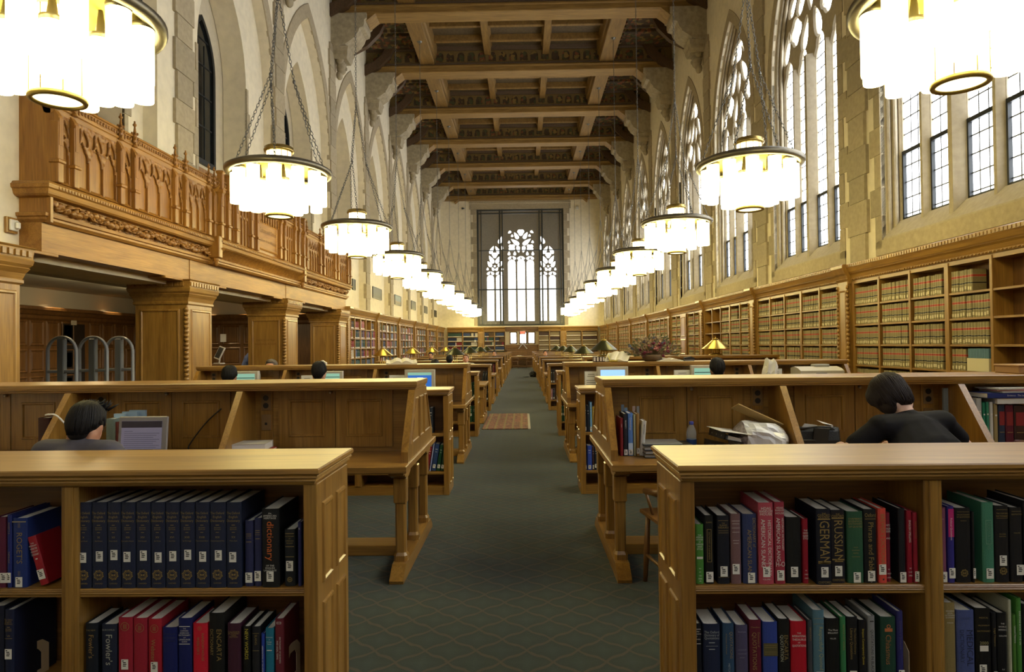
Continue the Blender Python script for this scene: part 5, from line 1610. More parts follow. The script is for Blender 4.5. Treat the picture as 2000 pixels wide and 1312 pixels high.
# ---- right bookcase, upper shelf, first column
def U(z): return 1300 + z / 2.853
row = [
    (1349.5, U(164), 1008, (104, 44, 76), 'mauve book against the inner edge of the right bookcase, leftmost on its shelf', [('l', .9, 'w', .5, .001), ('l', .62, 'w', .5, .001)], (-.1, .01), .15),
    (U(167), U(216), 1024, (72, 130, 56), 'bright green dictionary with small white stacked lettering', [('h', .82, 'w', 'THE', .007), ('h', .785, 'w', 'AMERICAN', .008), ('h', .745, 'w', 'DICTIONARY', .009), ('h', .705, 'w', 'OF', .006), ('h', .665, 'w', 'CAMPAIGNS', .009), ('h', .625, 'w', 'AND', .008), ('h', .585, 'w', 'STYLE', .008), ('l', .44, 'w', .7, .008), ('h', .26, 'w', 'Ref', .006), ('h', .2, 'w', 'KF', .006), ('h', .14, 'w', '156', .007), ('h', .09, 'w', '2002', .007), ('h', .05, 'w', 'UB', .006)], None, .15),
    (U(219), U(271), 1006.5, (22, 23, 24), 'black book with a tall gold-framed title panel', [('h', .90, 'g', 'SLANG', .007), ('b', .32, 'g', .5, .80), ('v', .76, 'g', 'DICTIONARY OF EUPHEMISMS', .008, 0, .10)], (0, .03), .16),
    (U(289), U(360), 1007, (21, 24, 36), 'thick blue-black volume with thin gold bands at the top', [('l', .93, 'g', .8, .0012), ('h', .89, 'g', 'THE', .006), ('h', .86, 'g', 'SLANG', .009), ('h', .825, 'g', 'THESAURUS', .009), ('l', .78, 'g', .8, .0012), ('l', .75, 'g', .8, .0012), ('l', .1, 'g', .9, .0012)], .11, .16),
    (U(365), U(424), 1003.5, (112, 84, 88), 'faded mauve-brown book with a pale label', [('l', .90, 'w', .8, .001), ('l', .86, 'w', .7, .001), ('l', .80, 'w', .8, .001), ('l', .74, 'w', .7, .001), ('l', .62, 'w', .6, .001), ('l', .58, 'w', .5, .001)], (-.05, .14), .17),
    (U(432), U(514), 1004, (46, 56, 96), 'slate blue dictionary of slang with gold vertical title', [('v', .95, 'g', 'DICTIONARY of', .015, .28, .14), ('v', .78, 'g', 'AMERICAN SLANG', .021, -.06, .21)], (.05, .015), .17),
    (U(517), U(603), 981, (172, 72, 88), 'wider of the two tall rose-red slang dictionaries', [('h', .93, 'w', 'HDAS', .014), ('h', .895, 'w', 'RANDOM', .012), ('h', .86, 'w', 'HOUSE', .014), ('v', .80, 'w', 'AMERICAN SLANG', .021, -.22, .215), ('v', .79, 'w', 'HISTORICAL DICTIONARY', .017, .2, .22), ('l', .255, 'w', .7, .001), ('h', .06, 'w', 'VOLUME I', .007)], (-.02, .09), .20, -.006),
    (U(608), U(667), 980, (150, 48, 66), 'narrower of the two tall rose-red slang dictionaries', [('h', .93, 'w', 'HDAS', .010), ('h', .90, 'w', 'RANDOM', .009), ('h', .865, 'w', 'HOUSE', .010), ('v', .81, 'w', 'AMERICAN SLANG', .019, -.18, .20), ('v', .81, 'w', 'HISTORICAL DICTIONARY', .010, .26, .2), ('h', .24, 'w', 'H-O', .026)], .045, .20, -.004),
    (U(674), U(760), 1010, (19, 20, 22), 'thick plain black book with only a call number label', [], .1, .155),
    (U(765), U(800), 1013, (136, 18, 40), 'dark red book half hidden left of the German dictionary', [('h', .82, 'w', 'THE', .008), ('h', .78, 'w', 'OXFORD', .009), ('h', .735, 'w', 'GUIDE', .011), ('h', .695, 'w', 'STYLE', .010), ('h', .2, 'w', 'PE', .006), ('h', .14, 'w', '1460', .007), ('h', .08, 'w', '1994', .007)], None, .15),
    (U(834), U(918), 992, (18, 22, 38), 'black-blue German dictionary with big gold capitals', [('h', .94, 'g', 'THE', .008), ('h', .915, 'g', 'OXFORD', .014), ('h', .885, 'g', 'DUDEN', .011), ('l', .865, 'g', .85, .004), ('v', .85, 'g', 'GERMAN', .050, 0, .155), ('l', .305, 'g', .85, .005), ('l', .285, 'g', .85, .003), ('h', .03, 'g', 'OXFORD', .012)], (0, .10), .19, -.014),
    (U(922), U(1004), 996, (26, 24, 34), 'dark Russian dictionary with big gold capitals', [('h', .945, 'g', 'THE', .008), ('h', .915, 'g', 'OXFORD', .014), ('l', .89, 'g', .85, .004), ('v', .87, 'g', 'RUSSIAN', .044, 0, .15), ('l', .325, 'g', .85, .005), ('h', .045, 'g', 'OXFORD', .011)], (0, .10), .19),
    (U(1015), U(1107), 999, (44, 84, 62), 'green book with faint gold lettering, right of the Russian dictionary', [('h', .90, 'g', "CHAMBERS'S", .009), ('h', .865, 'g', 'BIOGRAPHICAL', .010), ('h', .83, 'g', 'DICTIONARY', .010), ('h', .79, 'g', 'OF QUOTES', .009), ('h', .5, 'g', 'FOUR', .006), ('h', .46, 'g', 'HUNDRED', .006), ('h', .42, 'g', 'NAMES', .006), ('l', .37, 'g', .5, .0012)], (.05, .012), .18),
    (U(1109), U(1182), 994.5, (18, 20, 26), 'black dictionary of phrase and fable with gold lettering', [('h', .92, 'g', 'Oxford', .021), ('l', .87, 'g', .85, .002), ('v', .83, 'g', 'Phrase and Fable', .027, 0, .19), ('h', .025, 'w', 'O', .01)], (0, .03), .18),
    (U(1188), U(1237), 993, (206, 74, 66), 'coral red book standing among black dictionaries', [('v', .93, 'g', "BREWER'S DICTIONARY", .022, 0, .2), ('l', .05, 'k', .2, .006)], (-.1, .115), .18),
    (U(1239), U(1268), 1003, (112, 20, 44), 'narrow maroon book tucked beside the coral red one', [('h', .82, 'w', 'NTC', .010), ('h', .77, 'w', 'ENGLISH', .010), ('h', .73, 'w', 'IDIOMS', .011), ('h', .63, 'w', 'AND', .009), ('h', .18, 'w', 'PE', .006), ('h', .12, 'w', '1460', .008), ('h', .06, 'w', '1999', .008)], None, .14, .012),
    (U(1302), U(1342), 993, (24, 27, 34), 'plain black book with a pale label between red books', [], (0, .01), .18),
    (U(1347), U(1380), 997, (142, 20, 44), 'first of the two slim red books at the right end of the shelf', [('v', .87, 'w', 'ENGLISH SPELLING', .010, 0, .08), ('h', .2, 'w', 'PE', .007), ('h', .15, 'w', '1143', .007), ('h', .1, 'w', '1994', .007)], None, .13),
    (U(1383), U(1411), 1001, (150, 30, 54), 'last slim red book at the right end of the shelf, with a barcode label', [('v', .88, 'g', 'SPELLING DICTIONARY', .006, 0, .15)], (.1, .02), .13),
]
shelf_books(0, SH1, .065, row, 1100)
# second column, upper shelf
row = [
    (U(1512), U(1521), 991, (118, 60, 84), 'narrow mauve book touching the upright of the right bookcase', [], None, .17),
    (U(1523), U(1571), 991.5, (118, 66, 92), 'mauve book second in the right-hand column', [('l', .85, 'w', .3, .001)], .01, .17),
    (U(1575), U(1616), 989, (48, 44, 128), 'purple and blue book with a magenta spine panel', [('p', .60, (178, 30, 110), .8, .97), ('v', .85, 'w', 'Political Quotations', .010, 0, .09)], (0, .06), .17),
    (U(1620), U(1708), 992, (19, 19, 24), 'thick black volume with faint gold bands beside the purple book', [('l', .95, 'g', .8, .001), ('h', .91, 'g', 'THE DICTIONARY', .007), ('h', .88, 'g', 'OF QUOTATIONS', .007), ('l', .83, 'g', .4, .001), ('c', .13, 'g', .014)], None, .17),
    (U(1711), U(1728), 1000, (22, 24, 30), 'very thin black book left of the tall green one', [], (0, .06), .15),
    (U(1770), U(1838), 981, (66, 124, 102), 'tall sea-green book in the right-hand column', [('b', .48, (110, 150, 130), .5, .78), ('v', .76, (90, 130, 110), 'QUOTATIONS', .018, 0, .1)], (.02, .05), .20),
    (U(1841), U(1920), 987.5, (22, 22, 26), 'black volume with gold crest right of the tall green book', [('l', .95, 'g', .8, .0012), ('h', .90, 'g', 'THE OXFORD', .008), ('h', .865, 'g', 'DICTIONARY', .008), ('l', .84, 'g', .8, .001), ('h', .63, 'g', 'SECOND', .006), ('h', .6, 'g', 'EDITION', .006), ('c', .15, 'g', .014)], (0, .22), .18),
    (U(1926), U(1996), 991, (24, 24, 28), 'black volume at the right photo edge on the upper shelf', [('l', .95, 'g', .8, .0012), ('h', .91, 'g', 'QUOTATION', .007), ('h', .66, 'g', 'VOLUME', .006)], (.2, .1), .18),
    (U(2002), U(2060), 978, (30, 30, 34), 'black volume mostly beyond the right photo edge on the upper shelf', [], None, .19),
]
shelf_books(0, SH1, .065, row, 1100)
# lower shelf, first column
row = [
    (1350, U(203), 1218, (17, 19, 28), 'black-blue book leftmost on the lower shelf of the right bookcase', [('l', .92, 'w', .8, .002), ('h', .885, 'w', 'Familiar', .007), ('h', .85, 'w', 'Quotations', .008), ('h', .81, 'w', 'of', .006), ('h', .77, 'w', 'Business', .008), ('l', .70, 'w', .8, .002)], None, .155),
    (U(209), U(306), 1219, (28, 36, 62), 'navy dictionary with silver lettering, second on the lower right shelf', [('h', .88, (150, 155, 160), 'The Oxford', .013), ('h', .835, (150, 155, 160), 'Dictionary of', .013), ('h', .79, (150, 155, 160), 'Quotations', .013), ('l', .72, (150, 155, 160), .35, .003), ('l', .67, (150, 155, 160), .7, .001), ('l', .62, (150, 155, 160), .35, .003)], None, .155),
    (U(318), U(385), 1217.5, (44, 70, 100), 'steel blue book with dull gold vertical title', [('v', .88, 'g', 'QUOTATIONS', .015, .2, .12), ('v', .85, 'g', 'A Dictionary of Illustrated', .007, -.2, .12), ('v', .4, (150, 160, 170), 'METCALF', .01, 0, .08)], None, .155),
    (U(391), U(461), 1221, (74, 70, 100), 'slate purple book left of the maroon quotations volume', [('h', .9, (140, 140, 160), 'Stevenson', .007), ('l', .62, (130, 130, 150), .7, .001), ('l', .56, (130, 130, 150), .7, .001), ('l', .50, (130, 130, 150), .4, .001)], None, .15),
    (U(467), U(536), 1211, (92, 26, 44), 'maroon book of quotations with gold capitals', [('h', .90, 'g', 'Chambers', .008), ('v', .83, 'g', 'QUOTATIONS', .021, -.12, .175), ('v', .83, 'g', 'Dictionary of', .010, .25, .1)], None, .165),
    (U(542), U(627), 1215, (48, 66, 142), 'blue book with a gold-lettered olive panel', [('p', .50, (84, 78, 50), .95, .69), ('l', .66, 'g', .8, .0012), ('l', .63, 'g', .8, .0012), ('l', .56, 'g', .8, .0012), ('l', .53, 'g', .8, .0012)], None, .155),
    (U(629), U(695), 1209, (21, 22, 23), 'black book of quotations with two columns of silver-gold lettering', [('v', .78, 'g', 'ENCARTA', .020, .12, .165), ('v', .78, (170, 170, 150), 'QUOTATION', .016, -.24, .165)], None, .165),
    (U(698), U(789), 1213.5, (170, 20, 40), 'bright red thesaurus of quotations', [('h', .83, 'w', 'THE', .008), ('h', .785, 'w', 'INTERNATIONAL', .011), ('h', .735, 'w', 'THESAURUS', .011), ('h', .69, 'w', 'OF', .007), ('h', .645, 'w', 'QUOTATIONS', .011)], None, .165),
    (U(793), U(821), 1211, (64, 66, 74), 'narrow grey book right of the bright red one', [('v', .9, 'g', 'DEMOCRACY', .008, 0, .15)], None, .15),
    (U(823), U(889), 1192, (78, 112, 130), 'tall pale teal book sticking up above its row', [('l', .9, 'g', .9, .001), ('l', .83, 'g', .9, .001), ('v', .80, (150, 150, 110), "Respectfully Quoted", .019, .15, .18)], .1, .185),
    (U(893), U(973), 1208, (16, 17, 18), 'black book with two short white lines near the top', [('h', .84, 'w', 'The Most', .009), ('h', .80, 'w', 'BRILLIANT', .008), ('h', .72, 'w', 'MILLER', .007)], .1, .16),
    (U(975), U(1009), 1205, (56, 122, 78), 'slim leaf-green book between two black ones', [('v', .9, 'g', 'FAMOUS LAST WORDS', .009, 0, .18)], .08, .16),
    (U(1011), U(1075), 1205, (20, 21, 24), 'black book with gold bracketed vertical lettering', [('v', .85, 'g', 'The Oxford Dictionary', .010, .2, .17), ('v', .85, 'g', 'Literary Quotations', .014, -.12, .17), ('l', .2, 'g', .8, .002)], .12, .17),
    (U(1078), U(1124), 1211, (20, 20, 24), 'black book with yellow vertical lettering', [('v', .88, (190, 170, 60), 'Simpson Contemporary Quotes', .010, 0, .2)], None, .15),
    (U(1129), U(1172), 1203, (128, 130, 134), 'light grey book with black vertical lettering', [('l', .93, 'k', .5, .004), ('v', .82, 'k', 'QUOTATIONS IN BLACK', .014, 0, .17)], .09, .17),
    (U(1200), U(1287), 1205, (32, 64, 52), 'dark green book with an orange sun emblem', [('p', .80, (170, 100, 60), .5, .845), ('h', .87, (200, 110, 70), 'O', .02), ('v', .76, (150, 100, 60), 'Chiasmus', .028, -.05, .18)], None, .185),
    (U(1290), U(1329), 1194, (44, 44, 104), 'indigo book last before the bookend', [('v', .88, (90, 80, 110), 'Dictionary of Quotations', .010, 0, .16)], (.05, .12), .17),
]
shelf_books(0, SH2, .06, row, 1250)
q = P(U(1333), 1290, 2.44); bookend((q.x + .004, 2.49, SH2), .12, .16, R(6), 'metal bookend at the end of the lower row in the right bookcase')
row = [
    (U(1512), U(1551), 1192, (92, 28, 46), 'maroon book first in the lower right-hand column', [('v', .9, (170, 130, 90), 'The Harper Dictional Treasury', .010, 0, .18), ('p', .93, (20, 16, 18), 1.0, .97)], .08, .17),
    (U(1554), U(1621), 1177, (132, 116, 74), 'tall tan book between maroon and slate blue volumes', [('h', .905, 'w', 'MODERN', .007), ('h', .88, 'w', 'LEGAL', .007), ('h', .855, 'w', 'DICTIONARY', .007), ('h', .83, 'w', 'GLOSSARY', .007), ('h', .77, 'w', 'Duhaime', .006), ('l', .1, 'w', .4, .004)], None, .19),
    (U(1625), U(1726), 1192, (70, 82, 134), 'thick slate blue medical dictionary', [('h', .9, (60, 70, 110), 'MOSBY', .012), ('v', .76, (40, 46, 76), 'MEDICAL', .032, .18, .16), ('v', .76, (40, 46, 76), 'DICTIONARY', .020, -.25, .16)], (0, .09), .185),
    (U(1730), U(1818), 1188, (17, 17, 18), 'thick black book marked 2000', [('h', .885, 'g', 'MEDICAL', .008), ('h', .79, 'g', 'MILLENNIUM', .007), ('h', .72, 'g', 'DICTIONARY', .008), ('h', .57, (150, 140, 100), '2000', .016), ('p', .47, (220, 215, 210), .55, .54)], (-.1, .18), .19),
    (U(1822), U(1848), 1197, (26, 27, 32), 'narrow black book with faint gold lettering in the right-hand column', [('v', .8, 'g', 'Legal Thesaurus', .010, 0, .15)], .1, .16),
    (U(1851), U(1907), 1197, (18, 19, 22), 'black book with small white stacked words, near the thin white one', [('h', .86, 'w', 'THE', .007), ('h', .82, 'w', 'WORLD', .008), ('h', .78, 'w', 'REFERENCE', .008), ('h', .70, 'w', 'COLLINS', .007), ('h', .26, 'w', 'Ref', .007), ('h', .2, 'w', 'JX', .007), ('h', .14, 'w', '1977', .007)], None, .165),
    (U(1913), U(1934), 1172, (176, 178, 160), 'thin white and green pamphlet standing tall', [], None, .22),
    (U(1937), U(1958), 1200, (76, 122, 52), 'slim green book left of the taller green one', [('v', .85, 'w', 'United Nations', .010, 0, .1)], None, .15),
    (U(1960), U(1990), 1168, (70, 128, 56), 'tall bright green book near the right photo edge', [('v', .86, 'w', 'EVERYONE BOOK OF THE UN', .009, 0, .17)], None, .21),
    (U(1994), U(2050), 1180, (30, 31, 34), 'black book at the right photo edge on the lower shelf', [('v', .7, 'w', 'World Guide', .012, -.3, .15)], None, .18),
]
shelf_books(0, SH2, .06, row, 1250)

# ---- second and later low bookcases: what shows past the desks
def few(k, sg, zs, dy, items, ref, tilt=0):
    yf = rowY(k) + dy
    for u0, u1, vt, rgb, lab, st in items:
        a = P(u0, ref, yf).x; b = P(u1, ref, yf).x; top = P((u0 + u1) / 2, vt, yf).z
        make_book(a + .001, b - .001, zs + .001 + (abs(math.sin(tilt)) * (b - a) if tilt else 0), top, yf, .16, rgb, lab, [('l', .8, 'w', .5, .006), ('l', .7, 'w', .4, .004)], st, tilt=tilt)
few(1, -1, SH1, .06, [(820, 828, 800, (40, 44, 48), 'black book nearest the carrel end on the second left bookcase', None), (829, 836, 795, (30, 34, 44), 'black and silver book in the middle of three on the second left bookcase', .1), (837, 845.5, 796, (34, 40, 50), 'black lettered book at the right of three on the second left bookcase', .1)], 830)
lean = [(831, 837, 871, (130, 24, 40), 'red book leaning at the left of the tilted row', None), (838, 841, 866, (150, 160, 220), 'pale lilac book leaning in the tilted row', None), (842, 851, 866, (40, 62, 110), 'navy book with white lettering leaning in the tilted row', .1), (852, 859, 868, (24, 72, 48), 'dark green book leaning in the tilted row', .1), (860, 866, 873, (30, 60, 46), 'green-black book leaning against the end panel', .1)]
few(1, -1, SH2, .06, lean, 900, R(9))
few(2, -1, SH1, .06, [(911.5, 917, 746, (26, 62, 40), 'first green volume on the upper shelf of the third left bookcase', .1), (917.5, 923, 747, (24, 58, 38), 'second green volume on the upper shelf of the third left bookcase', .1), (924, 928, 746, (22, 54, 36), 'third green volume on the upper shelf of the third left bookcase', .1)], 770)
few(2, -1, SH2, .06, [(911.5, 917, 794, (30, 74, 44), 'first green volume on the lower shelf of the third left bookcase', .4), (917.5, 922.5, 793, (30, 74, 44), 'second green volume on the lower shelf of the third left bookcase', .4), (923, 928, 793, (22, 56, 36), 'dark green volume on the lower shelf of the third left bookcase', None)], 820)
few(3, -1, SH1, .06, [(939.5, 943.5, 725, (30, 32, 34), 'first black binder leaning on the fourth left bookcase, upper shelf', .06), (944.5, 948.5, 725, (34, 35, 38), 'second black binder leaning on the fourth left bookcase, upper shelf', .06), (949, 953, 725, (30, 31, 34), 'third black binder leaning on the fourth left bookcase, upper shelf', None)], 740, R(10))
few(3, -1, SH2, .06, [(939.5, 943.5, 760, (30, 32, 34), 'first black binder leaning on the fourth left bookcase, lower shelf', .06), (944.5, 948.5, 760, (34, 35, 38), 'second black binder leaning on the fourth left bookcase, lower shelf', .06), (949, 953, 760, (30, 31, 34), 'third black binder leaning on the fourth left bookcase, lower shelf', .06)], 775, R(10))
few(4, -1, SH1, .06, [(963, 966, 711, (110, 40, 48), 'maroon book on the fifth left bookcase', None), (967, 970, 712, (70, 34, 44), 'dark plum book on the fifth left bookcase', .1)], 722)
few(4, -1, SH2, .06, [(963, 967, 735, (96, 106, 170), 'first lavender-blue book on the fifth left bookcase', None), (967.5, 970.5, 736, (86, 96, 160), 'second lavender-blue book on the fifth left bookcase', None)], 750)
few(1, 1, SH1, .06, [(1140.5, 1145.5, 791, (40, 46, 56), 'dark book touching the end panel of the second right bookcase', .05), (1146, 1151.5, 792, (28, 34, 48), 'black lettered book on the second right bookcase', None), (1152, 1156.5, 785, (112, 160, 206), 'sky blue tall book on the second right bookcase', .05), (1157, 1163, 794, (176, 146, 62), 'mustard yellow book on the second right bookcase', None), (1164, 1170, 786, (52, 58, 70), 'dark slate book beside the mustard yellow one', None)], 820)
few(1, 1, SH2, .06, [(1141.5, 1146, 870, (40, 44, 60), 'dark book at the end panel on the lower shelf of the second right bookcase', .05), (1147, 1156.5, 870, (52, 78, 176), 'royal blue book on the lower shelf of the second right bookcase', .05), (1157, 1160.5, 872, (70, 44, 50), 'narrow maroon book beside the royal blue one', .05), (1161, 1168, 872, (30, 38, 56), 'navy book right of the narrow maroon one', .1), (1169, 1175, 875, (40, 66, 74), 'teal-grey book at the right of the lower shelf', .1)], 900)
few(2, 1, SH1, .06, [(1094.5, 1098, 746, (30, 66, 48), 'green volume on the upper shelf of the third right bookcase', .1), (1098.5, 1102.5, 746, (22, 50, 40), 'darker green volume on the upper shelf of the third right bookcase', .1)], 770)
few(2, 1, SH2, .06, [(1095, 1099, 793, (30, 72, 46), 'green volume on the lower shelf of the third right bookcase', .4), (1100, 1104, 793, (28, 64, 44), 'second green volume on the lower shelf of the third right bookcase', .4)], 810)
few(3, 1, SH1, .06, [(1075.5, 1079, 722, (30, 32, 36), 'first black book on the fourth right bookcase', .06), (1080, 1083, 722, (34, 36, 40), 'second black book on the fourth right bookcase', .06)], 735)
few(3, 1, SH2, .06, [(1075.5, 1079.5, 759, (150, 108, 116), 'dusty pink book on the lower shelf of the fourth right bookcase', .1), (1080, 1083.5, 759, (40, 44, 60), 'dark book beside the dusty pink one', .1)], 770)

# ================================================================== law volumes on the right wall
TAN = plain('tan law buckram', (.225, .185, .088), .55, noise=.1, nscale=60)
RED = plain('red title band', (.36, .045, .030), .45)
BLK = plain('black title band', (.015, .014, .012), .45)
CREAM = plain('cream label', (.55, .48, .32), .6)
def law_mesh(w, h, d, lab, v):
    """spine towards -x, thickness along y"""
    m = MB(); hw = w / 2 - .0006
    sec = [(d, -hw), (.008, -hw), (.002, -hw * .6), (0, 0), (.002, hw * .6), (.008, hw), (d, hw)]
    e = .004 * v
    zs = [(0, 0), (.084 + e, 0), (.086 + e, 3), (.104 + e, 2), (.106 + e, 3), (.163, 0), (.165, 3), (.191, 1), (.193, 3), (h - .012, 0), (h, 0)]
    loops = [[(x, y, z) for x, y in sec] for z, _ in zs]
    n = len(sec)
    for i in range(len(zs) - 1):
        mi = zs[i + 1][1]
        b = len(m.v)
        m.loft([loops[i], loops[i + 1]], mi, i == 0, False)
    m.add([(x, y, h - .006) for x, y in sec[1:-1]] + [(d, hw, h - .006), (d, -hw, h - .006)], [(0, 1, 2, 3, 4, 5, 6)], 4)
    if lab: m.box(-.0012, .002, -hw * .62, hw * .62, .014 + lab, .052 + lab, 3)
    return m
law_m = []
for w, h, lab, v in ((.0475, .252, .0, 0), (.0485, .254, .004, 1), (.050, .252, .001, 0), (.047, .256, .010, 1)):
    me = law_mesh(w, h, .165, lab + .0001, v).mesh('law volume'); [me.materials.append(q) for q in (TAN, RED, BLK, CREAM, PAPER)]
    law_m.append((w, me))
colw = (MOD - .38) / 5
colname = {1: 'next to the bare column', 2: 'second from the bare column', 3: 'third from the bare column', 4: 'beside the rope-carved pilaster'}
levname = {0: 'top shelf', 1: 'second shelf down', 2: 'third shelf down', 3: 'fourth shelf down', 4: 'fifth shelf down'}
nlaw = 0
LAWSTUFF = MB()
XS = XR - .235
rr = random.Random(11)
def fill_law(k, j, lv, start=0.0, stop=1.0):
    global nlaw
    ya = PIER(k) + .19 + colw * j + (.066 if j == 0 else .045); yb = PIER(k) + .19 + colw * (j + 1) - (.066 if j == 4 else .05)
    span = yb - ya
    # far end first, books packed towards the far upright
    y = yb - .002; lim = ya + span * start
    z = LEV[lv] + .0012
    cell = nlaw < 292 and k in (1, 2)
    if cell and k == 1:
        lab = 'tan law volume, %s, column %s' % (levname[lv], colname[j]); grp = 'law volumes, %s, column %s' % (levname[lv], colname[j])
    elif cell:
        lab = 'tan law volume, %s, first column past the rope-carved pilaster' % levname[lv]; grp = 'law volumes past the rope-carved pilaster, %s' % levname[lv]
    while True:
        w, me = law_m[rr.randrange(4)]
        if y - w < lim: break
        if rr.random() < .03: y -= .02; continue
        dx = rr.uniform(0, .012)
        if cell and nlaw < 296:
            o = link('law_volume', me); o.location = (XS + dx, y - w / 2, z)
            tag(o, lab, 'law book', grp); nlaw += 1
        else:
            x = XS + dx; h = .253; a, b = y - w + .0015, y - .0015
            sec = [(x + .15, b), (x + .006, b), (x, (a + b) / 2), (x + .006, a), (x + .15, a)]
            zz = ((0, 0), (.086, 0), (.106, 2), (.166, 0), (.193, 1), (h, 0))
            for (z0, _), (z1, mi) in zip(zz, zz[1:]):
                LAWSTUFF.add([(px, py, z + z0) for px, py in sec] + [(px, py, z + z1) for px, py in sec], [(q + 1, q, q + 5, q + 6) for q in range(4)], mi)
            LAWSTUFF.add([(px, py, z + h - .005) for px, py in sec], [(0, 1, 2, 3, 4)], 4)
            LAWSTUFF.add([(x - .0015, a + w * .2, z + .014), (x - .0015, b - w * .2, z + .014), (x - .0015, b - w * .2, z + .052), (x - .0015, a + w * .2, z + .052)], [(0, 1, 2, 3)], 3)
        y -= w + .0005
for lv in range(5):
    for j in (1, 2, 3, 4):
        if lv == 4 and nlaw > 230: pass
        st = {(0, 1): .36, (1, 1): .0, (3, 1): .62, (0, 4): 0.0}.get((lv, j), rr.choice([0, .02, .06]))
        fill_law(1, j, lv, st)
for lv in range(4):
    fill_law(2, 0, lv, rr.choice([0, .05]))
for k in range(2, 10):
    for j in range(5):
        for lv in range(6):
            if k == 2 and j == 0 and lv < 4: continue
            if k == 3 and j in (3, 4): continue
            if k == 4 and j in (2, ): continue
            fill_law(k, j, lv, rr.choice([0, .05, .1, .25 if k > 2 else .05]))
tag(LAWSTUFF.build('law_volumes', [TAN, RED, BLK, CREAM, PAPER]), 'rows of tan law volumes continuing along the window-side wall shelves', 'law books', kind='stuff')
# the set of thin blue volumes in a cream slip case
y0 = PIER(1) + .19 + colw + .06; z = LEV[3] + .001
t = thing('slipcase_set', 'thin blue volumes standing in a cream box, lowest visible shelf beside the bare column', 'box', (XS - .01, y0 + .19, z))
MB().bev(XS - .012, XS + .16, y0, y0 + .36, z, z + .15, .003).build('cream_box', plain('cream card', (.58, .52, .36), .7), t)
m = MB()
for i in range(13): m.bev(XS - .004, XS + .15, y0 + .012 + i * .026, y0 + .036 + i * .026, z + .15, z + .262, .004)
m.build('blue_spines', plain('blue paper spines', (.075, .17, .24), .6), t)

# ================================================================== bound volumes on the left wall and the end wall
PAL = [(30, 38, 66), (26, 28, 34), (36, 60, 52), (112, 30, 42), (70, 84, 120), (60, 40, 38), (120, 104, 80), (170, 160, 150), (40, 56, 96), (88, 60, 90), (24, 60, 60), (150, 96, 100)]
PM = [cloth(c) for c in PAL]
cname = ['navy', 'black', 'dark green', 'red', 'slate blue', 'brown', 'tan', 'off-white', 'blue', 'plum', 'teal', 'dusty pink']
vol_m = {}
def vol_mesh(ci, w, h, d):
    key = (ci, round(w, 3), round(h, 2))
    if key in vol_m: return vol_m[key]
    m = MB(); hw = w / 2 - .0006
    sec = [(0, 0), (-.004, -hw * .5), (-.012, -hw), (-d, -hw), (-d, hw), (-.012, hw), (-.004, hw * .5)]
    m.loft([[(x, y, 0) for x, y in sec], [(x, y, h) for x, y in sec]], 0, True, False)
    m.add([(x, y, h - .004) for x, y in sec], [tuple(range(7))], 1)
    m.box(-.003, .0015, -hw * .6, hw * .6, .012, .045, 2)
    m.box(-.003, .001, -hw * .7, hw * .7, h * .74, h * .77, 3)
    me = m.mesh('bound volume'); [me.materials.append(q) for q in (PM[ci], PAPER, LABW, GOLDT)]
    vol_m[key] = me
    return me
VOLS = MB(); nvol = 0
XLS = XL + .235
colwl = (LML - .38) / 5
rr = random.Random(23)
for k in range(4, 10):
    base = PL(k)
    for j in range(5):
        for lv in range(6):
            if (k, lv, j) == (4, 0, 3): continue
            ya = base + .19 + colwl * j + (.066 if j == 0 else .05); yb = base + .19 + colwl * (j + 1) - (.066 if j == 4 else .05)
            y = ya; ci = rr.randrange(12); end = ya + (yb - ya) * rr.choice([1, 1, .85, .7, .95])
            hbase = rr.choice([.235, .25, .265])
            while y < end - .03:
                if rr.random() < .25: ci = rr.randrange(12)
                w = rr.choice([.035, .045, .055, .07]); h = hbase + rr.choice([0, .01, -.02])
                if y + w > end: break
                if k == 4 and lv < 4 and nvol < 250 or (k == 5 and j < 2 and lv < 4 and nvol < 290):
                    o = link('bound_volume', vol_mesh(ci, w, h, .17)); o.location = (XLS - rr.uniform(0, .015), y + w / 2, LEV[lv] + .0005); nvol += 1
                    ord_ = ['first', 'second', 'third', 'fourth', 'fifth'][j]
                    where = '%s, %s column from the pillar' % (levname[lv], ord_) if k == 4 else '%s of the second wall bookcase, %s column' % (levname[lv], ord_)
                    tag(o, '%s bound volume on the %s' % (cname[ci], where), 'bound volume', '%s volumes on the %s' % (cname[ci], where))
                else:
                    x = XLS - .008
                    VOLS.box(x - .15, x, y + .001, y + w - .001, LEV[lv] + .0012, LEV[lv] + h, ci)
                    VOLS.add([(x + .001, y + w * .2, LEV[lv] + .012), (x + .001, y + w * .8, LEV[lv] + .012), (x + .001, y + w * .8, LEV[lv] + .045), (x + .001, y + w * .2, LEV[lv] + .045)], [(0, 1, 2, 3)], 12)
                y += w + .0005
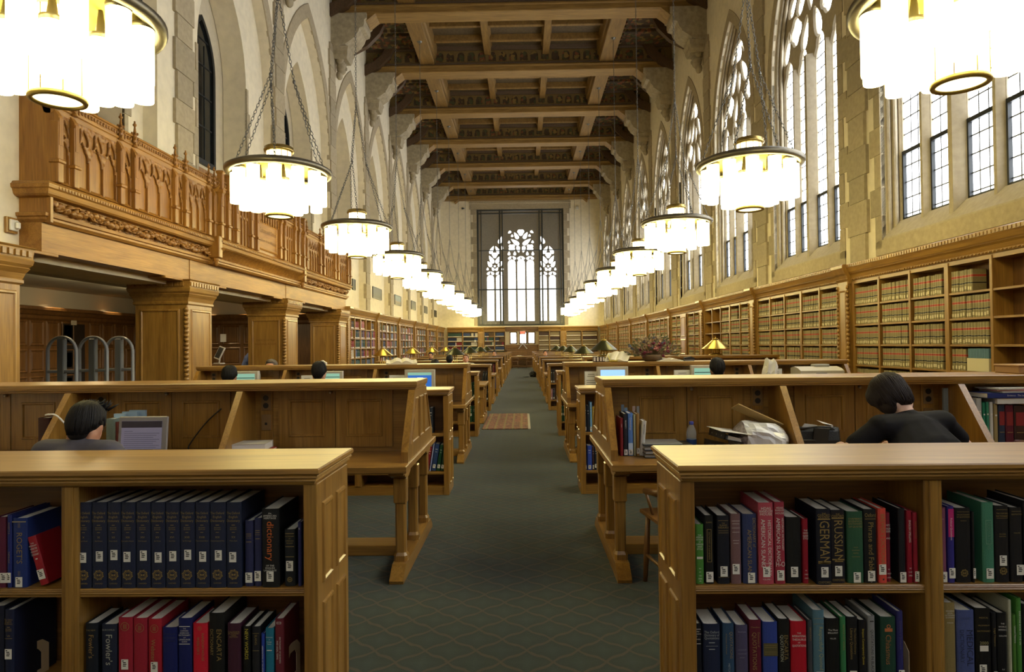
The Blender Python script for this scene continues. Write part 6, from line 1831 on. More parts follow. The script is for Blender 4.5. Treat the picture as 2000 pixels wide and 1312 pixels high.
for (xa, xb, law) in ((XL + .42, -3.0, 0), (-2.62, -1.2, 0), (1.02, 2.5, 1), (2.86, XR - .42, 1)):
    p = (xb - xa) / 2
    for j in range(2):
        for lv in range(6):
            x = xa + p * j + .04; end = xa + p * (j + 1) - .04; ci = rr.choice([0, 1, 5, 8, 2]) if not law else rr.choice([6, 5])
            if not law and (j, lv) in ((0, 0), (1, 1)) and xa > -2.7: end = x + .3
            while x < end - .05:
                if not law and rr.random() < .1: ci = rr.choice([0, 1, 5, 8, 2, 7, 3])
                w = rr.choice([.045, .055]); h = .25
                if x + w > end: break
                VOLS.box(x + .001, x + w - .001, YE - .28, YE - .1, LEV[lv] + .0012, LEV[lv] + h, ci)
                VOLS.add([(x + w * .12, YE - .281, LEV[lv] + .01), (x + w * .88, YE - .281, LEV[lv] + .01), (x + w * .88, YE - .281, LEV[lv] + .05), (x + w * .12, YE - .281, LEV[lv] + .05)], [(0, 1, 2, 3)], 12)
                x += w
tag(VOLS.build('bound_volumes', PM + [LABW]), 'rows of coloured bound volumes on the far wall shelves', 'bound volumes', kind='stuff')
TH, CAPZ = .7463, 1.2553      # just clear of the desk and cap surfaces
# ================================================================== things on walls
WHITEP = plain('white plastic', (.62, .60, .56), .4)
BEIGE = plain('beige plastic', (.50, .46, .38), .45)
BLACKP = plain('black plastic', (.012, .012, .013), .4)
CREAMP = plain('cream page paper', (.70, .66, .55), .85)
SHEET = plain('white sheet paper', (.72, .71, .69), .8)
GREYM = plain('grey painted metal', (.17, .18, .19), .4, .3)
def strobe(loc, label):
    t = thing('fire_alarm_strobe', label, 'alarm', loc)
    MB().bev(0, .035, -.075, .075, -.085, .085, .004).build('oak_backing', WZ, t, True)
    MB().bev(.035, .06, -.055, .06, -.06, .06, .006).build('housing', WHITEP, t, True)
    m = MB(); m.bev(.06, .095, -.005, .05, -.04, .04, .012); m.build('lens', plain('clear strobe lens', (.7, .68, .62), .1), t, True)
    return t
p = PX(18, 440, XL); strobe((XL + .001, p.y, p.z), 'fire alarm strobe on the white wall above the cut-off oak pillar')
p = PX(661, 591, XL); strobe((XL + .001, p.y, p.z), 'small fire alarm strobe beyond the far end of the balcony')
def landscape_mat(i, sky, land):
    m, nt, b, out = _new('landscape print %d' % i)
    N = nt.nodes.new; L = nt.links.new
    tc = N('ShaderNodeTexCoord'); sp = N('ShaderNodeSeparateXYZ'); L(tc.outputs['Generated'], sp.inputs[0])
    nz = N('ShaderNodeTexNoise'); nz.inputs['Scale'].default_value = 6; L(tc.outputs['Generated'], nz.inputs['Vector'])
    ad = N('ShaderNodeMath'); ad.operation = 'MULTIPLY_ADD'; ad.inputs[1].default_value = .3; L(nz.outputs['Fac'], ad.inputs[0]); L(sp.outputs[2], ad.inputs[2])
    rp = N('ShaderNodeValToRGB'); e = rp.color_ramp.elements
    sky = [x * .55 for x in sky]; land = [x * .6 for x in land]
    e[0].position = .25; e[0].color = c4([x * .4 for x in land]); e[1].position = .95; e[1].color = c4(sky)
    q = e.new(.5); q.color = c4(land); q = e.new(.6); q.color = c4([x * .7 for x in sky])
    L(ad.outputs[0], rp.inputs[0]); L(rp.outputs[0], b.inputs['Base Color']); b.inputs['Roughness'].default_value = .5
    return m
pics = [((688, 545, 694, 566), (.06, .075, .11), (.05, .06, .07), 'dark blue landscape picture just past the end of the balcony'), ((728, 562, 745, 584), (.14, .15, .15), (.07, .07, .06), 'grey hazy landscape picture, nearest of the row on the white wall'), ((771, 577, 783, 596), (.30, .40, .46), (.30, .22, .12), 'bright landscape picture with blue sky and a sandy foreground'),
        ((803.5, 588, 811.5, 605), (.08, .09, .08), (.05, .05, .04), 'dark landscape picture right after the bright sandy one'), ((829, 598, 834.5, 612), (.07, .075, .06), (.045, .045, .035), 'small dark picture second to last on the pillar side wall'), ((848.5, 606, 852.5, 619), (.02, .022, .018), (.03, .03, .02), 'smallest dark picture nearest the end wall on the pillar side')]
xw = XL - .2
for i, (q, sk, la, lab) in enumerate(pics):
    a = PX(q[0], (q[1] + q[3]) / 2, xw); b = PX(q[2], (q[1] + q[3]) / 2, xw)
    zc = PX((q[0] + q[2]) / 2, (q[1] + q[3]) / 2, xw).z; h = abs(PX((q[0] + q[2]) / 2, q[1], xw).z - PX((q[0] + q[2]) / 2, q[3], xw).z)
    yc = (a.y + b.y) / 2; w = min(1.7, b.y - a.y)
    t = thing('landscape_picture', lab, 'picture', (XL - .215, yc, zc), 0, 'landscape pictures on the white wall')
    m = MB()
    for y0, y1, z0, z1 in ((-w / 2, w / 2, -h / 2, -h / 2 + .02), (-w / 2, w / 2, h / 2 - .02, h / 2), (-w / 2, -w / 2 + .02, -h / 2, h / 2), (w / 2 - .02, w / 2, -h / 2, h / 2)): m.box(0, .03, y0, y1, z0, z1)
    m.build('picture_frame', BLACKP, t, True)
    MB().box(.005, .02, -w / 2 + .01, w / 2 - .01, -h / 2 + .01, h / 2 - .01).build('print', landscape_mat(i, sk, la), t, True)
p = P(903, 407, YE)
t = thing('security_camera', 'small dark camera high on the end wall beside the glazed opening', 'camera', (p.x, YE - .002, p.z))
MB().bev(-.05, .05, -.03, 0, -.06, .06, .005).build('bracket', BLACKP, t, True); MB().tube([(.03, -.05, 0), (.12, -.22, -.05)], .05, 10).build('camera_body', BLACKP, t, True)
p = P(1127, 406, YE)
tag(MB().bev(p.x - .1, p.x + .1, YE - .08, YE - .003, p.z - .11, p.z + .11, .01).build('white_wall_box', WHITEP), 'small white box high on the end wall on the window side', 'box')
p = P(928, 666, YE - .37)
tag(MB().bev(p.x - .05, p.x + .05, YE - .376, YE - .364, p.z - .07, p.z + .07, .004).build('light_switch', WHITEP), 'pale light switch plate on the oak pier of the end wall', 'switch')
p = PX(145, 624, SX + .1)
tag(MB().bev(SX + .08, SX + .10, p.y - .1, p.y + .1, p.z - .14, p.z + .14, .006).build('wall_thermostat', BEIGE), 'pale thermostat box on the dark panelling above the security gates', 'thermostat')
p = P(436, 660, SY1 - .1)
tag(MB().bev(p.x - .09, p.x + .09, SY1 - .11, SY1 - .085, p.z - .12, p.z + .12, .006).build('notice_card', SHEET), 'small white notice on the panelling between the second and third pillars', 'notice')
# red exit sign in the middle end window
p = P(1021, 649.5, YE - .1)
t = thing('exit_sign', 'small red lettered exit sign over the middle end window', 'sign', (p.x, YE - .07, p.z))
MB().bev(-.19, .19, -.05, .0, -.12, .12, .006).build('housing', plain('pale sign box', (.62, .5, .45), .4), t, True)
m = MB(); add_text(m, 'EXIT', .2, (0, -.052, 0), (1, 0, 0), (0, 0, 1), 0, .32, bold=.02); m.build('lettering', emit('lit red letters', (1, .08, .05), 1.2), t, True)

# ================================================================== security gates
def make_gate(loc, rz, label):
    t = thing('security_gate', label, 'gate', loc, rz, 'grey arched security gates')
    W, H = .27, 1.46
    outl = [(-W, .0), (W, .0)] + [(W * math.cos(a), H + .29 * math.sin(a)) for a in [pi * i / 16 for i in range(17)]]
    hole = [(-W + .035, .06), (-.045, .06), (-.045, 1.0), (-W + .035, 1.0)]
    hs = []
    for s in (-1, 1):
        xa, xb = (-W + .035, -.045) if s < 0 else (.045, W - .035)
        hs.append([(xa, .08), (xb, .08), (xb, 1.10), (xa, 1.10)])
        top = [(x, H + .255 * math.sqrt(max(0, 1 - (x / (W - .03)) ** 2))) for x in [xb + (xa - xb) * i / 8 for i in range(9)]]
        hs.append([(xa, 1.15), (xb, 1.15)] + top)
    me = curve_mesh([outl] + hs, .035, .008, M_XZ); me.materials.append(plain('grey gate plastic', (.30, .315, .33), .45)); link('arched_frame', me, t)
    MB().bev(-.06, .06, -.05, .05, 0, 1.70, .012).build('centre_post', plain('dark gate post', (.22, .235, .24), .45), t, True)
    MB().bev(-.30, .30, -.12, .12, 0, .05, .01).build('base', plain('dark gate post', (.13, .14, .145)), t, True)
    return t
for u, y, lab in ((121, 11.35, 'grey arched security gate farthest left, nearest the cut-off pillar'), (182, 11.75, 'grey arched security gate in the middle of the three'), (233, 12.15, 'grey arched security gate touching the big oak pillar in view')):
    p = P(u, 700, y); make_gate((p.x, y, 0), R(0), lab)
# counter with a terminal in the side room
t = thing('service_counter', 'oak counter in the side room behind the pillars', 'counter', (-7.3, 16.5, 0))
MB().box(-8.4, -6.15, 16.3, 16.8, 0, 1.05).build('front', DZ, t); MB().rects(-8.4, -6.15, 16.25, 16.85, [(1.05, 0), (1.09, .02), (1.1, .01)]).build('counter_top', DX, t)
p = P(428, 700, 16.45)
t = thing('terminal', 'pale terminal tilted on a stand, seen between two pillars', 'terminal', (p.x, 16.45, 1.10), R(-25))
MB().bev(-.12, .12, -.08, .08, 0, .03, .006).build('base', WHITEP, t, True); MB().tube([(0, 0, .02), (-.02, .05, .22)], .02, 8).build('stem', WHITEP, t, True)
m = MB().bev(-.1, .1, -.02, .02, -.17, .17, .008); m.box(-.08, .08, -.023, -.019, -.14, .14, 1)
o = m.build('screen', [WHITEP, BLACKP], t, True); o.location = (0, .02, .28); o.rotation_euler = (R(-20), R(15), 0)

# ================================================================== monitors, notices, printer on the second carrels
SCR_B = emit('blue screen', srgb(40, 90, 170), .9); SCR_L = emit('pale blue screen', srgb(140, 185, 240), 1.0); SCR_G = emit('green screen', srgb(120, 165, 150), .8); SCR_D = plain('screen band', srgb(30, 60, 60), .4)
def crt(u0, u1, vtop, Y, scr, label, lines='b'):
    a = P(u0, vtop, Y); b = P(u1, vtop, Y); x = (a.x + b.x) / 2; w = b.x - a.x; ztop = a.z
    t = thing('computer_monitor', label, 'monitor', (x, Y, TH), 0, 'beige computer monitors on the second carrels')
    h = w * .84; zt = ztop - TH; zb = zt - h; hw = w / 2
    m = MB().lathe((0, .14, 0), [(.11, 0), (.12, .01), (.10, .025), (.06, max(.03, zb))], 20); m.build('base', BEIGE, t, True)
    m = MB()
    def rr_(y, k, dz=0): return [(-hw * k, y, zb + h * (1 - k) / 2 + dz), (hw * k, y, zb + h * (1 - k) / 2 + dz), (hw * k, y, zt - h * (1 - k) / 2 + dz), (-hw * k, y, zt - h * (1 - k) / 2 + dz)]
    m.loft([rr_(0.0, .985), rr_(.006, 1), rr_(.06, 1), rr_(.10, .93), rr_(.26, .62)])
    m.panel((-hw * .97, 0, zb + h * .02), (1, 0, 0), (0, 0, 1), w * .97, h * .96, [(0, 0), (.002, .001), (w * .09, .001), (w * .105, -.012)], 0, False)
    m.build('casing', BEIGE, t, True)
    sw, sh = w * .39, h * .385; zc = zb + h * .5
    m = MB()
    m.add([(-sw, -.003, zc - sh), (sw, -.003, zc - sh), (sw, -.003, zc + sh), (-sw, -.003, zc + sh)], [(0, 1, 2, 3)], 0)
    if lines == 'b':
        m.add([(-sw, -.0035, zc + sh * .72), (sw, -.0035, zc + sh * .72), (sw, -.0035, zc + sh), (-sw, -.0035, zc + sh)], [(0, 1, 2, 3)], 1)
        for q in range(5): m.add([(-sw * .2, -.0035, zc + sh * (.45 - q * .2)), (sw * (.3 + .1 * (q % 3)), -.0035, zc + sh * (.45 - q * .2)), (sw * (.3 + .1 * (q % 3)), -.0035, zc + sh * (.49 - q * .2)), (-sw * .2, -.0035, zc + sh * (.49 - q * .2))], [(0, 1, 2, 3)], 2)
    if lines == 'g':
        for q in range(3): m.add([(-sw * .97, -.0035, zc + sh * (.5 - q * .45)), (sw * .97, -.0035, zc + sh * (.5 - q * .45)), (sw * .97, -.0035, zc + sh * (.58 - q * .45)), (-sw * .97, -.0035, zc + sh * (.58 - q * .45))], [(0, 1, 2, 3)], 3)
        m.add([(-sw * .7, -.0035, zc - sh * .5), (sw * .5, -.0035, zc - sh * .5), (sw * .5, -.0035, zc - sh * .2), (-sw * .7, -.0035, zc - sh * .2)], [(0, 1, 2, 3)], 4)
    m.build('screen', [scr, SCR_G, emit('white screen text', (.8, .85, 1), .9), SCR_D, emit('pale green window', srgb(170, 210, 190), .8)], t, True)
    return t
def sign(u0, u1, vtop, Y, label):
    a = P(u0, vtop, Y); b = P(u1, vtop, Y); w = b.x - a.x; h = a.z - TH
    t = thing('notice_holder', label, 'notice', ((a.x + b.x) / 2, Y, TH), 0, 'printed notices standing beside the monitors')
    m = MB().bev(-w / 2, w / 2, 0, .006, 0, h, .002); m.box(-w / 2, w / 2, -.04, .05, 0, .004); m.build('holder', plain('clear acrylic edge', (.55, .55, .53), .2), t, True)
    m = MB().box(-w / 2 + .008, w / 2 - .008, -.002, 0, .01, h - .01, 0)
    for q, ww in enumerate((.5, .6, .0, .75, .7, .75, .65, .72, .6)):
        if ww: m.box(-w * ww / 2, w * ww / 2 * .9, -.003, -.002, h - .045 - q * .026, h - .035 - q * .026, 1)
    m.build('printed_sheet', [SHEET, plain('grey print', (.25, .25, .26), .7)], t, True)
    return t
crt(790, 849, 722, 8.45, SCR_B, 'beige monitor with a bright blue screen at the aisle end of the second left carrel')
sign(760, 792, 732.5, 8.55, 'white notice sheet left of the blue-screened monitor')
crt(622, 668.5, 725, 8.5, SCR_G, 'beige monitor with a green screen beside the dark-haired man in the grey collar', 'g')
crt(449.5, 503.5, 725, 8.5, SCR_G, 'beige monitor with green bars farthest left on the second carrel', 'g')
sign(588, 612, 733, 8.55, 'white notice half hidden behind the man at the second left carrel')
crt(1166, 1227, 716.5, 8.45, SCR_L, 'beige monitor with a plain pale blue screen at the second right carrel', '')
sign(1141.5, 1168, 725, 8.55, 'white notice sheet left of the pale-blue-screened monitor')
crt(1349.5, 1406, 713.5, 8.5, SCR_G, 'beige monitor with a green screen in front of the short-haired man', 'g')
sign(1316, 1350, 722.5, 8.55, 'white notice sheet between the two monitors of the second right carrel')
sign(1500, 1527.5, 720, 8.6, 'small framed notice behind the crumpled white paper bag')
a = P(1561, 740, 8.45); b = P(1646, 740, 8.45)
t = thing('printer', 'beige laser printer with a rounded top at the end of the second right carrel', 'printer', ((a.x + b.x) / 2, 8.6, TH))
w = (b.x - a.x) / 2; zt = P(1600, 715, 8.6).z - TH
m = MB().prism([(-.2, 0), (.12, 0), (.12, zt - .02), (.0, zt), (-.12, zt - .02), (-.2, zt - .05)], 'x', -w, w); m.build('body', BEIGE, t, True)
m = MB().bev(-w * .1, w * .6, -.04, .09, zt - .01, zt + .028, .008); m.build('output_tray', plain('grey tray', (.3, .3, .29), .5), t, True)
MB().bev(-w * .3, w * .2, -.206, -.199, zt - .09, zt - .075, .001).build('button_panel', GREYM, t, True)
# crumpled paper bag
def crumple(loc, sx, sy, sz, mat, name, seed, parent=None, lump=.25):
    rr_ = random.Random(seed)
    m = MB(); n, k = 14, 10; loops = []
    for i in range(k + 1):
        f = i / k; s = math.sin(pi * (.12 + .80 * f)) ** .5
        loops.append([(loc[0] + sx * s * math.cos(2 * pi * j / n) * (1 + rr_.uniform(-lump, lump)), loc[1] + sy * s * math.sin(2 * pi * j / n) * (1 + rr_.uniform(-lump, lump)), loc[2] + sz * f + (rr_.uniform(-.08, .08) * sz if 0 < i else 0)) for j in range(n)])
    m.loft(loops)
    return m.build(name, mat, parent)
p = P(1491, 728, 8.5)
tag(crumple((p.x + .08, 8.48, TH + .003), .10, .09, P(1491, 704, 8.5).z - TH, SHEET, 'paper_bag', 4), 'crumpled white paper bag between the green monitor and the printer', 'bag')

# ================================================================== things on top of the carrels
def open_book(loc, w, d, lift, rz, label, pitch=0.0, thick=.03):
    t = thing('open_book', label, 'book', loc, rz, 'open books lying on the desks')
    t.rotation_euler = (pitch, 0, rz)
    m = MB(); m.box(-w, w, -d / 2 - .006, d / 2 + .006, 0, .004); m.build('cover', cloth((70, 60, 50)), t, True)
    for s in (-1, 1):
        m = MB(); loops = []
        for i in range(9):
            f = i / 8; x = s * w * .98 * f; z = .006 + thick * (math.sin(pi * min(1, f * 1.25 + .12)) * .8 + .2) * (1 - .55 * f) + lift * f * f
            loops.append([(x, -d / 2, .004), (x, d / 2, .004), (x, d / 2, z), (x, -d / 2, z)])
        m.loft(loops, 0); 
        for q in range(7):
            zz = .0
            y = d / 2 - .03 - q * d * .12
            for f0, f1 in ((.15, .85),):
                pts = []
                for f in (f0, (f0 + f1) / 2, f1):
                    z = .0068 + thick * (math.sin(pi * min(1, f * 1.25 + .12)) * .8 + .2) * (1 - .55 * f) + lift * f * f
                    pts.append((s * w * .98 * f, z))
                for (xa, za), (xb, zb_) in zip(pts, pts[1:]): m.add([(xa, y, za), (xb, y, zb_), (xb, y - .006, zb_), (xa, y - .006, za)], [(0, 1, 2, 3)], 1)
        m.build('page_leaves', [CREAMP, plain('faint text lines', (.45, .43, .38), .8)], t, True)
    return t
p = P(783, 708, 8.9); open_book((p.x, 8.95, CAPZ), .21, .26, .03, R(12), 'thick open book lying on the cap of the second left carrel', R(9), .07)
p = P(1206, 702, 8.85)
t = thing('book_stand', 'yellow wire stand holding the raised open book', 'stand', (p.x + .02, 8.95, CAPZ))
m = MB()
for x in (-.12, .12): m.tube([(x, -.1, .005), (x, .08, .09), (x * .9, .13, .005)], .006, 6)
m.tube([(-.12, -.1, .012), (.12, -.1, .012)], .008, 6); m.build('wire_frame', plain('yellow painted wire', (.6, .5, .06), .4), t, True)
open_book((p.x + .02, 8.965, CAPZ + .055), .165, .25, .0, R(-22), 'open book raised on a stand beside the dried flowers', R(26), .035)
p = P(1310, 700, 8.85); open_book((p.x, 8.98, CAPZ), .19, .25, .0, R(4), 'open book lying right of the dried flowers on the carrel cap', R(2), .04)
p = P(1347, 701, 8.85)
t = thing('desk_stapler', 'dark grey stapler on the carrel cap right of the open book', 'stapler', (p.x, 8.9, CAPZ), R(20))
MB().bev(-.08, .08, -.022, .022, 0, .012, .004).build('base', GREYM, t, True); m = MB().prism([(-.075, .02), (.085, .012), (.085, .035), (.03, .06), (-.075, .05)], 'y', -.018, .018); m.build('arm', BLACKP, t, True)
for i, u in enumerate((1161.5, 1167.5, 1173.5, 1179)):
    a = P(u - 2.6, 700, 8.9); b = P(u + 2.6, 700, 8.9)
    make_book(a.x, b.x, CAPZ, CAPZ + .075, 8.9, .11, (60, 44, 36), 'little dark book with a white label, %s of four on the carrel cap' % ['first', 'second', 'third', 'last'][i], [('p', .15, (205, 200, 190), .7, .85)], None, 'little labelled books on the carrel cap', cat='book')
p = P(629, 708, 8.9)
t = thing('tape_dispenser', 'small white tape dispenser on the cap beside the dark-haired man', 'dispenser', (p.x, 8.95, CAPZ))
m = MB().prism([(-.05, 0), (.05, 0), (.05, .03), (.0, .06), (-.05, .045)], 'y', -.02, .02); m.build('body', WHITEP, t, True); MB().tube([(-.012, -.022, .04), (-.012, .022, .04)], .022, 12).build('tape_roll', SHEET, t, True)
# dried flowers in a low basket
p = P(1275, 702, 8.95)
fl = thing('dried_flowers', 'wide arrangement of dried flowers in maroon, pink and tan on the carrel cap', 'flowers', (p.x, 9.0, CAPZ))
m = MB().lathe((0, 0, 0), [(.10, 0), (.13, .03), (.14, .07), (.12, .09), (.1, .085)], 20); m.build('basket', plain('brown wicker', (.10, .06, .03), .8, bump=.5, nscale=90), fl, True)
rr = random.Random(31)
hues = [((.16, .02, .05), 'maroon blooms', 34), ((.42, .16, .15), 'pink petals', 12), ((.40, .31, .18), 'straw blooms', 60), ((.09, .10, .045), 'dried leaves', 70), ((.18, .13, .10), 'brown seed heads', 40), ((.09, .10, .16), 'blue-grey sprigs', 12)]
stem = MB()
for col, nm, n in hues:
    m = MB()
    for i in range(n):
        a = rr.uniform(0, pi); rad = rr.uniform(.2, 1) ** .6
        hx = .36 * rad * math.cos(a); hz = .07 + .31 * rad * math.sin(a) * (.75 + .25 * rr.random()); hy = rr.uniform(-.09, .09)
        if 'pink' in nm: hx = rr.uniform(-.06, .1); hz = rr.uniform(.10, .26)
        if 'maroon' in nm: hx = rr.uniform(-.2, .24); hz = rr.uniform(.05, .26); hy -= .03
        stem.tube([(hx * .15, hy * .3, .06), (hx * .6, hy * .7, hz * .6 + .02), (hx, hy, hz)], .0022, 4)
        if 'leaves' in nm:
            an = math.atan2(hz, hx) + rr.uniform(-.6, .6); L_ = rr.uniform(.04, .08)
            d = Vector((math.cos(an), rr.uniform(-.4, .4), math.sin(an))); s_ = Vector((-d.z, 0, d.x)) * .012
            c = Vector((hx, hy, hz)); m.add([c, c + d * L_ * .5 + s_, c + d * L_, c + d * L_ * .5 - s_ + Vector((0, .004, 0))], [(0, 1, 2, 3)], 0)
        else:
            r0 = rr.uniform(.012, .03) * (1.3 if 'pink' in nm else 1)
            m.ball((hx, hy, hz), r0 * .5, r0 * .5, r0 * .5, 6, 4)
            for q in range(6):
                d = Vector((rr.uniform(-1, 1), rr.uniform(-1, 1), rr.uniform(-.6, 1))).normalized()
                m.ball((hx + d.x * r0 * .7, hy + d.y * r0 * .7, hz + d.z * r0 * .7), r0 * .42, r0 * .42, r0 * .34, 5, 3)
    m.build(nm.replace(' ', '_').replace('-', '_'), plain('dried ' + nm, col, .85), fl, True)
stem.build('stems', plain('dry stems', (.20, .15, .08), .85), fl, True)

# ================================================================== things on the near left carrel desk
# laptop
a = P(224, 850, 4.32); b = P(321, 850, 4.32)
t = thing('laptop', 'grey laptop with lines of text on its screen, facing the man', 'laptop', ((a.x + b.x) / 2, 4.30, TH))
w = (b.x - a.x) / 2
m = MB().bev(-w, w, -.20, .06, .03, .062, .006); m.bev(-w * .9, w * .9, -.18, .04, 0, .03, .004); m.build('keyboard_base', GREYM, t, True)
m = MB()
for r_ in range(4):
    for c_ in range(12): m.box(-w * .85 + c_ * w * 1.7 / 12, -w * .85 + (c_ + .85) * w * 1.7 / 12, -.15 + r_ * .035, -.12 + r_ * .035, .062, .066)
m.build('keys', BLACKP, t, True)
zt = P(272, 813, 4.36).z - TH
m = MB().bev(-w, w, -.008, .010, 0, zt - .06, .006); scz = zt - .06
m.build('lid', plain('warm grey laptop shell', (.24, .225, .23), .4), t, True)
lid = t.children[-1]
lid = [c for c in t.children if c.name.startswith('lid')][-1]; lid.location = (0, .05, .06); lid.rotation_euler = (R(-6), 0, 0)
m = MB().box(-w * .86, w * .78, -.0095, -.0085, .025, scz - .03, 0); m.box(-w * .86, w * .78, -.0105, -.0095, scz - .075, scz - .032, 1)
for q in range(11):
    z = scz - .10 - q * .0135
    m.box(-w * .74, w * (.45 + .12 * ((q * 5) % 3)) if q else -w * .4, -.0105, -.0095, z, z + .002, 1)
sc = m.build('screen', [emit('dim violet screen', srgb(108, 104, 122), .4), plain('dark screen text', srgb(52, 46, 62), .4)], lid, True)
def upright(u0, u1, vt, Y, d, rgb, label, cat='book', texts=(), st=None, z=None):
    a = P(u0, vt, Y); b = P(u1, vt, Y)
    return make_book(a.x + .0006, b.x - .0006, (TH if z is None else z) + .0005, a.z, Y, d, rgb, label, texts, st, cat=cat)
upright(206, 222, 818, 4.42, .2, (110, 124, 116), 'grey-green file standing left of the laptop', texts=[], cat='file')
upright(223, 229, 824, 4.44, .16, (104, 50, 40), 'thin rust red book between the file and the laptop')
for i, (u0, u1, vt, lab) in enumerate(((222, 244, 808, 'pale blue card folder, left one of three behind the laptop'), (238, 268, 804, 'pale blue card folder, middle one of three behind the laptop'), (252, 284, 801, 'pale blue card folder, tallest one of three behind the laptop'))):
    Y = 4.52 + i * .05; a = P(u0, vt, Y); b = P(u1, vt, Y)
    tag(MB().bev(a.x, b.x, Y, Y + .02, TH + .0005, a.z, .001).build('card_folder', plain('pale blue card', srgb(150, 178, 200), .7)), lab, 'folder', 'pale blue folders behind the laptop')
upright(73, 96, 816, 4.5, .15, (60, 30, 26), 'dark brown book standing alone in the leftmost carrel', texts=[('l', .6, 'k', .4, .006), ('l', .3, 'k', .4, .006)])
def sheets(u, v, Y, w, d, n, rz, label, mat=None, pitch=0.0, name='paper_stack'):
    p = P(u, v, Y)
    m = MB(); rr_ = random.Random(int(u))
    for i in range(n):
        dx, dy, an = rr_.uniform(-.012, .012), rr_.uniform(-.012, .012), rr_.uniform(-.05, .05)
        c, s = math.cos(an), math.sin(an); z = .0006 + i * .0042
        q = [(dx + c * x - s * y, dy + s * x + c * y) for x, y in ((-w / 2, -d / 2), (w / 2, -d / 2), (w / 2, d / 2), (-w / 2, d / 2))]
        m.loft([[(x, y, z) for x, y in q], [(x, y, z + .0038) for x, y in q]])
    o = m.build(name, mat or SHEET); o.location = (p.x, Y, TH); o.rotation_euler = (pitch, 0, rz)
    return tag(o, label, 'paper')
sheets(25, 875, 4.36, .42, .27, 5, R(4), 'low stack of papers in the leftmost carrel at the photo edge')
sheets(118, 868, 4.30, .2, .28, 3, R(-30), 'white sheets fanned out beside the man at the laptop')
# white cable draped over the divider, another by the laptop, black cord along the partition
def cable(pts, r, mat, label, name='cable'):
    P_ = [Vector(p) for p in pts]; out = []
    for i in range(len(P_) - 1):
        p0, p1, p2, p3 = P_[max(0, i - 1)], P_[i], P_[i + 1], P_[min(len(P_) - 1, i + 2)]
        for k in range(6):
            t_ = k / 6
            out.append(.5 * ((2 * p1) + (p2 - p0) * t_ + (2 * p0 - 5 * p1 + 4 * p2 - p3) * t_ ** 2 + (-p0 + 3 * p1 - 3 * p2 + p3) * t_ ** 3))
    out.append(P_[-1])
    return tag(MB().tube(out, r, 7).build(name, mat), label, 'cable')
DVX = XA[-1] - 2.445
cable([(DVX - .06, 4.40, 1.06), (DVX - .02, 4.38, 1.065), (DVX + .04, 4.38, 1.05), (DVX + .12, 4.42, .92), (DVX + .14, 4.5, .77), (DVX + .24, 4.46, TH + .008)], .006, SHEET, 'white cable hanging over the desk divider behind the man')
a = P(192, 858, 4.4); cable([(a.x, 4.42, TH + .09), (a.x + .05, 4.40, TH + .03), (a.x + .14, 4.40, TH + .008), (a.x + .24, 4.36, TH + .008)], .005, SHEET, 'white cable curling between the man and the laptop')
c0 = P(425, 806, 4.72); c1 = P(328, 872, 4.6)
cable([(c0.x + .03, 4.715, c0.z + .03), (c0.x - .08, 4.710, c0.z - .07), (c0.x - .2, 4.70, .80), (c1.x + .12, 4.66, TH + .012), (c1.x, 4.55, TH + .008), (c1.x - .05, 4.45, TH + .008)], .005, BLACKP, 'black power cord sagging along the partition right of the laptop', 'power_cord')
a = P(330, 874, 4.42); cable([(a.x - .03, 4.36, TH + .04), (a.x + .03, 4.40, TH + .03), (a.x + .07, 4.46, TH + .008)], .004, SHEET, 'short white plug lead at the right corner of the laptop', 'plug_lead')
# book pile right of the divider
def lying(u, Y, z, w, d, h, rz, rgb, label, texts=None, cat='book', pagefront=True, grp=None):
    p = P(u, 860, Y)
    t = thing('book' if cat == 'book' else 'magazine', label, cat, (p.x, Y, z), rz, grp)
    C = cloth(rgb)
    m = MB().box(-w / 2, w / 2, -d / 2, d / 2, 0, .0025); m.box(-w / 2, w / 2, -d / 2, d / 2, h - .0025, h)
    if pagefront: m.box(-w / 2, w / 2, d / 2 - .003, d / 2, 0, h)
    else: m.box(-w / 2, w / 2, -d / 2, -d / 2 + .003, 0, h)
    m.build('cover', C, t, True)
    MB().box(-w / 2 + .004, w / 2 - .004, -d / 2 + .004, d / 2 - .004, .0026, h - .0026).build('pages', SHEET, t, True)
    if texts:
        m = MB()
        for s, size, x, c in texts: add_text(m, s, size, (x, -d / 2 - .001, h / 2), (1, 0, 0), (0, 0, 1), 0, w * .8)
        m.build('lettering', WHT if texts[0][3] == 'w' else INK, t, True)
    return t
z = TH + .0005
G = 'books piled beside the divider'
lying(505, 4.42, z, .24, .30, .008, R(6), (96, 100, 150), 'blue-white magazine at the bottom of the pile beside the divider', cat='magazine', grp=G)
lying(478, 4.40, z + .0085, .20, .26, .012, R(-8), (170, 168, 190), 'pale magazine second from the bottom of the pile beside the divider', cat='magazine', grp=G)
lying(497, 4.46, z + .021, .245, .20, .042, R(3), (150, 44, 40), 'thick red-edged book in the middle of the pile beside the divider', grp=G)
lying(493, 4.46, z + .0635, .225, .19, .045, R(6), (190, 186, 178), 'thick white paperback on top of the pile beside the divider', grp=G)
p = P(613, 872, 4.5)
t = thing('computer_mouse', 'white computer mouse lying on the bare desk right of the book pile', 'mouse', (p.x, 4.5, TH))
MB().ball((0, 0, .0), .045, .06, .04, 14, 8).build('shell', WHITEP, t, True)
for v in t.children[0].data.vertices: v.co.z = max(0, v.co.z)

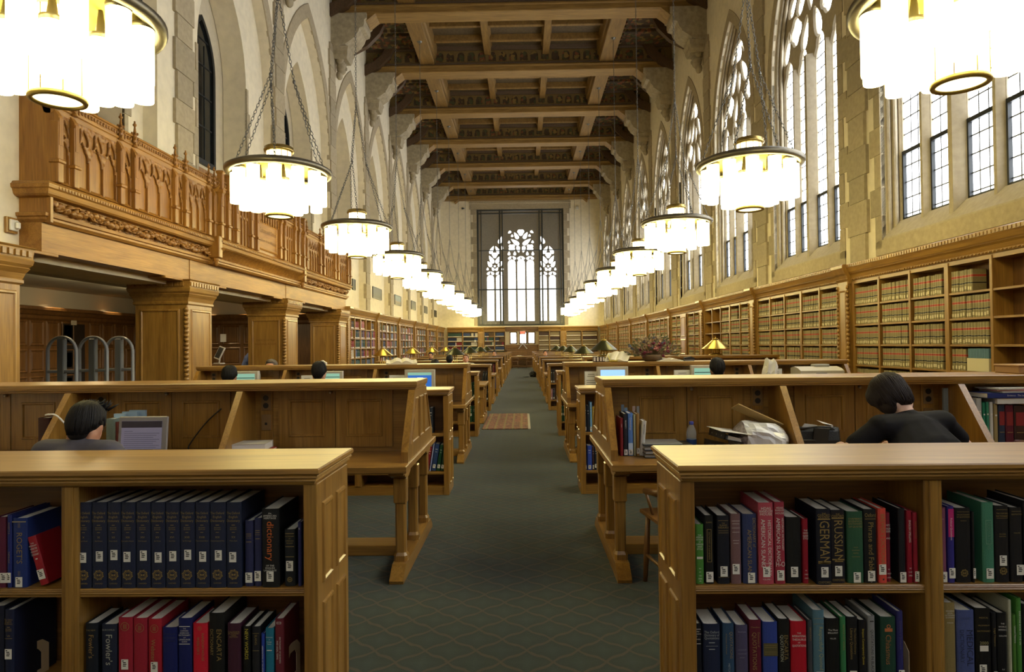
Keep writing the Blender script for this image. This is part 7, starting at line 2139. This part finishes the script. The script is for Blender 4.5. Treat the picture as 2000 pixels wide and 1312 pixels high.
# ================================================================== things on the near right carrel desk
bk = [(1210.5, 1217, 816, (128, 36, 42), 'dark red book touching the end panel of the right carrel', [('v', .85, 'w', 'TORTS', .008, 0, .1)], None), (1217.5, 1225.5, 808, (34, 38, 50), 'navy book with white lettering second from the carrel end', [('v', .85, 'w', 'PROPERTY', .012, 0, .12)], .02), (1226, 1236, 807, (86, 128, 200), 'bright blue book with white lettering standing on the right carrel', [('p', .04, (190, 210, 235), .9, .30), ('v', .9, 'w', 'Criminology', .017, 0, .16)], .02), (1236.5, 1241.5, 810, (160, 160, 130), 'thin beige book right of the bright blue one', [], None), (1242, 1249, 808, (150, 116, 66), 'tan book with a white label right of the beige one', [], .05)]
for u0, u1, vt, rgb, lab, tx, st in bk: upright(u0, u1, vt, 4.42, .19, rgb, lab, texts=tx, st=st)
a = P(1252.5, 822, 4.40)
make_book(a.x - .013, a.x + .016, TH + .004, a.z, 4.40, .16, (196, 196, 196), 'white book leaning to the left against the tan one', [('v', .9, 'k', 'RESTATEMENT', .010, 0, .12)], None, tilt=R(5))
for i, (u, vt, lab) in enumerate(((1216, 790, 'tall blue-grey divider card sticking up behind the navy book'), (1222.5, 796, 'pale blue divider card sticking up behind the bright blue book'), (1238, 793, 'pinkish divider card sticking up behind the beige book'), (1246, 793, 'grey divider card sticking up behind the tan book'))):
    a = P(u - 2.8, vt, 4.63 + i * .014); b = P(u + 2.8, vt, 4.63 + i * .014)
    tag(MB().box(a.x, b.x, 4.63 + i * .014, 4.633 + i * .014, TH + .0005, a.z).build('divider_card', plain('card %d' % i, srgb(*((96, 112, 128), (120, 150, 180), (176, 150, 140), (140, 140, 140))[i]), .7)), lab, 'card')
FOL = plain('black folder vinyl', (.014, .014, .016), .4)
for i, (u, w, h, lab) in enumerate(((1304, .345, .026, 'black folder at the bottom of the stack beside the bottle'), (1302, .35, .024, 'black folder in the middle of the stack beside the bottle'), (1300, .33, .026, 'black folder third up in the stack beside the bottle'))):
    p = P(u, 860, 4.45)
    t = thing('folder', lab, 'folder', (p.x, 4.45, TH + .0005 + sum((.026, .024)[:i])), R((-2, 3, 0)[i]), 'black folders stacked on the right carrel')
    m = MB().box(-w / 2, w / 2, -.13, .13, 0, .003); m.box(-w / 2, w / 2, -.13, .13, h - .003, h); m.box(w / 2 - .003, w / 2, -.13, .13, 0, h); m.build('cover', FOL, t, True)
    MB().box(-w / 2 + .004, w / 2 - .012, -.122, .125, .0035, h - .0035).build('pages', plain('grey folder sheets', (.36, .37, .39), .7), t, True)
p = P(1288, 850, 4.47); o = MB().bev(-.13, .13, -.1, .1, 0, .012, .003).build('steel_ruler_case', plain('brushed grey case', (.33, .34, .36), .4, .5)); o.location = (p.x, 4.47, TH + .0775); tag(o, 'flat grey case lying on top of the stacked black folders', 'case')
# bottle
p = P(1350.5, 860, 4.55)
t = thing('water_bottle', 'clear plastic water bottle with a blue cap and blue label', 'bottle', (p.x, 4.55, TH))
BG = glass('clear bottle plastic', (.85, .9, .95), .08, .16)
m = MB().lathe((0, 0, 0), [(.028, 0), (.033, .004), (.034, .02), (.034, .095), (.032, .10), (.034, .105), (.034, .135), (.030, .155), (.018, .182), (.0135, .188), (.0135, .196)], 24, cap1=False); m.build('bottle_body', BG, t, True)
MB().lathe((0, 0, 0), [(.0347, .03), (.0347, .092)], 24, cap0=False, cap1=False).build('bottle_label', plain('blue bottle label', (.02, .05, .20), .4), t, True)
MB().lathe((0, 0, 0), [(.0145, .19), (.0155, .192), (.0155, .207), (.013, .212), (.001, .212)], 20).build('bottle_cap', plain('blue cap', (.06, .08, .42), .35), t, True)
MB().lathe((0, 0, .003), [(.001, 0), (.031, .001), (.031, .09), (.001, .09)], 20).build('water', glass('water', (.75, .85, .92), .05, .15), t, True)
# binders
def binder(loc, w, d, h, rz, tilt, label, papers=True):
    t = thing('binder', label, 'binder', loc, rz, 'black ring binders on the right carrel'); t.rotation_euler = (0, tilt, rz)
    m = MB().box(-w / 2, w / 2, -d / 2, d / 2, 0, .004); m.box(-w / 2, -w / 2 + .004, -d / 2, d / 2, 0, h)
    b = len(m.v); m.box(-w / 2, w / 2, -d / 2, d / 2, h - .004, h)
    for i in range(b, len(m.v)):
        x, y, z = m.v[i]; m.v[i] = (x, y, z - (x + w / 2) / w * h * .45)
    m.build('cover', FOL, t, True)
    m = MB(); m.loft([[(-w / 2 + .03, -d / 2 + .01, z0), (w / 2 - .015, -d / 2 + .01, z1), (w / 2 - .015, d / 2 - .01, z1), (-w / 2 + .03, d / 2 - .01, z0)] for z0, z1 in ((.005, .005), (h * .6, h * .42))]); m.build('papers', SHEET, t, True)
    m = MB()
    for y in (-d * .3, 0, d * .3): m.tube([(-w / 2 + .02 + .02 * math.cos(a_), y, .02 + .018 * math.sin(a_)) for a_ in [2 * pi * i / 12 for i in range(13)]], .002, 5)
    m.build('ring', plain('nickel ring', (.5, .5, .5), .25, .9), t, True)
    return t
p = P(1424, 866, 4.42); binder((p.x - .01, 4.40, TH + .0185), .28, .25, .062, R(-4), R(7), 'black ring binder standing open underneath the other binder')
binder((p.x + .035, 4.44, TH + .095), .25, .24, .05, R(8), R(12), 'black ring binder with white papers on top, beside the plastic bag')
o = MB().box(-.1, .1, -.13, .13, 0, .003).build('loose_sheets', SHEET); o.location = (p.x - .01, 4.40, TH + .165); o.rotation_euler = (0, R(8), R(5)); tag(o, 'white sheets lying on the upper ring binder', 'paper')
# plastic bag
PB = plain('white plastic film', (.62, .63, .66), .22)
rr = random.Random(8)
m = MB(); n = 30; prof = [(-.02, .30), (.02, .62), (.06, .9), (.09, .95), (.12, 1.0), (.16, .97), (.20, 1.02), (.24, .96), (.28, .95), (.31, .84), (.335, .7), (.36, .35)]
c = P(1500, 862, 4.42); c.x -= .045
loops = []
for i, (u_, s_) in enumerate(prof):
    ring = []
    for j in range(n):
        a_ = 2 * pi * j / n
        r0 = 1 + rr.uniform(-.07, .07) + .08 * math.sin(4 * a_ + i * .9)
        yy = .125 * s_ * math.cos(a_) * r0; zz = max(.0, .098 + .098 * s_ * math.sin(a_) * r0 * (1 if math.sin(a_) > 0 else 1.0))
        ring.append((c.x - .19 + u_, 4.42 + yy, TH + .001 + zz + (.045 if math.sin(a_) > 0 else 0) * (1 - u_ / .36) * s_))
    loops.append(ring)
m.loft(loops[:3], 1, True, False, True); m.loft(loops[2:], 0, False, True, False)
t = thing('plastic_bag', 'bulging white plastic bag lying beside the desk divider', 'bag', (c.x, 4.42, TH))
m.build('film', [PB, plain('printed bag film', (.20, .17, .18), .3, noise=.6, nscale=60)], t)
e = P(1486, 808, 4.5)
o = MB().bev(-.165, .165, -.004, .004, -.055, .055, .002).build('manila_envelope', plain('manila paper', (.42, .28, .10), .7)); o.location = (e.x - .04, 4.46, e.z - .01); o.rotation_euler = (R(68), R(25), 0)
tag(o, 'brown envelope resting slantwise on the plastic bag', 'envelope')
# black shoulder bag with papers
c = P(1606, 858, 4.44)
t = thing('shoulder_bag', 'black leather bag with papers sticking out, right of the yellow-lit divider', 'bag', (c.x - .035, 4.48, TH))
m = MB()
loops = []
for z, wx, dy in ((0, .135, .06), (.02, .14, .065), (.09, .142, .06), (.15, .135, .045), (.175, .13, .03)):
    loops.append([(sx * wx * kx + (z * .12), sy * dy * ky, z) for sx, sy, kx, ky in ((-1, -1, .9, 1), (1, -1, .9, 1), (1, -1, 1, .8), (1, 1, 1, .8), (1, 1, .9, 1), (-1, 1, .9, 1), (-1, 1, 1, .8), (-1, -1, 1, .8))])
m.loft(loops); m.build('bag_body', plain('black leather', (.014, .014, .013), .38, bump=.2, nscale=120), t, True)
m = MB().prism([(-.05, 0), (.05, .0), (.07, .17), (-.03, .175)], 'y', -.072, -.058); m.bev(-.12, -.02, -.074, -.062, .03, .10, .004); m.build('pocket', plain('black nylon', (.022, .021, .018), .6), t, True)
m = MB(); m.tube([(-.12, -.03, .16), (-.06, -.05, .175), (.0, -.06, .185), (.08, -.05, .18), (.13, -.03, .15), (.15, -.02, .05)], .007, 6); m.build('strap', BLACKP, t, True)
m = MB(); m.loft([[(.13, -.02, .0), (.145, -.02, .0), (.13, .05, .0)], [(.10, -.03, .19), (.112, -.03, .19), (.09, .05, .20)], [(.05, -.02, .2), (.06, -.02, .2), (.04, .05, .215)]]); m.loft([[(-.09, .0, .16), (.05, .0, .15), (.05, .012, .15), (-.09, .012, .16)], [(-.06, .0, .198), (.02, .0, .186), (.02, .012, .186), (-.06, .012, .198)]])
m.build('papers', SHEET, t, True)
sheets(1672, 862, 4.36, .17, .2, 4, R(20), 'loose papers on the desk left of the person in black')
# far right carrel: stack of magazines and books
def X4(u, Y=4.42): return P(u, 850, Y).x
Y = 4.5
bkr = [(1894, 1898.5, 783, (86, 90, 120), 'narrow grey-blue booklet first in the row beside the slanted divider'), (1899, 1906, 781, (120, 122, 126), 'grey booklet second in the row beside the slanted divider'), (1907, 1918, 778, (170, 170, 170), 'pale grey binder standing in the crowded right carrel'), (1919, 1925, 786, (30, 120, 92), 'green-spined paperback in the crowded right carrel'), (1926, 1932, 785, (52, 130, 100), 'second green-spined paperback in the crowded right carrel'), (1933, 1940, 785, (190, 192, 190), 'white paperback right of the two green ones'), (1941, 1949, 788, (150, 132, 90), 'buff book under the maroon volume')]
for u0, u1, vt, rgb, lab in bkr: upright(u0, u1, vt, Y, .16, rgb, lab, texts=[('l', .75, 'w', .5, .01)], z=TH)
for u0, u1, vt, rgb, lab in ((1950, 1963, 790, (40, 50, 72), 'navy casebook with a red panel in the crowded right carrel'), (1964, 1980, 791, (90, 28, 46), 'burgundy casebook next to the navy one'), (1981, 2006, 792, (56, 34, 30), 'dark brown casebook at the photo edge')):
    upright(u0, u1, vt, Y, .16, rgb, lab, texts=[('p', .55, (130, 36, 40), .8, .85), ('l', .4, 'g', .7, .004)], z=TH)
zt = P(1970, 789, 4.5).z
lying(1972, 4.58, zt + .001, .30, .2, .042, R(0), (70, 26, 30), 'thick maroon volume lying across the standing casebooks', [('LAW REPORTS', .012, .0, 'w')])
lying(1958, 4.58, zt + .0435, .36, .22, .034, R(2), (36, 48, 110), 'blue hardback lying on the maroon volume', [('Evidence   The Law of Contracts', .016, .06, 'w')], pagefront=False)
for i, (u, rz, rgb, lab) in enumerate(((1975, 4, (180, 180, 176), 'white magazine just above the blue hardback'), (1972, -3, (176, 60, 70), 'magazine with a red strip in the middle of the pile'), (1966, 6, (188, 188, 186), 'curling white magazine on top of the pile'))):
    lying(u, 4.58, zt + .079 + i * .0105, .28, .21, .010, R(rz), rgb, lab, cat='magazine', grp='magazines piled on the blue hardback')
tag(MB().bev(X4(1886), X4(1906), 4.64, 4.66, TH + .0005, P(1895, 757, 4.64).z, .002).build('grey_card', plain('grey-blue card', (.20, .24, .25), .7)), 'grey card standing behind the booklets in the crowded carrel', 'card')
p = P(1990, 845, 4.40)
t = thing('coffee_mug', 'white mug with a dark maroon band at the right photo edge', 'mug', (p.x, 4.38, TH))
MB().lathe((0, 0, 0), [(.036, 0), (.04, .004), (.04, .06), (.037, .06), (.036, .012), (.001, .012)], 24, cap1=False).build('cup', WHITEP, t, True)
MB().lathe((0, 0, 0), [(.0405, .06), (.0405, .085), (.037, .085), (.037, .06)], 24, cap0=False, cap1=False).build('band', plain('maroon band', (.10, .03, .035), .4), t, True)
sheets(1990, 858, 4.30, .30, .24, 9, R(-12), 'thick stack of white papers in front of the mug', None)
# pile of yellowed volumes beyond the right desk, on the cap at the photo edge
p = P(1990, 735, 4.82)
t = thing('file_box', 'flat tan box on the carrel cap at the right photo edge', 'box', (p.x + .05, 4.82, CAPZ))
MB().bev(-.14, .14, -.12, .12, 0, .05, .004).build('box_body', plain('tan card box', (.33, .19, .09), .7), t, True); MB().bev(-.145, .145, -.125, .125, .05, .062, .003).build('lid', plain('tan card lid', (.36, .22, .11), .7), t, True)
# black bag on the carpet far along the aisle
p = PZ(1041, 736, 0)
t = thing('backpack', 'black bag lying on the carpet against a bookcase far along the aisle', 'bag', (p.x, p.y, 0))
crumple((p.x + .0, p.y, .0), .17, .13, .26, BLACKP, 'bag_body', 12, t, .12)
MB().tube([(p.x - .18, p.y - .1, .02), (p.x - .35, p.y - .15, .012), (p.x - .45, p.y - .05, .012)], .012, 6).build('strap', BLACKP, t)
# open books on the end table
open_book((-.25, 42.5, .761), .26, .32, 0, R(5), 'open book on the table at the end of the aisle', 0, .05)
p = P(1021, 680, 43.6)
t = thing('book_cradle', 'pale blue-white open volume standing on the cabinet below the end windows', 'book', (p.x, 43.65, 1.225))
m = MB(); m.loft([[(-.3, -.1, 0), (0, -.1, .42), (.3, -.1, 0), (.26, -.1, 0), (0, -.1, .34), (-.26, -.1, 0)], [(-.3, .1, 0), (0, .1, .42), (.3, .1, 0), (.26, .1, 0), (0, .1, .34), (-.26, .1, 0)]]); m.build('page_leaves', plain('bluish paper', (.45, .48, .6), .8), t, True)
# ================================================================== people
def cap_mesh(m, a, ra, b, rb, sx=1.0, n=14, up=None):
    """tapered limb with rounded ends; sx widens it sideways (along x)"""
    a = Vector(a); b = Vector(b); d = b - a; L = max(d.length, 1e-5); d = d / L
    X = Vector((1, 0, 0)); u = (X - d * X.dot(d))
    if u.length < .2: u = Vector((0, 1, 0)) - d * d.y
    u.normalize(); w = d.cross(u)
    loops = []
    for i in range(4):
        t = -pi / 2 + (pi / 2) * (i + .3) / 4
        loops.append((a + d * (ra * math.sin(t)), ra * math.cos(t)))
    for i in range(5): loops.append((a.lerp(b, i / 4), ra + (rb - ra) * i / 4))
    for i in range(4):
        t = (pi / 2) * (i + .7) / 4
        loops.append((b + d * (rb * math.sin(t)), rb * math.cos(t)))
    m.loft([[c + u * (r * sx * math.cos(2 * pi * k / n)) + w * (r * math.sin(2 * pi * k / n)) for k in range(n)] for c, r in loops])
def union(m, name, mat, parent, vox, smooth=4, seat=True):
    """one continuous surface out of overlapping shapes"""
    me = m.mesh('tmp'); ob = bpy.data.objects.new('tmp', me)
    md = ob.modifiers.new('r', 'REMESH'); md.mode = 'VOXEL'; md.voxel_size = vox; md.use_smooth_shade = True
    ms = ob.modifiers.new('s', 'SMOOTH'); ms.factor = .5; ms.iterations = smooth
    out = evaluated_mesh(ob)
    if seat:
        for v in out.vertices:
            if abs(v.co.x) < .27 and abs(v.co.y) < .27 and .25 < v.co.z < .4575: v.co.z = .4575
    out.materials.clear(); out.materials.append(mat)
    return link(name, out, parent)
def skin_mat(name, rgb):
    m = plain(name, srgb(*rgb), .5, 0, .4, noise=.06, nscale=40); m.node_tree.nodes['Principled BSDF'].inputs['Subsurface Weight'].default_value = .08; return m
def hair_mat(name, rgb): return plain(name, srgb(*rgb), .62, 0, .3, noise=.35, nscale=150)

def make_person(label, loc, rz, lean=.25, twist=0.0, head=(0, 0, 0), skin=(196, 150, 120), hair=(24, 18, 16), shirt=(60, 62, 70), trousers=(44, 44, 52), sleeve='long', arms=None, hairstyle='short', vox=.011, seated=True, strands=0, pelvis_z=.53, sidelean=0.0, neck=.05):
    t = thing('person', label, 'person', loc, rz)
    T = Matrix.Rotation(sidelean, 3, 'Y')
    pel = Vector((0, 0, pelvis_z if seated else .95))
    def sp(f, x=0, y=0):
        """point along the spine, 0 pelvis .. 1 neck base"""
        an = lean * (.5 + .7 * f)
        v = Vector((x, .50 * f * math.sin(an) + y * math.cos(an), .50 * f * math.cos(an) - y * math.sin(an)))
        return pel + T @ v
    nb = sp(1.0)
    sh = [sp(.93, s * .185, .0) for s in (-1, 1)]
    if seated:
        hip = [pel + Vector((s * .095, .02, -.02)) for s in (-1, 1)]; kn = [Vector((s * .13, .44, .50)) for s in (-1, 1)]; an_ = [Vector((s * .13, .42, .085)) for s in (-1, 1)]; toe = [Vector((s * .15, .57, .035)) for s in (-1, 1)]
    else:
        hip = [pel + Vector((s * .09, 0, -.02)) for s in (-1, 1)]; kn = [Vector((s * .10, .02, .50)) for s in (-1, 1)]; an_ = [Vector((s * .10, -.01, .085)) for s in (-1, 1)]; toe = [Vector((s * .12, .15, .035)) for s in (-1, 1)]
    if arms is None: arms = [((-.27, .22, .80), (-.16, .46, .80)), ((.27, .22, .80), (.16, .46, .80))]
    H = Matrix.Translation(nb + (T @ Vector((0, .015, neck)))) @ Euler(head, 'XYZ').to_matrix().to_4x4()
    def h(x, y, z): return H @ Vector((x, y, z))
    def torso(m, g):
        cap_mesh(m, sp(-.02), .10 + g, sp(.25), .105 + g, 1.42); cap_mesh(m, sp(.25), .105 + g, sp(.62, 0, .005), .115 + g, 1.42); cap_mesh(m, sp(.62, 0, .005), .115 + g, sp(.86), .082 + g, 1.65)
        cap_mesh(m, sh[0], .062 + g, sh[1], .062 + g, 1.0)
        for s in (0, 1): cap_mesh(m, sp(.97, (-.06, .06)[s]), .045 + g, sh[s], .058 + g)
    def legs(m, g):
        for s in (0, 1):
            cap_mesh(m, hip[s], .088 + g, kn[s], .060 + g); cap_mesh(m, kn[s], .058 + g, an_[s], .040 + g)
        cap_mesh(m, hip[0], .10 + g, hip[1], .10 + g)
    b = MB(); torso(b, 0); legs(b, 0)
    for s in (0, 1):
        el, wr = Vector(arms[s][0]), Vector(arms[s][1])
        cap_mesh(b, sh[s], .050, el, .039); cap_mesh(b, el, .038, wr, .026)
        # hand: palm, four fingers of different lengths and a thumb from the side of the palm
        d = (wr - el).normalized(); side = d.cross(Vector((0, 0, 1))).normalized() * (1 if s else -1); dn = Vector((0, 0, -1))
        pc = wr + d * .075
        cap_mesh(b, wr + d * .02, .024, pc, .026, 1.25)
        for q, L in enumerate((.066, .074, .069, .054)):
            o_ = side * ((1.5 - q) * -.019) * -1
            k0 = pc + o_ + d * .012; k1 = k0 + d * (L * .5) + dn * .006; k2 = k1 + d * (L * .3) + dn * .018; k3 = k2 + d * (L * .18) + dn * .016
            cap_mesh(b, k0, .0092, k1, .0085, n=8); cap_mesh(b, k1, .0085, k2, .008, n=8); cap_mesh(b, k2, .008, k3, .0072, n=8)
        th = wr + d * .035 - side * .024; cap_mesh(b, th, .012, th + d * .03 - side * .022 + dn * .008, .010, n=8); cap_mesh(b, th + d * .03 - side * .022 + dn * .008, .010, th + d * .055 - side * .018 + dn * .016, .008, n=8)
    # neck and head
    cap_mesh(b, nb - T @ Vector((0, .01, .03)), .058, h(0, -.005, .04), .052)
    def hb(x, y, z, rx, ry, rz_, n=16, mm=None):
        q = MB(); q.ball((0, 0, 0), rx, ry, rz_, n, 10); (mm or b).add([h(x + v[0], y + v[1], z + v[2]) for v in q.v], q.f)
    hb(0, .0, .155, .076, .094, .088); hb(0, .030, .095, .060, .066, .075); hb(0, .052, .045, .036, .036, .028); hb(0, .094, .105, .013, .018, .022); hb(0, .086, .125, .009, .012, .03)
    hb(0, .085, .062, .024, .012, .008); hb(0, .082, .148, .045, .012, .010)
    for s in (-1, 1): hb(s * .078, -.005, .11, .011, .022, .032); hb(s * .052, -.01, .075, .028, .045, .05)
    for s in (0, 1): cap_mesh(b, an_[s], .04, toe[s], .03, 1.2)
    BODY = union(b, 'body', skin_mat('skin %d %d %d' % skin, skin), t, vox)
    c = MB(); torso(c, .013)
    for s in (0, 1):
        el, wr = Vector(arms[s][0]), Vector(arms[s][1])
        if sleeve == 'long': cap_mesh(c, sh[s], .064, el, .053); cap_mesh(c, el, .052, el.lerp(wr, .94), .038)
        else: cap_mesh(c, sh[s], .066, sh[s].lerp(el, .62), .060)
    if sleeve == 'long': cap_mesh(c, sp(.98), .066, h(0, -.01, .01), .066)      # collar
    else: cap_mesh(c, sp(.94), .076, sp(1.0), .068, 1.1)
    union(c, 'shirt', plain('shirt %d %d %d' % shirt, srgb(*shirt), .85, 0, .2, noise=.12, nscale=14, bump=.15), t, vox, 5)
    c = MB(); legs(c, .012); union(c, 'trousers', plain('trousers %d %d %d' % trousers, srgb(*trousers), .85), t, vox * 1.3)
    for s in (0, 1):
        c = MB(); cap_mesh(c, an_[s] + Vector((0, -.03, -.035)), .045, toe[s], .036, 1.05); cap_mesh(c, an_[s] + Vector((0, 0, .0)), .05, an_[s] + Vector((0, 0, -.03)), .05)
        for i, v in enumerate(c.v): c.v[i] = (v[0], v[1], max(.003, v[2]))
        union(c, 'shoe', plain('dark shoe', (.02, .018, .016), .5), t, .012)
    e = MB()
    for s in (-1, 1): hb(s * .031, .080, .125, .011, .009, .008, 10, e)
    e.build('eyes', plain('eye', (.05, .04, .035), .2), t, True)
    m = MB(); m.tube([h(-.022, .094, .064), h(0, .099, .062), h(.022, .094, .064)], .0045, 6); m.build('lips', plain('lips %d' % skin[0], [x * .6 for x in srgb(*skin)], .5), t, True)
    m = MB()
    for s in (-1, 1): m.tube([h(s * .014, .089, .148), h(s * .034, .086, .153), h(s * .052, .072, .147)], .004, 5)
    HM = hair_mat('hair %d %d %d' % hair, hair); m.build('eyebrows', HM, t, True)
    # hair
    g = MB(); rr_ = random.Random(int(loc[0] * 100) + 5)
    if hairstyle == 'bald': hb(0, -.035, .13, .084, .075, .07, 16, g)
    else:
        hb(0, -.014, .170, .085, .096, .088, 16, g); hb(0, -.036, .135, .083, .078, .085, 16, g); hb(0, .045, .218, .062, .045, .032, 16, g)
        for s in (-1, 1): hb(s * .066, -.012, .145, .022, .05, .052, 12, g)
        hb(0, -.062, .075, .055, .034, .045, 14, g)
        if hairstyle == 'bob':
            for s in (-1, 1): hb(s * .066, .006, .105, .030, .062, .085, 12, g); hb(s * .058, .045, .165, .034, .05, .06, 12, g)
            hb(0, -.040, .095, .074, .052, .065, 14, g); hb(0, -.02, .19, .094, .102, .085, 16, g); hb(0, .06, .20, .07, .045, .05, 14, g)
    hm = union(g, 'hair', HM, t, .009, 3)
    if strands:
        m = MB()
        from mathutils.bvhtree import BVHTree
        bv = [BVHTree.FromPolygons([v.co for v in o.data.vertices], [q.vertices[:] for q in o.data.polygons]) for o in (hm, BODY)]
        cen = h(0, -.012, .145); R3 = H.to_3x3()
        for i in range(strands):
            az = rr_.uniform(-pi, pi); wob = rr_.uniform(-.25, .25); off = rr_.uniform(.0005, .0035); pts = []
            for q in range(9):
                th = .10 + rr_.uniform(2.3, 2.75) * q / 8 if hairstyle == 'bob' else .10 + 2.25 * q / 8
                azz = az + wob * q / 8
                d = (R3 @ Vector((math.sin(th) * math.sin(azz), math.sin(th) * math.cos(azz) - .12 * math.cos(th), math.cos(th)))).normalized()
                o_ = cen + d * .4
                a1 = bv[0].ray_cast(o_, -d); a2 = bv[1].ray_cast(o_, -d)
                if a1[0] is None or (a2[0] is not None and a2[3] < a1[3] + .001): break
                pts.append(a1[0] + d * off)
            if len(pts) > 2: m.tube(pts, [.0022] + [.003] * (len(pts) - 2) + [.0008], 5)
        if hairstyle == 'spiky':
            for i in range(46):
                x0 = rr_.uniform(-.06, .075); y0 = rr_.uniform(-.03, .07); p0 = h(x0, y0, .235)
                d = Vector((.35 + x0 * 4 + rr_.uniform(-.3, .3), rr_.uniform(-.1, .6), .75)).normalized() * rr_.uniform(.03, .055)
                q = H.to_3x3() @ d
                m.tube([p0 - q * .4, p0 + q * .5, p0 + q], [.008, .006, .001], 5)
        m.build('hair_strands', HM, hm, True)
    return t
# the man at the laptop, seen from behind
p = P(142, 860, 3.42)
make_person('man with spiky black hair and a grey collar seated with his back to us', (p.x, 3.33, 0), R(-8), .20, head=(R(-20), 0, R(9)), hair=(18, 16, 18), shirt=(84, 82, 92), skin=(176, 126, 100), hairstyle='spiky', vox=.0085, strands=520, pelvis_z=.50, neck=-.015,
            arms=[((-.30, .30, .80), (-.15, .60, .80)), ((.30, .28, .80), (.22, .62, .80))])
# the person in black bending over the right carrel
p = P(1788, 850, 3.95)
make_person('person with dark bobbed hair and a black T-shirt bending over the right carrel', (p.x + .02, 3.72, 0), R(12), .40, head=(R(-42), R(-2), R(14)), hair=(34, 26, 28), shirt=(22, 21, 25), skin=(214, 176, 158), hairstyle='bob', sleeve='short', vox=.0085, strands=620, pelvis_z=.585, sidelean=R(-2), neck=.03,
            arms=[((-.40, .26, .84), (-.24, .50, .835)), ((.38, .26, .84), (.22, .54, .835))]).scale = (1.1, 1, 1)
rest = [
    ('dark-haired man in a grey-blue collar at the second left carrel, seen from behind', 616, 7.75, 0, (22, 20, 22), (86, 88, 104), (190, 146, 120), 'short', 1.345),
    ('black-haired person left of the man with the grey-blue collar, seen from behind', 434, 7.75, 0, (16, 14, 14), (70, 66, 66), (150, 104, 80), 'short', 1.275),
    ('man with close-cropped dark hair at the second right carrel, seen from behind', 1408, 7.75, 0, (26, 24, 26), (96, 92, 92), (120, 82, 64), 'short', 1.325),
    ('grey-haired man behind the second left carrel, only his forehead showing', 537, 10.05, pi, (92, 84, 78), (90, 90, 96), (206, 150, 120), 'short', 1.335),
    ('person with black hair facing us beneath the second outer brass lamp', 843, 22.55, pi, (22, 20, 20), (60, 60, 70), (196, 150, 120), 'short', 1.28),
    ('black-haired head seen from behind under the largest dark lamp shade', 876, 16.3, 0, (14, 14, 15), (40, 40, 46), (170, 124, 100), 'short', 1.255),
    ('person in a pale top reading papers behind the largest dark lamp shade', 911, 18.4, pi, (120, 92, 66), (176, 172, 160), (214, 160, 136), 'short', 1.25),
    ('dark-haired person resting their head near the aisle end of a far table', 966, 26.75, pi, (24, 20, 20), (60, 60, 64), (206, 156, 130), 'short', 1.275),
    ('person with dark hair facing us near the aisle on the window side', 1065, 26.75, pi, (36, 26, 22), (110, 100, 96), (216, 166, 144), 'short', 1.26),
    ('top of a dark head showing over the third left bookcase', 846, 12.15, 0, (24, 21, 20), (64, 62, 62), (190, 146, 120), 'short', 1.22),
]
for lab, u, y, rz, hr, st, sk, hs, top in rest:
    p = P(u, 700, y)
    ln = .22
    # sit taller or lower so that the crown reaches the height seen in the photo
    make_person(lab, (p.x, y, 0), rz, ln + (1.345 - top) * 1.4, hair=hr, shirt=st, skin=sk, hairstyle=hs, vox=.013 if y < 12 else .018, strands=170 if y < 12 else 0, pelvis_z=.53 + (top - 1.31) * .3)
p = P(480, 690, 15.5)
make_person('person in a light blue shirt standing at the side room counter behind the lettered pillar', (p.x, 15.48, 0), R(-80), .34, shirt=(104, 122, 178), trousers=(30, 32, 40), hair=(40, 32, 28), seated=False, vox=.013, arms=[((-.24, .10, 1.18), (-.16, .34, 1.16)), ((.24, .10, 1.18), (.16, .34, 1.16))])
# chairs under the nearest sitters
for x, y, rz, lab in ((P(142, 860, 3.42).x, 3.30, R(-8), 'dark chair carrying the man at the laptop'), (P(1788, 850, 3.95).x + .02, 3.69, R(12), 'dark chair carrying the person in black'), (P(616, 700, 7.75).x, 7.70, 0, 'dark chair carrying the man at the second left carrel'), (P(434, 700, 7.75).x, 7.70, 0, 'dark chair carrying the leftmost sitter at the second carrel'), (P(1408, 700, 7.75).x, 7.70, 0, 'dark chair carrying the close-cropped man')):
    dup(ch0, (x, y, 0), rz, lab).scale = (1.22, 1.08, 1)
# ================================================================== world and view
w = bpy.data.worlds.new('world'); SC.world = w; w.use_nodes = True
bg = w.node_tree.nodes['Background']
bg.inputs[0].default_value = (.75, .85, 1, 1); bg.inputs[1].default_value = .3
SC.view_settings.view_transform = 'Standard'
SC.view_settings.look = 'None'
SC.view_settings.gamma = 1.0
SC.view_settings.use_curve_mapping = False
SC.view_settings.exposure = 0.18
SC.cycles.max_bounces = 6
SC.cycles.diffuse_bounces = 4
SC.cycles.glossy_bounces = 3
SC.cycles.transmission_bounces = 3
SC.cycles.transparent_max_bounces = 6
SC.cycles.caustics_reflective = False
SC.cycles.caustics_refractive = False
SC.cycles.sample_clamp_indirect = 4.0
SC.cycles.use_denoising = True
bpy.data.scenes.remove(TMPSC)
SC.cycles.use_adaptive_sampling = True
SC.cycles.adaptive_threshold = 0.025
